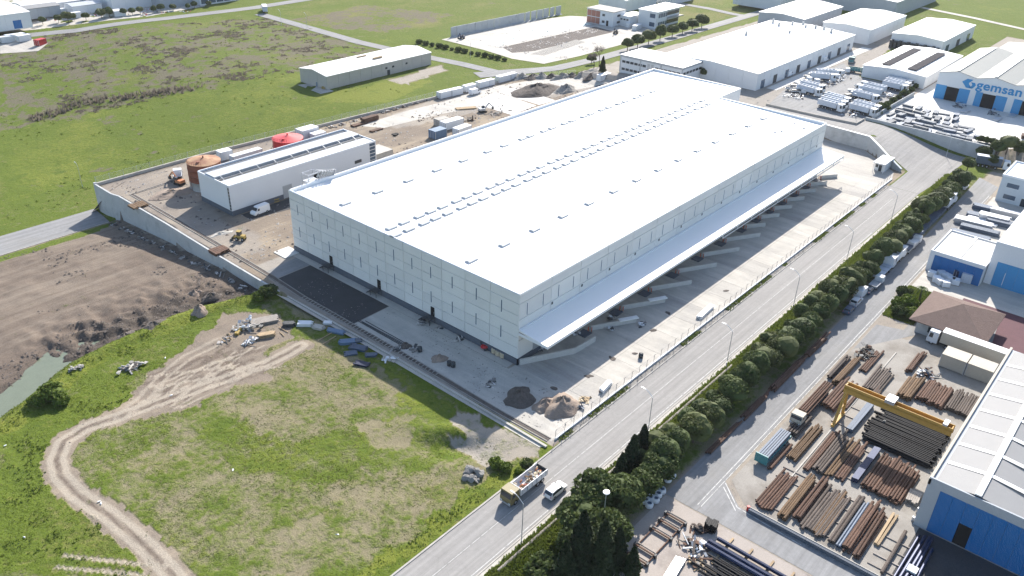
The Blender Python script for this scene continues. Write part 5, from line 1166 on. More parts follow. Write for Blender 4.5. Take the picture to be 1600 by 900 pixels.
PL = [('rusty pipe in the stack nearest the lane corner', -3.8, 6.8, -56.0, -59.2, 7, .24, 'rust', 1), ('golden rust pipe beside the corner stack', -4.0, 8.8, -60.2, -62.0, 5, .22, 'rust_gold', 2), ('reddish pipe in the second row along the low wall', -2.6, 9.4, -62.2, -63.8, 4, .23, 'rust', 2), ('weathered pipe in the wide middle row by the low wall', -3.7, 8.6, -64.0, -68.2, 9, .25, 'rust_grey', 1), ('golden pipe lying on the wide middle row', -3.4, 9, -66.0, -68.1, 4, .24, 'rust_gold', 1),
      ('dull brown pipe in the narrow pair by the low wall', -3.3, 10.2, -68.8, -69.9, 2, .30, 'rust_grey', 1), ('orange rust pipe in the fourth row by the low wall', -3.7, 9.6, -71.0, -72.6, 4, .24, 'rust', 2), ('pale grey pipe beside the fourth row', -3.6, 9.2, -70.1, -71.0, 2, .24, 'steel_blue', 1), ('rusty pipe in the last row before the blue factory', -4.0, 9.1, -72.9, -74.2, 3, .25, 'rust', 2),
      ('brown pipe lying next to the navy beam trailer', 5.6, 14, -53.8, -54.5, 2, .25, 'rust', 1), ('golden flat bundle pipe near the grass tufts', 11, 23, -54.9, -57.0, 7, .17, 'rust_gold', 2), ('long rusty pipe by the white crane rail', 10.4, 24.9, -58.6, -59.6, 3, .25, 'rust', 1), ('dark weathered pipe in the bundle right of the crane rail', 11.2, 24.2, -59.8, -62.0, 5, .25, 'rust_grey', 2), ('golden brown pipe at the end of the rail bundle', 11.5, 24.4, -62.1, -63.4, 3, .24, 'rust_gold', 1),
      ('brown pipe laid beside the end of the rail bundle', 11.8, 24.0, -63.7, -65.4, 4, .22, 'rust', 1), ('rust brown pipe in the low bundle behind the beam trailer', 17.5, 23.5, -51.6, -54.2, 5, .22, 'rust_grey', 2), ('short rusty pipe in the bundle by the crane rail end', 33, 43, -57.0, -57.8, 2, .2, 'rust', 1), ('dusty pipe filling the gap before the last bundles', 42.5, 52.5, -57.2, -60.8, 8, .22, 'rust_grey', 1), ('rusty pipe in the jumbled stack before the black pipes', 12.6, 23.4, -67.8, -75.0, 15, .23, 'rust', 2), ('rust brown pipe in the stack under the crane leg', 30.2, 41.5, -53.2, -56.4, 6, .26, 'rust', 2), ('rusty pipe in the bundle nearest the service road', 40.8, 51, -50.3, -51.4, 3, .24, 'rust_grey', 2), ('golden brown pipe in the bundle near the service road', 39.6, 51.6, -51.9, -53.4, 4, .26, 'rust_gold', 2), ('rusty pipe in the bundle beside the dark scrap', 48.4, 58.2, -54.3, -56.0, 4, .22, 'rust', 1),
      ('rusty pipe in the bundle by the beige containers', 55, 64, -61.8, -63.2, 4, .22, 'rust', 2), ('golden rust pipe at the start of the long row beyond the crane', 44.4, 53, -63.4, -66.4, 7, .27, 'rust_gold', 2), ('rusty pipe in the long row beyond the crane', 46.0, 54, -66.6, -72.0, 12, .25, 'rust', 2), ('brown pipe in the long row nearest the blue factory', 46.6, 54.2, -72.1, -76.8, 11, .24, 'rust_grey', 2), ('short pipe lying behind the crane beam', 40, 44, -59.6, -61.0, 3, .2, 'rust', 1)]
for lb, *a in PL: pipes(lb, 'pipes: '+lb[:60], *a)
pipes('black steel pipe in the great dark stack under the crane', 'black pipes under the crane', -75.6, -63.4, 25.6, 38.4, 24, .26, 'steel_dark', 2, .7, True)
pipes('dark blue pipe on sleepers at the bottom edge', 'navy pipes on sleepers', -76, -55.2, -15.3, -16.3, 1, .36, 'steel_navy', 1, .2, True, .25)
pipes('thick navy pipe of the pair on sleepers', 'navy pipe pair', -76, -54.8, -18.6, -16.9, 2, .40, 'steel_navy', 1, .3, True, .25)
pipes('thin black pipe beside the scrap heap', 'thin black pipes by the scrap', -76, -56, -23.2, -18.9, 9, .2, 'steel_dark', 1, 1.2, True, .2)
pipes('dark blue steel beam left of the black pipes', 'navy beams', 26.2, 37.2, -60.3, -61.2, 2, .33, 'steel_blue', 1, .2, False, .2, True)
pipes('dark navy beam on sleepers beside the jumbled stack', 'navy beams on sleepers', 13.2, 24.2, -66.3, -67.2, 2, .36, 'steel_navy', 1, .2, False, .2, True)
pipes('dark steel tube lying in front of the blue factory', 'tubes before the blue factory', -5, 7.6, -79.2, -82.6, 5, .28, 'steel_navy', 1, 1.0)
pipes('grey steel tube by the sleepers at the factory corner', 'grey tubes', -4.6, 7, -77.4, -78.2, 1, .3, 'rust_grey', 1, .3)
pipes('pale timber balk beside the last pipe row', 'timber balks', .8, 10, -74.6, -75.5, 2, .22, 'timber', 1, .3, False, .02, True)
# pipes lying under the pine edge
pipes('rusty pipe lying in the shade along the pine row', 'pipes under the pines', 16, 27, -44.5, -43.2, 4, .2, 'rust', 1, 1.5)
pipes('rusty pipe in the second shaded bundle along the pines', 'second pipes under the pines', 29, 43, -44.7, -43.2, 5, .22, 'rust', 2, 1.5)
pipes('rusty pipe in the third shaded bundle along the pines', 'third pipes under the pines', 45, 56, -44.6, -43.3, 4, .22, 'rust', 2, 1.5)
pipes('rusty bar by the near end of the service road', 'bars under the pines', 2, 13, -44.4, -43.4, 3, .2, 'rust', 1, 1.5)
sleepers('sleepers in the pipe yard', 'grey timber sleeper under the pipe rows', [(x, y) for x in (-2.5, 1.5, 5.5, 8.5) for y in (-58, -62.5, -67.5, -72)], 4.6)
sleepers('sleepers by the navy beam', 'timber sleeper between the rail bundle and the navy beam', [(x, -65.0) for x in (13.5, 16.5, 19.5, 23)], 4.4)
sleepers('sleepers by the dark beam', 'timber sleeper left of the dark blue beam', [(x, -58.9) for x in (27.5, 31, 34.5)], 4.2)
sleepers('sleepers under navy pipes', 'pale sleeper under the navy pipes', [(-15.5, y) for y in (-57, -60.5, -64, -67.5, -71)], 8, False) if False else None
for y in (-57.2, -60.6, -64.2, -67.6, -71.2): ob('timber_sleeper', MB().box(-4.5, 2.6, -.16, .16, 0, .22).mesh('timber_sleeper', A['timber']), None, (-16, y, .02), 0, 'pale sleeper under the navy pipes, '+nth(int(round((-y-57.2)/3.5))+1)+' from the scrap heap', 'timber', 'sleepers under navy pipes')
sleepers('sleepers at the factory corner', 'sleeper beneath the grey tube at the factory corner', [(x, -77.6) for x in (-3.5, -1, 1.5, 4)], 4.6)
# low wall along the lane
lw = thing('low_wall', 'long dark low wall with pale edge along the pipe yard lane', 'wall', (-5.9, -56.2, 0))
for k in range(8): MB().box(-.55, .1, -k*5-4.97, -k*5, 0, .8).build('wall_section', A['plinth'], lw); MB().box(-.02, .14, -k*5-4.97, -k*5, .8, .88).build('coping', A['concrete_pale'], lw)
tag(MB().tube((-5.9, -56.0, 0), (-5.9, -56.0, .95), .3, .26, 10).build('bollard', A['red']), 'red drum at the end of the low wall', 'bollard')
# crane
cr = thing('gantry_crane', 'yellow half gantry crane spanning the pipe yard', 'crane', (28.2, -58.1, 0))
MB().box(-.75, .75, -18.8, .6, 8.3, 8.4).box(-.75, -.62, -18.8, .6, 7.3, 9.0).box(.62, .75, -18.8, .6, 7.3, 9.0).box(-.62, .62, -18.7, -18.5, 7.4, 8.9).box(-.62, .62, .3, .5, 7.4, 8.9).build('beam', A['crane_yellow'], cr)
for s in (-1, 1): MB().bar((s*.5, .1, 7.6), (s*2.2, .3, .7), .5, .4).build('leg', A['crane_yellow'], cr)
o = MB().box(-2.9, 2.9, 0, .6, .25, .75).build('bogie', A['crane_yellow'], cr)
for s in (-2.4, 2.4): MB().tube((s, .1, .25), (s, .5, .25), .25, n=10).build('wheel', A['dark_metal'], o)
MB().box(-1.5, 1.5, .1, .5, 3.4, 3.65).build('brace', A['crane_yellow'], cr)
o = MB().box(-1.2, 1.2, -8.6, -6.9, 9.0, 9.7).build('trolley', A['galv'], cr); MB().tube((0, -7.7, 9.3), (0, -7.7, 4.5), .04, n=5).box(-.25, .25, -7.9, -7.5, 4.0, 4.5).build('hook', A['dark_metal'], o)
MB().box(-.9, .9, -17.8, -17, 9.0, 9.4).build('motor', A['galv'], cr)
rl = thing('crane_rail', 'white painted crane rail across the pipe yard', 'rail', (7, -57.95, 0))
for k in range(9): MB().box(k*6, k*6+5.97, -.12, .12, .02, .16).build('rail_section', A['concrete_pale'], rl)
# rail frame
rf_ = thing('roller_table', 'rusty rectangular steel frame with rollers lying on the pale yard', 'frame', (-28, -49.7, 0))
for y in (0, 3.2): MB().box(0, 12, y-.08, y+.08, .12, .34).build('long_rail', A['rust'], rf_)
for x in (.3, 2.6, 7.3, 9.8, 11.8):
    o = MB().box(x-.12, x+.12, -.4, 3.6, .34, .52).build('cross_bar', A['rust'], rf_)
    MB().tube((x+.45, -.1, .5), (x+.45, 3.3, .5), .14, n=8).build('roller', A['timber_grey'], o)
    for y in (-.3, 3.5): MB().box(x-.25, x+.25, y-.15, y+.15, 0, .75).build('stub', A['dark_metal'], rf_)
# white bags by the tree clump, dark scrap
for i, (px, py) in enumerate([(1008, 786), (1016, 782), (1014, 792), (1024, 784), (1028, 776), (1034, 770), (1043, 752), (1050, 745)]):
    bg_ = thing('bulk_bag', 'white open bulk bag by the pines, '+nth(i+1)+' from the rail frame', 'bag', G(px, py), random.uniform(-.4, .4), 'white bulk bags')
    MB().lathe([(.5, 0), (.68, .15), (.72, .6), (.62, 1.0), (.45, 1.02), (.42, .8)], 9).build('bag', A['truck_white'], bg_); MB().lathe([(.43, .72), (.40, .86), (.1, .9)], 9).build('filling', A['steel_blue'], bg_)
scrap('dark steel scrap heap with a white basin by the navy pipes', (-19.8, -53.3, 0), 2.2, 3.2, 1.4, 44, ['dark_metal', 'rust', 'truck_white', 'steel_blue', 'rust_grey'], 3)
scrap('black scrap heap in the upper pipe yard', (55.5, -53.0, 0), 3.2, 1.8, 1.6, 40, ['steel_dark', 'rust', 'dark_metal'], 4)
scrap('mixed scrap heap beside the beige containers', (57, -65.6, 0), 2.4, 2.4, 1.3, 40, ['rust', 'dark_metal', 'truck_white', 'steel_blue'], 5)
scrap('small scrap heap at the lane corner of the rail frame yard', (-15.3, -52.2, 0), 1.3, 1.6, 1.0, 22, ['rust', 'rust_grey', 'dark_metal'], 6)
stack('black pallet stack at the corner of the rail frame yard', (-14.0, -53.4, 0), 1.6, 2.0, 1.6, A['steel_dark'], 5, .2, 'pallet_stack')
stack('stack of silver planks at the bottom edge of the yard', (-25.5, -53.5, 0), 5, 1.6, .6, A['galv'], 3, rad(8), 'plank_stack')
stack('cream timber pallets beside the jumbled pipes', (16, -76.0, 0), 3.2, 2.0, .8, A['timber_grey'], 3, rad(4), 'plank_stack')
tag(MB().box(-.7, .7, -.7, .7, 0, .9).box(-.75, .75, -.75, .75, .9, .98).build('crate', A['truck_white'], loc=(-1.0, -81.2, 0)), 'small white box near the dark tubes', 'box')
scrap('brown timber offcuts by the silver planks', (-22, -55.5, 0), 1.5, 1.5, .7, 22, ['timber', 'timber_grey', 'rust'], 8)
# ------------------------------------------------------------------ blue factory in the foreground corner
bf = thing('factory', 'blue fronted factory with grey roof and white rooflight strips beside the pipe yard', 'factory', (10, -78, 0))
MB().box(.3, 52, -26, 0, 0, 9.6).build('wall', A['grey_cladding'], bf)
fz = MB().box(0, .3, -26, .05, 8.6, 10.3).box(0, .3, -2, .05, 0, 8.6).build('facade', A['grey_cladding'], bf)
for k in range(12):
    y1 = -2-k*2.0
    if -8.7 < y1-1 < -5.5: MB().box(.10, .28, y1-1.97, y1, 4.3, 8.58).build('cladding_panel', A['blue_paint'], bf)
    else: MB().box(.10, .28, y1-1.97, y1, 0, 8.58).build('cladding_panel', A['blue_paint'], bf)
MB().box(.18, .32, -9.0, -5.6, 0, 4.3).build('door', A['black'], bf)
for k in range(8):
    x0 = .35+k*6.4; MB().add([(x0, -.9, 9.62), (x0+6.35, -.9, 9.62), (x0+6.35, -7.0, 10.55), (x0, -7.0, 10.55), (x0, -13.5, 9.7), (x0+6.35, -13.5, 9.7), (x0, -26, 9.0), (x0+6.35, -26, 9.0)], [(0, 1, 2, 3), (3, 2, 5, 4), (4, 5, 7, 6)]).build('roof_sheet', A['grey_roof'], bf)
    if k: MB().add([(x0-.45, -.9, 9.70), (x0+.45, -.9, 9.70), (x0+.45, -7.0, 10.64), (x0-.45, -7.0, 10.64), (x0+.45, -20, 9.55), (x0-.45, -20, 9.55)], [(0, 1, 2, 3), (3, 2, 4, 5)]).build('rooflight', A['roof_white'], bf)
MB().box(.3, 52, -7.45, -6.5, 10.55, 10.78).build('ridge_rooflight', A['roof_white'], bf)
MB().box(.3, 52, -.85, -.3, 9.3, 9.5).build('gutter', A['grey_metal'], bf)
MB().box(.0, 52.2, -.3, .12, 8.9, 10.0).build('parapet', A['beige'], bf)
MB().box(12, 50, .12, .4, 6.9, 7.25).build('crane_runway', A['beige'], bf)
mb = MB()
for k in range(5): mb.box(.5+k*2.4, .9+k*2.4, .15, .55, 0, .9+.25*(k % 2))
mb.build('bracket', A['galv'], bf)
# second blue factory (low) and third (high)
b2 = thing('factory', 'low blue fronted workshop with pale roof behind the brown roofed cabin', 'factory', (107, -50, 0))
MB().box(.3, 17, -13, 0, 0, 5.4).build('wall', A['white_wall'], b2)
MB().box(0, .3, -13, .1, 4.9, 5.9).box(0, .3, -1.1, .1, 0, 4.9).build('facade', A['white_wall'], b2)
for k in range(6): MB().box(.1, .28, -1.1-(k+1)*1.96, -1.13-k*1.96, 0, 4.88).build('cladding_panel', A['blue_paint'], b2)
for y0, y1 in ((-.3, -6.1), (-7.0, -12.7)): MB().box(.3, 16.8, y1, y0, 5.38, 5.55).build('roof_sheet', A['bright_slab'], b2)
MB().box(.3, 16.8, -6.95, -6.15, 5.4, 5.75).build('rooflight', A['roof_white'], b2)
MB().box(.3, 17.2, -.25, .1, 5.4, 5.9).box(16.9, 17.2, -13, -.25, 5.4, 5.9).build('parapet', A['white_wall'], b2)
b3 = thing('factory', 'tall pale factory with a blue wall panel at the picture edge', 'factory', (110.4, -63.2, 0))
MB().box(.3, 29, -30, 0, 0, 11.2).box(0, .3, -30, .02, 6.6, 11.7).box(0, .3, -1.7, .02, 0, 6.6).build('wall', A['white_wall'], b3)
for k in range(8): MB().box(.08, .28, -1.7-(k+1)*2.5, -1.73-k*2.5, 0, 6.55).build('cladding_panel', A['blue_cladding'], b3)
MB().box(.35, 29, -30, -.05, 11.2, 11.45).build('roof', A['roof_white'], b3)
MB().bar((-.1, -4.2, .8), (-.1, -4.2, 4.2), .15, .15).build('pipe', A['white_metal'], b3)
# white two storey office at the picture edge
b4 = thing('office_building', 'pale two storey office building near the end of the pine row', 'building', (172.5, -50.9, 0))
MB().box(0, 16, -14, 0, 0, 8.2).build('wall', mat('pale_blue_wall', (.50, .56, .60), .7, var=.05), b4)
MB().box(-.15, .3, -14, .15, 8.2, 8.8).box(.3, 16.2, -.3, .15, 8.2, 8.8).box(15.9, 16.2, -14, -.3, 8.2, 8.8).build('parapet', A['white_metal'], b4)
MB().box(.3, 15.9, -14, -.3, 8.2, 8.35).build('roof', A['roof_white'], b4)
for z in (5.0, 1.3): o = MB().box(-.06, .05, -5.3, -1.9, z, z+1.4).build('window', A['glass_blue'], b4); MB().box(-.09, -.02, -5.4, -1.8, z-.12, z).build('sill', A['white_metal'], b4)
MB().box(-.05, .05, -10, -7, .1, 2.6).build('door', A['glass'], b4)
# brown roofed cabin
kb = thing('cabin', 'single storey cabin with wide brown hipped roof', 'cabin', (80, -64, 0))
MB().box(-7, 7, -7, 6, 0, 3.3).build('wall', A['concrete_wall'], kb)
E_ = [(-8.4, -8.6), (9.5, -8.6), (9.5, 7.6), (-8.4, 7.6)]; ap = (1.2, -.6, 6.6)
MB().add([(x, y, 3.5) for x, y in E_]+[ap]+[(x, y, 3.3) for x, y in E_], [(0, 1, 4), (1, 2, 4), (2, 3, 4), (3, 0, 4), (0, 5, 6, 1), (1, 6, 7, 2), (2, 7, 8, 3), (3, 8, 5, 0), (8, 7, 6, 5)]).build('roof', A['tile_brown'], kb)
MB().box(-7.06, -6.95, 1, 3.4, 1, 2.4).build('window', A['glass'], kb); MB().box(-7.06, -6.95, -3, -1.8, .1, 2.3).build('door', A['dark_metal'], kb)
sheet('terrace', [(74, -73.5), (88, -72), (93, -62), (98, -62), (98, -86), (74, -86)], A['burgundy'], .05, label='dark red paved terrace beside the cabin')
for i, (x, y) in enumerate([(64.2, -69.0), (64.2, -74.2)]):
    container('beige storage container, '+('nearer the mixed scrap heap' if i == 0 else 'nearer the blue factory wall'), (x, y, 0), 4.9, 4.2, 3.2, rad(90), A['beige'], 'beige containers')
for i, (px, py) in enumerate([(1455, 432), (1462, 440), (1470, 432), (1468, 444), (1478, 436), (1485, 441), (1492, 444), (1476, 447)]):
    o = thing('crate', 'pale crate in the shade of the low blue workshop, '+nth(i+1)+' of the group', 'crate', G(px, py), i*.3, 'crates by the workshop'); MB().box(-.9, .9, -.9, .9, .12, 1.5).build('box', A['truck_white'], o); MB().box(-.95, .95, -.95, .95, 0, .12).build('pallet', A['timber'], o)
container('pale blue container before the low blue workshop', G(1509, 440), 2.6, 2.4, 2.6, .1, A['truck_side'], 'workshop containers')
container('dark container before the low blue workshop', G(1497, 434), 2.6, 2.4, 2.6, .1, A['steel_navy'], 'workshop containers')
# galvanised steel stacks between the factories
for i, (px, py, lx, ly, h) in enumerate([(1520, 352, 10, 3, 1.6), (1530, 362, 10, 2.5, 1.2), (1515, 372, 10, 2.5, 1.4), (1552, 345, 8, 3, 1.8), (1565, 352, 8, 3, 1.4), (1545, 330, 9, 2.6, 1.4), (1570, 336, 8, 2.6, 1.6), (1528, 338, 6, 3, .8)]):
    stack('bundle of galvanised steel sections between the blue factories, '+nth(i+1)+' of the lot', G(px, py), lx, ly, h, A['steel_blue' if i % 3 else 'galv'], 4, rad(-84), group='galvanised bundles between factories')
stack('wide bright stack of white panels between the blue factories', G(1535, 345), 8, 6, .5, A['roof_white'], 2, rad(-84), 'panel_stack')
for i in range(9):
    f = i/8; stack('galvanised bundle parked in pine shade, '+nth(i+1)+' along the service road', G(1432+f*52, 374-f*52)+Vector((0, .8, 0)), 4.2, 2.2, 1.3, A['steel_blue'], 4, rad(random.uniform(-4, 4)), group='bundles under the pines')
# ------------------------------------------------------------------ the factory with the lettered gables
ge = thing('lettered_factory', 'factory with wavy gabled roof, blue doors and large blue lettering', 'factory', (261.5, -4, 4.5))
prof = [(0, 0)]; roofp = [(0, 10.6), (-7, 12.2), (-14.2, 10.8), (-21, 12.4), (-28.4, 10.9), (-35.2, 12.4), (-42.4, 10.9), (-49, 12.3), (-56, 10.8)]
MB().xprism([(0, 0)]+roofp+[(-56, 0)], .2, 58).build('wall', A['white_wall'], ge)
MB().xprism([(0.02, 5.8)]+[(y, z+.02) for y, z in roofp]+[(-56, 5.8)], 0, .25).build('gable_wall', A['white_wall'], ge)
for k in range(8):
    (y0, z0), (y1, z1) = roofp[k:k+2]; MB().add([(-.4, y0, z0+.12), (60, y0, z0+.12), (60, y1, z1+.12), (-.4, y1, z1+.12), (-.4, y0, z0), (-.4, y1, z1)], [(0, 1, 2, 3), (0, 3, 5, 4)]).build('roof_sheet', A['gem_roof'], ge)
    if k % 2: MB().bar((-.3, y0+.2, z0+.30), (56, y0+.2, z0+.30), 1.0, .2).build('ridge_cap', A['grey_metal'], ge)
for y0, y1, kind in [(0, -4.2, 'b'), (-4.2, -9, 'd'), (-9, -13.2, 'b'), (-13.2, -15.4, 'w'), (-15.4, -18, 'b'), (-18, -22.8, 'd'), (-22.8, -27, 'b'), (-27, -29.4, 'w'), (-29.4, -32.4, 'b'), (-32.4, -37, 'd'), (-37, -46, 'b')]:
    if kind == 'b': MB().box(.02, .3, y1+.03, y0-.03, 0, 5.8).build('cladding_panel', A['blue_cladding'], ge)
    elif kind == 'd': MB().box(.1, .3, y1, y0, 0, 5.5).build('door', A['black'], ge)
    else: MB().box(.0, .3, y1, y0, 0, 5.8).build('pier', A['white_wall'], ge)
cu = bpy.data.curves.new('lettering', 'FONT'); cu.body = 'gemsan'; cu.size = 4.7; cu.extrude = .06; cu.offset = .11; cu.space_character = 1.06
tx = bpy.data.objects.new('lettering', cu); C.objects.link(tx); bpy.context.view_layer.update()
tm = bpy.data.meshes.new_from_object(tx); bpy.data.objects.remove(tx); tm.materials.clear(); tm.materials.append(A['blue_sign'])
o = ob('lettering', tm, ge, (-.12, -14.9, 7.0)); o.rotation_euler = (rad(90), 0, rad(-90))
wd = max(v.co.x for v in tm.vertices)-min(v.co.x for v in tm.vertices); o.scale = (16.6/wd, 1, 1)
lg = MB()
for poly in ([(-9.3, 8.6), (-11.0, 10.0), (-13.2, 10.0), (-11.9, 8.5), (-12.0, 8.0), (-13.6, 6.5), (-11.3, 6.5)], [(-12.6, 8.9), (-14.1, 8.9), (-14.6, 8.0), (-13.8, 6.7), (-12.4, 6.7), (-13.0, 7.4), (-13.3, 8.0)]):
    lg.add([(-.14, y, z) for y, z in poly]+[(-.02, y, z) for y, z in poly], [tuple(range(7))]+[(i, (i+1) % 7, 7+(i+1) % 7, 7+i) for i in range(7)])
lg.build('emblem', A['blue_sign'], ge)
wallrun('steel_yard_wall', [(209.8, 5), (209.4, -18), (208.4, -41)], 5.6, .5, A['concrete_wall'], 'long grey retaining wall below the bright steel yard', 'wall', None, 2, None, 5, 0)
wallrun('truck_park_wall', [(199, 40.5), (199.6, 20), (201, 5.2), (209, 5.2)], .9, .3, A['concrete'], 'low wall between the truck park and the road', 'wall', None, 2, lambda x, y: 4.4, 5)
wallrun('yard_divider_wall', [(212, 3.3), (258, 2.6)], 1.6, .3, A['concrete_wall'], 'wall between truck park and steel yard', 'wall', None, 2, lambda x, y: 4.5, 5)
# steel bundles in the bright yard
gi = 0
for r_ in range(6):
    for k in range(11-r_):
        x = 212.8+r_*5.2+random.uniform(-.8, .8); y = 0-k*3.5-(r_ % 2)*1.5+random.uniform(-.5, .5)
        if x > 240 and y < -16: continue
        gi += 1; stack('galvanised steel bundle in the bright yard, '+nth(gi)+' counting along the wall rows', (x, y, 4.54), random.uniform(3, 5.5), random.uniform(1.2, 2.4), random.uniform(.4, 1.4), A[['steel_blue', 'steel_grey', 'steel_grey'][gi % 3]], 4, rad(random.choice((0, 90))+random.uniform(-10, 10)), group='galvanised bundles in the bright yard')
for lb, x, y, r_ in [('dark steel assembly on trestles before the second blue door', 255, -16, 0), ('dark steel assembly on trestles before the third blue door', 254, -29, 0)]: scrap(lb, (x, y, 4.5), 2.6, 3.4, 2.2, 26, ['dark_metal', 'steel_blue', 'grey_metal'], int(-y), 'steel_assembly')
for i, (x, y) in enumerate([(250, -20), (248, -32), (258, -35)]): stack('low pallet of silver tubes in front of the lettered factory, '+nth(i+1)+' of three', (x, y, 4.54), 2.2, 5, .5, A['galv'], 2, rad(85), group='silver tube pallets')
stack('rusty steel pile at the edge of the bright yard', (232, -46, 4.54), 4, 4, 1.2, A['rust'], 4, .2)
# ------------------------------------------------------------------ white factories behind
def hall(label, x0, x1, y0, y1, z0, h, rise, wallm, roofm, name='factory_hall', openings=0, axis='x', cat='factory', bay=6.0, extras=None):
    t = thing(name, label, cat, (x0, y0, z0)); lx, ly = x1-x0, y1-y0
    MB().box(.05, lx-.05, .05, ly-.05, -.5, h-.2).build('wall_core', A[wallm], t)
    for s, n, vert in (('f', max(1, int(ly/bay)), 0), ('s', max(1, int(lx/bay)), 1)):
        for k in range(n):
            if not vert: MB().box(-.06, .05, ly*k/n+.06, ly*(k+1)/n-.06, 0, h).build('wall_panel', A[wallm], t)
            else: MB().box(lx*k/n+.06, lx*(k+1)/n-.06, -.06, .05, 0, h).build('wall_panel', A[wallm], t)
    if axis == 'x':
        for a, b_, za, zb in ((-.3, ly/2, h, h+rise), (ly/2, ly+.3, h+rise, h)):
            n = max(1, int(lx/9))
            for k in range(n): MB().add([(-.3+(lx+.6)*k/n, a, za), (-.3+(lx+.6)*(k+1)/n-.05, a, za), (-.3+(lx+.6)*(k+1)/n-.05, b_, zb), (-.3+(lx+.6)*k/n, b_, zb), (-.3+(lx+.6)*k/n, a, za-.25), (-.3+(lx+.6)*(k+1)/n-.05, a, za-.25), (-.3+(lx+.6)*(k+1)/n-.05, b_, zb-.25), (-.3+(lx+.6)*k/n, b_, zb-.25)], [(0, 1, 2, 3), (7, 6, 5, 4), (0, 4, 5, 1), (1, 5, 6, 2), (2, 6, 7, 3), (3, 7, 4, 0)]).build('roof_sheet', A[roofm], t)
        MB().add([(0, 0, h-.2), (0, ly, h-.2), (0, ly/2, h+rise-.2), (lx, 0, h-.2), (lx, ly, h-.2), (lx, ly/2, h+rise-.2)], [(0, 1, 2), (3, 5, 4)]).build('gable', A[wallm], t)
    for k in range(openings): MB().box(lx*(k+.35)/openings, lx*(k+.65)/openings, -.10, .02, .05, min(3.6, h*.55)).build('door', A['dark_metal' if k % 2 else 'glass_blue'], t)
    return t
w1 = hall('very long white roofed factory behind the new warehouse', 215, 321, 53, 98, 4.5, 7.2, 1.2, 'white_wall', 'roof_white', openings=9)
for i, (a, b_) in enumerate([(92, 34), (78, 22), (60, 36), (98, 40), (99, 30), (97, 22), (101, 14), (103, 26), (98, 9), (100, 18)]): MB().box(a, a+1.3, b_, b_+.8, 7, 9.6).build('chimney', A['concrete_wall'], w1)
for k in range(8): MB().bar((8+k*13, .2, 7.35), (8+k*13, 22, 8.5), .5, .12).build('roof_rib', A['grey_metal'], w1)
of = thing('factory_office', 'flat roofed two storey factory office with grey bands and ribbon windows', 'building', (198.5, 79, 4.5))
MB().box(0, 17, 0, 31, -.5, 6.6).build('wall', A['white_wall'], of); MB().box(-.2, 17, -.2, 31.2, 6.6, 7.5).build('roof_band', A['grey_metal'], of); MB().box(.2, 16.8, .2, 30.8, 7.5, 7.56).build('roof', A['roof_white'], of)
for z in (4.2, 1.0):
    for k in range(14):
        if k in (6, 7): continue
        MB().box(-.07, .03, 1.0+k*2.1, 2.7+k*2.1, z, z+1.0).build('window', A['glass'], of)
for k in range(6): MB().box(1+k*2.6, 3+k*2.6, -.07, .03, 4.2, 5.2).build('window', A['glass'], of)
for y in (0, 10.3, 20.6, 30.9): MB().box(-.14, .02, y-.25, y+.25, 0, 6.6).build('pilaster', A['grey_metal'], of)
for k in range(2): MB().box(-.1, .02, 13.9+k*1.9, 15.2+k*1.9, .3, 6).build('stair_window', A['galv'], of)
hall('white roofed hall with dark end wall, behind the long white factory', 336, 389, 86, 112, 4.5, 7.5, 1.2, 'grey_cladding', 'roof_white')
hall('middle white roofed hall behind the long white factory', 337, 391, 51, 76, 4.5, 7.6, 1.0, 'white_wall', 'roof_white')
w4 = hall('white roofed hall with dark stacked goods along its end wall', 343, 399, 17, 42, 4.5, 6.8, 1.0, 'white_wall', 'roof_white', openings=3)
for k in range(12): MB().box(-3, -.3, 1+k*2.0, 2.4+k*2.0, 0, 3.4+.4*(k % 2)).build('goods_stack', A['dark_metal'], w4)
ws = hall('white hall with two solar panel strips on its roof', 272, 326, 3.2, 30, 4.5, 5.2, 1.0, 'white_wall', 'roof_white', openings=0)
for y in (7.5, 18.6):
    for k in range(14): MB().box(4+k*3.05, 4+k*3.05+2.95, y-1.9, y+1.9, 6.05 if y < 10 else 6.05, 6.25).build('solar_panel', A['solar'], ws)
for k in range(9): MB().bar((3+k*5.8, .4, 5.32), (3+k*5.8, 13.2, 6.28), .5, .1).bar((3+k*5.8, 13.6, 6.28), (3+k*5.8, 26.4, 5.32), .5, .1).build('rooflight', A['skylight'], ws)
hall('large pale hall beyond the three white halls', 420, 500, 66, 118, 4.5, 9, 1.5, 'grey_cladding', 'shed_roof')
hall('pale hall at the top edge beyond the fields', 400, 450, 128, 160, 2, 8, 1.5, 'white_wall', 'roof_white')
hall('distant low grey hall by the farm road', 330, 372, -34, -6, 4.5, 6, 1.4, 'grey_cladding', 'gem_roof')
# ------------------------------------------------------------------ long shed
shd = hall('long beige shed with white gabled roof in the green field', 98, 158, 187, 205, 0, 5.6, 1.3, 'shed_wall', 'shed_roof', 'shed', 0, cat='shed')
for a, b_ in ((26, 11.5), (30, 5.5)): MB().box(a, a+5, b_-.4, b_+.4, 6.2, 7.1).build('roof_vent', A['timber'], shd)
for a in (32, 36, 44): MB().box(a, a+1.2, -.10, .02, 2.8, 3.6).build('window', A['glass'], shd)
MB().box(33, 34.6, -.10, .02, 0, 2.2).build('door', A['dark_metal'], shd)
o = container('blue waste container at the end of the long shed', G(501, 135), 2.6, 2.2, 2.0, .2, A['blue_tarp'], 'bins by the shed'); container('small orange bin at the end of the long shed', G(507, 139), 1.6, 1.4, 1.1, .1, A['loader_yellow'], 'bins by the shed')
sheet('shed_pad', [(93, 185), (99, 184), (99.5, 200), (94, 202)], A['concrete_pale'], .06, label='pale pad at the shed gable')
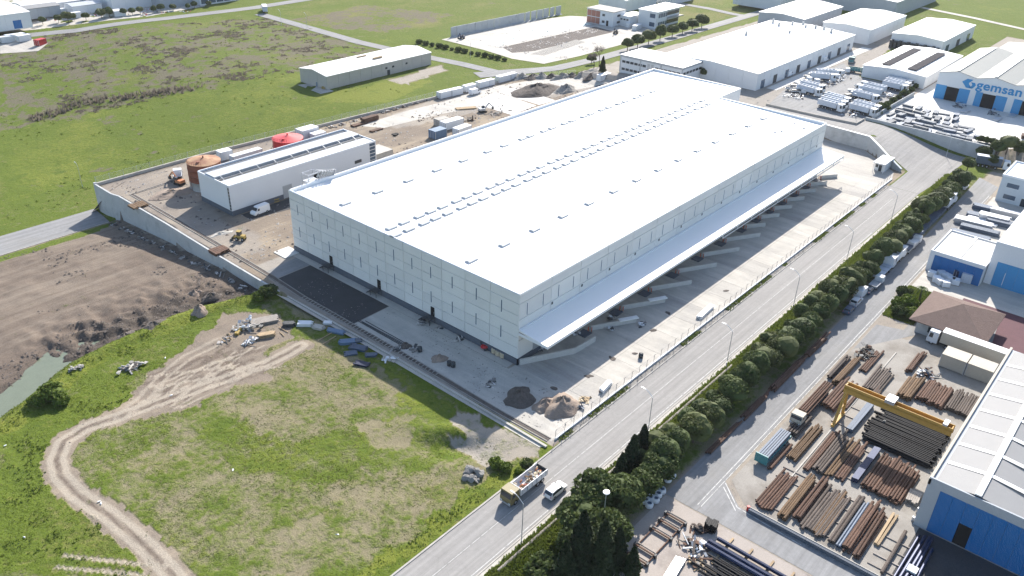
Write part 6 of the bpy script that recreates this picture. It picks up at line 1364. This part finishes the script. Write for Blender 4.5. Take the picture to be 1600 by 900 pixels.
# ------------------------------------------------------------------ precast wall row and unfinished office
tw = MB().box(-2.35, 2.35, -.16, .16, 0, 5.0).box(-2.35, 2.35, -1.3, .5, 0, .3).add([(-.12, .16, .3), (.12, .16, .3), (.12, .16, 4.0), (-.12, .16, 4.0), (-.12, .5, .3), (.12, .5, .3)], [(0, 1, 2, 3), (0, 4, 5, 1), (4, 0, 3), (5, 2, 1), (4, 3, 2, 5)]).mesh('precast_wall', A['concrete_wall'])
for i in range(18):
    f = i/17; p = G(709+f*163, 57-f*34); ob('precast_wall', tw, None, p, rad(random.uniform(-9, 9)), 'precast concrete wall unit, '+nth(i+1)+' from the near end of the far row', 'wall unit', 'precast wall units')
of2 = thing('unfinished_office', 'unfinished office with bare red brick and white walls', 'building', (289, 176, 0))
MB().box(0, 12, 0, 18, 0, 7.8).build('wall', A['white_wall'], of2)
for z in (.3, 4.0):
    for k in range(3): MB().box(-.08, .02, 9+k*3, 11.8+k*3, z, z+3.3).build('brick_panel', A['brick_red'], of2)
MB().box(-.3, 12.3, -.3, 18.3, 7.8, 8.2).build('roof', A['concrete_pale'], of2); MB().box(-.1, .02, 3, 4.4, .1, 3).build('door', A['black'], of2)
for z in (1.4, 5.0): MB().box(-.08, .02, 5.6, 7.4, z, z+1.3).build('window', A['glass'], of2); MB().box(4, 7, -.08, .02, z, z+1.2).build('window', A['glass'], of2)
of3 = thing('modern_office', 'white cubic office with overhanging flat roof and grey glazing', 'building', (303, 156.5, 0))
MB().box(0, 11, 0, 12, 0, 9).box(11, 26, 1, 9, 0, 8.2).build('wall', A['white_wall'], of3); MB().box(-.3, 28.5, -.8, 12.3, 9, 9.5).build('roof', A['roof_white'], of3)
for z in (5.8, 1.2):
    MB().box(-.08, .02, 1.0, 4.4, z, z+2.2).build('window', A['glass_blue'], of3)
    for k in range(4): MB().box(2+k*2.4, 3.9+k*2.4, -.08, .02, z, z+2.2).build('window', A['glass_blue'], of3)
    MB().box(11.5, 25.5, .9, 1.02, z, z+2.0).build('ribbon_window', A['glass'], of3)
MB().box(11, 27, -1.5, 1, 4.2, 4.7).build('balcony', A['concrete_pale'], of3)
ln_ = thing('low_office', 'low white link building between the two unfinished offices', 'building', (296, 169.5, 0))
MB().box(0, 14, 0, 7, 0, 5.6).build('wall', A['white_wall'], ln_); MB().box(-.2, 14.2, -.2, 7.2, 5.6, 5.9).build('roof', A['roof_white'], ln_)
for k in range(3): MB().box(-.08, .02, .8+k*2, 2.2+k*2, 3.4, 4.2).build('window', A['glass'], ln_)
hall('pale block of buildings behind the unfinished office', 330, 365, 195, 215, 0, 7, .6, 'white_wall', 'white_metal', 'office_block', cat='building')
hall('second pale block behind the unfinished office', 372, 400, 188, 205, 0, 9, .6, 'white_wall', 'white_metal', 'office_block', cat='building')
container('white site cabin before the modern office', G(983, 42), 5, 2.5, 2.6, rad(10), A['truck_white'], 'works cabins'); container('second white site cabin before the modern office', G(995, 46), 7, 2.5, 2.6, rad(6), A['truck_white'], 'works cabins')
# ------------------------------------------------------------------ distant industrial plots, top edge
hall('distant white hall with blue doorway at the corner of the picture', 18, 61, 379, 410, 0, 7.4, 1, 'white_wall', 'roof_white', openings=0)
o = MB().box(50, 54, -.1, .02, 0, 4).build('door', A['blue_paint'], None, loc=(2, 379, 0)); tag(o, 'blue doorway board of the distant white hall', 'door board')
hall('distant pale warehouse with blue stripe by the far road', 108, 131, 388, 420, 0, 9, 1, 'white_wall', 'white_metal')
hall('distant grey hall beside the pale warehouse', 131, 151, 378, 420, 0, 9.5, .8, 'grey_cladding', 'grey_roof')
gh2 = hall('distant hall with white framed blue windows', 152, 178, 372, 400, 0, 9, .6, 'white_wall', 'white_metal')
for i in range(5):
    for j in range(2): MB().box(.8+i*5, 5.2+i*5, -.12, -.02, .8+j*4, 4.2+j*4).build('window', A['glass_blue'], gh2)
sheet('far_sign', rect(108, 131, 388, 388.1), A['blue_sign'], 5) if False else None
hall('distant grey shed left of the far yards', 66, 84, 398, 408, 0, 5, .8, 'grey_cladding', 'grey_roof')
hall('distant blue roofed shed in the far yards', 88, 104, 392, 402, 0, 4.5, .8, 'white_wall', 'plant_roof')
hall('distant brown shed at the top edge', 216, 245, 376, 392, 0, 5, .8, 'shed_wall', 'grey_roof')
for i in range(16): tree('pine_tree', 'distant roadside tree, '+nth(i+1)+' along the far road', CR[i % 7], TK, G(70+i*17+random.uniform(-5, 5), 39-i*1.75+random.uniform(-2, 0)), random.uniform(.5, .9), i, 'trees on the far road')
hall('distant low sheds beyond the far yards', 70, 104, 410, 425, 0, 4, .8, 'white_wall', 'shed_roof')
hall('distant warehouse beside the low sheds', 180, 215, 392, 410, 0, 5, .8, 'white_wall', 'shed_roof')
for i, (px, py) in enumerate([(172, 25), (180, 24), (187, 25), (20, 63), (30, 62), (12, 66), (38, 64), (100, 22), (118, 28), (110, 14)]): container('white container in the far yards, '+nth(i+1)+' of the scattered boxes', G(px, py), 6, 3, 3, random.uniform(-.3, .3), A['truck_white'], 'far yard containers')
container('red container at the edge of the heath field', G(64, 70), 5, 3, 2.8, .4, A['red'], 'far red container')
for i in range(34):
    px, py = (random.uniform(60, 150), 8+random.uniform(0, 24)) if i < 20 else (random.uniform(150, 330), random.uniform(14, 26)-(.05*(random.random()))); scrap('heap of stored goods in the far yards, '+nth(i+1)+' of many', G(px, py), 4, 3, 1.6, 10, ['truck_white', 'grey_metal', 'red', 'concrete_pale', 'steel_blue'], 100+i, 'goods_heap')
semi('white bus like lorry on the far road bend', G(414, 19), rad(60), 'box', None, 8)
# ------------------------------------------------------------------ street lamps
def lamp(label, p, h, arm, group='street lamps'):
    t = thing('street_lamp', label, 'lamp', p, 0, group)
    MB().tube((0, 0, 0), (0, 0, .5), .14, .12, 8).build('base', A['galv'], t)
    mb = MB().tube((0, 0, .5), (0, 0, h-1), .085, .06, 7); pr = Vector((0, 0, h-1))
    for k in range(1, 7): q = Vector((0, arm*(k/6), h-1+1.1*math.sin(k/6*1.57))); mb.tube(pr, q, .055, .05, 6); pr = q
    mb.build('pole', A['galv'], t)
    MB().box(-.13, .13, arm-.1, arm+.65, h+.03, h+.16).build('lamp_head', A['grey_metal'], t)
for i, x in enumerate((-37, 0, 31, 64.5, 98, 132)): lamp('tall street lamp on the tree side of the main road, '+nth(i+1)+' from the camera', (x, -32.4, 0), 9.2, 2.0)
t = thing('yard_lamp', 'lamp post with a round white disc top in the tree clump', 'lamp', G(940, 835))
MB().tube((0, 0, 0), (0, 0, 9), .10, .07, 8).build('pole', A['galv'], t); MB().lathe([(.15, 8.95), (.55, 9.02), (.55, 9.14), (.12, 9.2), (.05, 9.25)], 16).build('lamp_head', A['car_white'], t)
for i, (px, py) in enumerate([(129, 292), (1478, 245), (480, 45), (1335, 180), (735, 90), (440, 40)]): lamp('slim lamp post standing alone, '+['by the lower road', 'at the gate junction', 'by the lane to the shed', 'by the truck park road', 'by the back lane', 'by the bend of the lane'][i], G(px, py), 8, 1.2, 'outlying lamp posts')
# ------------------------------------------------------------------ things lying about
for i, (px, py, s) in enumerate([(733, 738, 1.15), (749, 742, 1.05), (736, 750, .8), (728, 748, .75), (741, 747, .6), (745, 752, .55)]):
    o = MB().blob((0, 0, s*.35), (s, s*.85, s*.75), 50+i, 2, .28, .5).build('boulder', A['rock'], None, False, loc=G(px, py), rz=i); tag(o, 'grey boulder in the roadside hollow, '+nth(i+1)+' of the cluster', 'boulder', 'boulders')
for i, (px, py) in enumerate([(125, 575), (112, 578)]): scrap('white rubbish heap by the pond bank' if i == 0 else 'small rubbish heap by the pond bank', G(px, py), .9, .7, .7, 12, ['concrete_pale', 'rubbish', 'rock'], 61+i, 'rubbish_heap')
scrap('dark and white rubble heap on the grass by the dirt fan', G(206, 574), 3.0, 1.6, 1.1, 46, ['rock', 'concrete_pale', 'soil_dark', 'rubbish', 'concrete_pale'], 66, 'rubble_heap')
scrap('large heap of site waste on the dirt fan', G(385, 512), 3.4, 2.6, 1.5, 60, ['rubbish', 'truck_white', 'steel_blue', 'concrete_pale', 'timber_grey', 'rock'], 70, 'waste_heap')
scrap('lower part of the site waste on the dirt fan', G(390, 535), 2.4, 1.6, 1.0, 30, ['rock', 'steel_blue', 'truck_white', 'rubbish'], 71, 'waste_heap')
scrap('scattered timber waste at the edge of the dirt fan', G(352, 532), 2.2, 1.2, .5, 20, ['timber_grey', 'timber', 'rubbish'], 72, 'waste_heap')
stack('stack of weathered planks on the dirt fan', G(413, 503), 6, 2.6, .7, A['timber_grey'], 3, rad(-25), 'plank_stack')
stack('bundle of yellow timber on the dirt fan', G(416, 526), 3.6, 1.4, .9, A['timber'], 4, rad(-28), 'plank_stack')
stack('yellow planks leaning by the site waste', G(373, 520), 2.4, .9, .7, A['loader_yellow'], 3, rad(35), 'plank_stack')
for i, (px, py, m, lx, ly, h) in enumerate([(477, 508, 'truck_white', 3, 1.6, .8), (498, 513, 'concrete_pale', 2.4, 1.6, .6), (512, 506, 'truck_white', 1.6, 1.2, .6), (452, 509, 'dark_metal', 2.4, 1.4, .9), (525, 519, 'blue_tarp', 4, 1.4, .5), (543, 536, 'blue_tarp', 3.4, 1.6, .7), (560, 545, 'steel_blue', 3.6, 1.8, .6), (556, 534, 'steel_grey', 2.4, 1.4, .5), (548, 553, 'steel_blue', 2.4, 1.6, .4), (580, 556, 'steel_blue', 2.2, 1.2, .5), (566, 570, 'steel_navy', 3, 1.5, .5)]):
    stack('shuttering bundle in the shaded grass, '+nth(i+1)+' from the asphalt patch', G(px, py), lx, ly, h, A[m], 3, rad(random.uniform(-70, -20)), 'shuttering_stack', group='shuttering bundles in the grass')
for i, (px, py, qx, qy) in enumerate([(497, 533, 518, 521), (505, 538, 525, 526), (560, 563, 575, 572), (436, 512, 450, 520), (438, 520, 444, 526)]):
    a, b_ = G(px, py), G(qx, qy); o = MB().bar(Vector((0, 0, .15)), b_-a+Vector((0, 0, .15)), .14, .12).build('timber_pole', A['timber'], loc=a); tag(o, 'pale timber pole lying in the grass, '+nth(i+1)+' of five', 'pole', 'timber poles')
scrap('white plastic waste in the shaded grass', G(607, 562), 1.6, 1.2, .5, 18, ['truck_white', 'concrete_pale'], 75, 'waste_heap')
# yard clutter
for i, (px, py) in enumerate([(890, 518), (899, 521), (955, 514), (1003, 508), (954, 498)]): scrap('building waste against the dock walls, '+nth(i+1)+' of the lot', G(px, py), 1.3, .9, .9, 14, ['rubbish', 'dark_metal', 'truck_white'], 80+i, 'waste_heap')
scrap('dark waste under the near end of the canopy', G(846, 546), 1.6, 1.2, .9, 20, ['dark_metal', 'rubbish', 'timber_grey'], 88, 'waste_heap')
for i, (px, py) in enumerate([(1001, 559), (702, 571), (708, 573), (656, 549)]):
    o = thing('steel_drum', 'dark drum standing in the '+['sunny loading yard', 'shade by the small brown heap', 'shade, right of the other drum', 'shade near the channel'][i], 'drum', G(px, py), 0, 'steel drums'); MB().lathe([(.48, 0), (.5, .05), (.5, .55), (.53, .6), (.5, .65), (.5, 1.1)], 14).build('body', A['dark_metal'], o, True); MB().lathe([(.44, 1.05), (.44, 1.08), (.05, 1.1)], 14).build('lid', A['concrete_pale'], o)
dk = [(992, 553), (956, 560), (920, 588), (1021, 516), (1045, 490), (866, 607), (1135, 454), (940, 610)]
for i, (px, py) in enumerate(dk):
    o = MB().blob((0, 0, .02), (.8, .55, .12), 90+i, 2, .4, .2).build('dirt_pile', A['soil_dark'], loc=G(px, py), rz=i); tag(o, 'small spill of dirt on the loading yard, '+nth(i+1)+' of eight', 'dirt pile', 'dirt spills on the yard')
stack('white beams stacked against the yard fence', G(1102, 489), 7, 1.2, .8, A['roof_white'], 3, rad(4), 'beam_stack')
stack('white sheet bundle tilted by the sand heap', G(946, 607), 3.6, 1.0, 1.0, A['white_metal'], 2, rad(8), 'sheet_bundle')
scrap('dark pallets beside the brown sand heap', G(906, 636), .9, .7, .9, 12, ['steel_blue', 'dark_metal'], 95, 'waste_heap')
scrap('yellow straw and chips beside the sand heap', G(915, 625), 1.8, 1.2, .25, 24, ['pallet_cream', 'timber'], 96, 'waste_heap')
o = thing('compactor', 'small red machine parked at the foot of the warehouse front', 'machine', G(757, 546), rad(90)); MB().box(-.7, .7, -.45, .45, .3, 1.0).build('body', A['red'], o); MB().tube((-.5, -.5, .35), (-.5, .5, .35), .35, n=12).build('drum', A['dark_metal'], o); MB().bar((.6, 0, .9), (1.2, 0, 1.5), .5, .06).build('handle', A['dark_metal'], o)
for i, (px, py) in enumerate([(772, 551), (778, 555), (785, 558)]):
    o = thing('cable_bale', 'tan wrapped bale by the warehouse front, '+nth(i+1)+' of three', 'bale', G(px, py), 0, 'tan bales'); MB().lathe([(.6, .12), (.62, .3), (.62, 1.0), (.5, 1.1)], 12).build('bale', A['pallet_cream'], o); MB().box(-.65, .65, -.65, .65, 0, .12).build('pallet', A['timber_grey'], o)
for i, (px, py) in enumerate([(620, 545), (648, 545), (765, 600), (690, 510), (660, 505), (720, 530)]): scrap('scattered rubble on the shaded front yard, '+nth(i+1)+' of six', G(px, py), 1.6, 1.0, .4, 14, ['rubbish', 'rock', 'dark_metal'], 110+i, 'rubble_heap')
pipes('dark conduit lying by the drainage channel', 'conduits by the channel', 20, 36, -11.8, -10.2, 4, .09, 'dark_metal', 1, 2.0, True, .02)
# loader, excavator, reel
def loader(label, p, rz):
    t = thing('wheel_loader', label, 'loader', p, rz); MB().box(-1.6, .5, -.6, .6, .7, 1.5).build('body', A['loader_yellow'], t); c = MB().box(-.5, .5, -.55, .55, 1.5, 2.6).build('cab', A['glass'], t); MB().box(-.6, .6, -.65, .65, 2.6, 2.7).build('roof', A['loader_yellow'], c)
    MB().bar((.4, -.4, 1.1), (1.8, -.4, .8), .15, .25).bar((.4, .4, 1.1), (1.8, .4, .8), .15, .25).build('arm', A['loader_yellow'], t); MB().yprism([(1.7, .2), (2.5, .2), (2.4, .35), (1.9, .5), (1.8, 1.1), (1.65, 1.1)], -.95, .95).build('bucket', A['dark_metal'], t); wheelset(t, (.6, -1.1), .6, .5, .35)
loader('small yellow loader on the sandy site track', G(375, 375), rad(120))
def excavator(label, p, rz, m, s_=.8):
    t = thing('excavator', label, 'excavator', p, rz); t.scale = (s_, s_, s_)
    for s in (-1, 1): MB().yprism([(-1.8, .2), (-1.5, 0), (1.5, 0), (1.8, .2), (1.8, .6), (1.5, .8), (-1.5, .8), (-1.8, .6)], s*1.1-.3, s*1.1+.3).build('track', A['rubber'], t)
    MB().box(-1.9, 1.0, -1.2, 1.2, .95, 2.0).build('body', A[m], t); MB().box(0, 1.3, .2, 1.15, 2.0, 2.9).build('cab', A['glass'], t)
    MB().bar((.9, -.2, 1.6), (3.4, -.2, 4.2), .4, .5).bar((3.4, -.2, 4.2), (5.6, -.2, 2.0), .35, .4).build('boom', A[m], t); MB().yprism([(5.3, 1.9), (5.9, 2.0), (5.8, 1.0), (5.1, .9)], -.7, .3).build('bucket', A['dark_metal'], t)
excavator('orange excavator beside the rusty tank', G(281, 288), rad(100), 'cone_orange'); excavator('grey excavator at work behind the warehouse', G(754, 175), rad(-20), 'grey_metal'); excavator('dark excavator on the far works yard', G(962, 53), rad(200), 'dark_metal')
excavator('dark small excavator by the precast wall row', G(722, 61), rad(200), 'steel_navy')
tipper('white mixer truck beside the rusty tank', G(279, 281), rad(60), 'truck_white', 'truck_white', False, None, 6)
o = thing('cable_reel', 'yellow cable reel beside the plant building', 'reel', G(431, 314)); MB().lathe([(1.1, 0), (1.1, .15), (.5, .15), (.5, .7), (1.1, .7), (1.1, .85)], 18).build('drum', A['loader_yellow'], o); MB().tube((0, 0, .85), (0, 0, .95), .4, n=12).build('hub', A['dark_metal'], o)
o = thing('tyre_pile', 'dark tyre pile on the sandy back yard', 'heap', G(617, 212)); [MB().lathe([(.35, z), (.7, z), (.75, z+.12), (.7, z+.25), (.35, z+.25)], 14, dx, dy).build('tyre', A['rubber'], o) for z, dx, dy in ((0, 0, 0), (.26, .1, 0), (0, 1.4, .3), (0, .5, 1.3), (.26, 1.2, .5))]
scrap('dark heap of forms on the sandy back yard', G(735, 188), 2.6, 1.6, 1.2, 24, ['steel_dark', 'rust', 'timber_grey'], 130, 'scrap_heap')
scrap('formwork rubble along the white back slab', G(775, 178), 4.5, 1.4, 1.0, 30, ['rubbish', 'timber_grey', 'dark_metal', 'rock'], 131, 'rubble_heap')
stack('timber beams on the back yard beside the white slab', G(728, 170), 8, 2.4, .5, A['timber'], 2, rad(-30), 'plank_stack')
for i in range(10):
    scrap('dumped building rubble along the back fence, '+nth(i+1)+' from the red tank', G(520+i*16, 199-i*4.6), 2.2, 1.2, .8, 12, ['rubbish', 'dark_metal', 'concrete_pale', 'rust'], 140+i, 'rubble_heap')
for i in range(14):
    y = 140-i*5.6; scrap('rubble at the foot of the retaining wall, '+nth(i+1)+' from the lower road', (-18.2, y, ZT(-18.2, y)), .9, 2.2, .6, 12, ['rock', 'rubbish', 'dark_metal', 'soil_dark'], 160+i, 'rubble_heap')
for i, (px, py) in enumerate([(195, 525), (240, 508), (330, 464)]):
    heap('lump of churned dark earth by the pit bank, '+nth(i+1)+' of three', G(px, py), (2.2+.4*(i % 3), 1.5+.4*(i % 2)), 0.6+.2*(i % 3), 'soil_dark', 200+i, 'earth_mound', 'mound', .4)
heap('pale spoil heap in the earth pit below the wall', G(305, 463), (3.4, 1.6), 1.6, 'sand_heap', 230, 'earth_mound', 'mound', .35); heap('pale spoil heap at the pit bank', G(312, 487), (2.2, 1.6), 1.8, 'sand_heap', 231, 'earth_mound', 'mound', .3)
for i, (px, py) in enumerate([(155, 784), (158, 787), (38, 840), (8, 697), (364, 735), (527, 836), (268, 618), (258, 560)]): o = MB().blob((0, 0, .1), (.3, .14, .12), 240+i, 1, .4, .3).build('litter', A['truck_white'], loc=G(px, py), rz=i); tag(o, 'scrap of white litter on the meadow, '+nth(i+1)+' of eight', 'litter', 'white litter on the meadow')
# concrete pipe line at the verge
t = thing('verge_wall', 'low rounded concrete wall on the grass verge before the pines', 'wall', (-44, -33.6, 0))
for k in range(30): MB().tube((k*2.5, 0, .18), (k*2.5+2.46, 0, .18), .3, n=10).build('pipe_section', A['timber_grey'], t)
for i, x in enumerate((-16.5, 23, 96)): sheet('crossing_slab', rect(x, x+2.8, -34.6, -31.9), A['concrete_pale'], .09, label='concrete slab bridging the verge, '+nth(i+1)+' from the camera')

def clods(name, n, x0, x1, y0, y1, s0, s1, m, cond, label):
    x = rng.uniform(x0, x1, n); y = rng.uniform(y0, y1, n); kk = cond(x, y); x, y = x[kk], y[kk]; n = len(x); z = zt(x, y, True); s = rng.uniform(s0, s1, n)**1.0
    base = np.array([(1, 0, 0), (-.5, .87, 0), (-.5, -.87, 0), (0, 0, .9)]); fc = np.array([(0, 1, 3), (1, 2, 3), (2, 0, 3)])
    a = rng.uniform(0, 6.283, n); ca, sa = np.cos(a), np.sin(a); jit = 1+.5*rng.uniform(-1, 1, (n, 4, 3)); b = base[None]*jit*s[:, None, None]
    v = np.stack([b[..., 0]*ca[:, None]-b[..., 1]*sa[:, None]+x[:, None], b[..., 0]*sa[:, None]+b[..., 1]*ca[:, None]+y[:, None], b[..., 2]*.7+z[:, None]-.03], -1).reshape(-1, 3)
    f = (fc[None]+4*np.arange(n)[:, None, None]).reshape(-1)
    me = bpy.data.meshes.new(name); me.vertices.add(len(v)); me.vertices.foreach_set('co', v.ravel()); me.loops.add(len(f)); me.loops.foreach_set('vertex_index', f); me.polygons.add(len(f)//3); me.polygons.foreach_set('loop_start', np.arange(len(f)//3)*3); me.materials.append(m); me.update(calc_edges=True)
    return ob(name, me, kind='stuff', label=label)
def offb(x, y): return ~((x > -1) & (x < 172) & (y > -9) & (y < 78)) & ~((x > 0) & (x < 55) & (y > 105) & (y < 123))
clods('rubble', 5200, -14, 190, 78, 152, .12, .55, A['rubbish'], lambda x, y: offb(x, y) & inpoly(x, y, SITE) & (noise2(x, y, 8, 51)+.4*noise2(x, y, 2.5, 52) > .78), 'loose stones and rubble over the unfinished site')
clods('rubble', 2600, -14, 190, 78, 152, .15, .7, A['soil_dark'], lambda x, y: offb(x, y) & inpoly(x, y, SITE) & (noise2(x, y, 10, 53)+.4*noise2(x, y, 3, 54) > .8), 'dark earth clods over the unfinished site')
clods('rubble', 1500, -15, -2, -20, 60, .08, .3, A['rock'], lambda x, y: noise2(x, y, 4, 55) > .55, 'small rubble on the front yard')
clods('clods', 9000, -100, -15, 52, 141, .12, .55, A['soil_dark'], lambda x, y: inpoly(x, y, PIT) & (dline(x, y, BANK) > 3) & (noise2(x, y, 7, 56)+.5*noise2(x, y, 2, 57)+.5*(1-S(6, 22, dline(x, y, BANK))) > .95), 'churned clods of earth in the pit')
clods('clods', 2500, -75, -20, 30, 64, .06, .25, A['sand_heap'], lambda x, y: sample(Rg, x, y) < .3, 'small clods on the dirt fan')
clods('rubble', 2600, -13, 158, -22.05, -20.95, .08, .3, A['rock'], lambda x, y: x > -99, 'stones along the gravel strip by the fence')
clods('rubble', 3200, 205, 300, 150, 205, .2, .9, A['rubbish'], lambda x, y: noise2(x, y, 6, 58) > .6, 'rubble over the far works yard')
clods('rubble', 900, 195, 300, 4, 47, .15, .5, A['rubbish'], lambda x, y: noise2(x, y, 6, 59) > .5, 'litter and stones over the truck park')
# ------------------------------------------------------------------ haze
hz = MB().box(-700, 1500, -900, 1500, -10, 101.5).mesh('haze', [])
hm = bpy.data.materials.new('haze_air'); hm.use_nodes = True; hm.node_tree.nodes.remove(hm.node_tree.nodes['Principled BSDF'])
HAZE = 0.00005
pv = hm.node_tree.nodes.new('ShaderNodeVolumePrincipled'); pv.inputs['Color'].default_value = (.92, .95, 1, 1); pv.inputs['Density'].default_value = HAZE; pv.inputs['Anisotropy'].default_value = .2
hm.node_tree.links.new(pv.outputs[0], hm.node_tree.nodes['Material Output'].inputs['Volume']); hz.materials.append(hm)
ob('haze', hz, kind='stuff', label='thin bright haze in the air')
sc.cycles.volume_bounces = 0; sc.cycles.volume_step_rate = 5
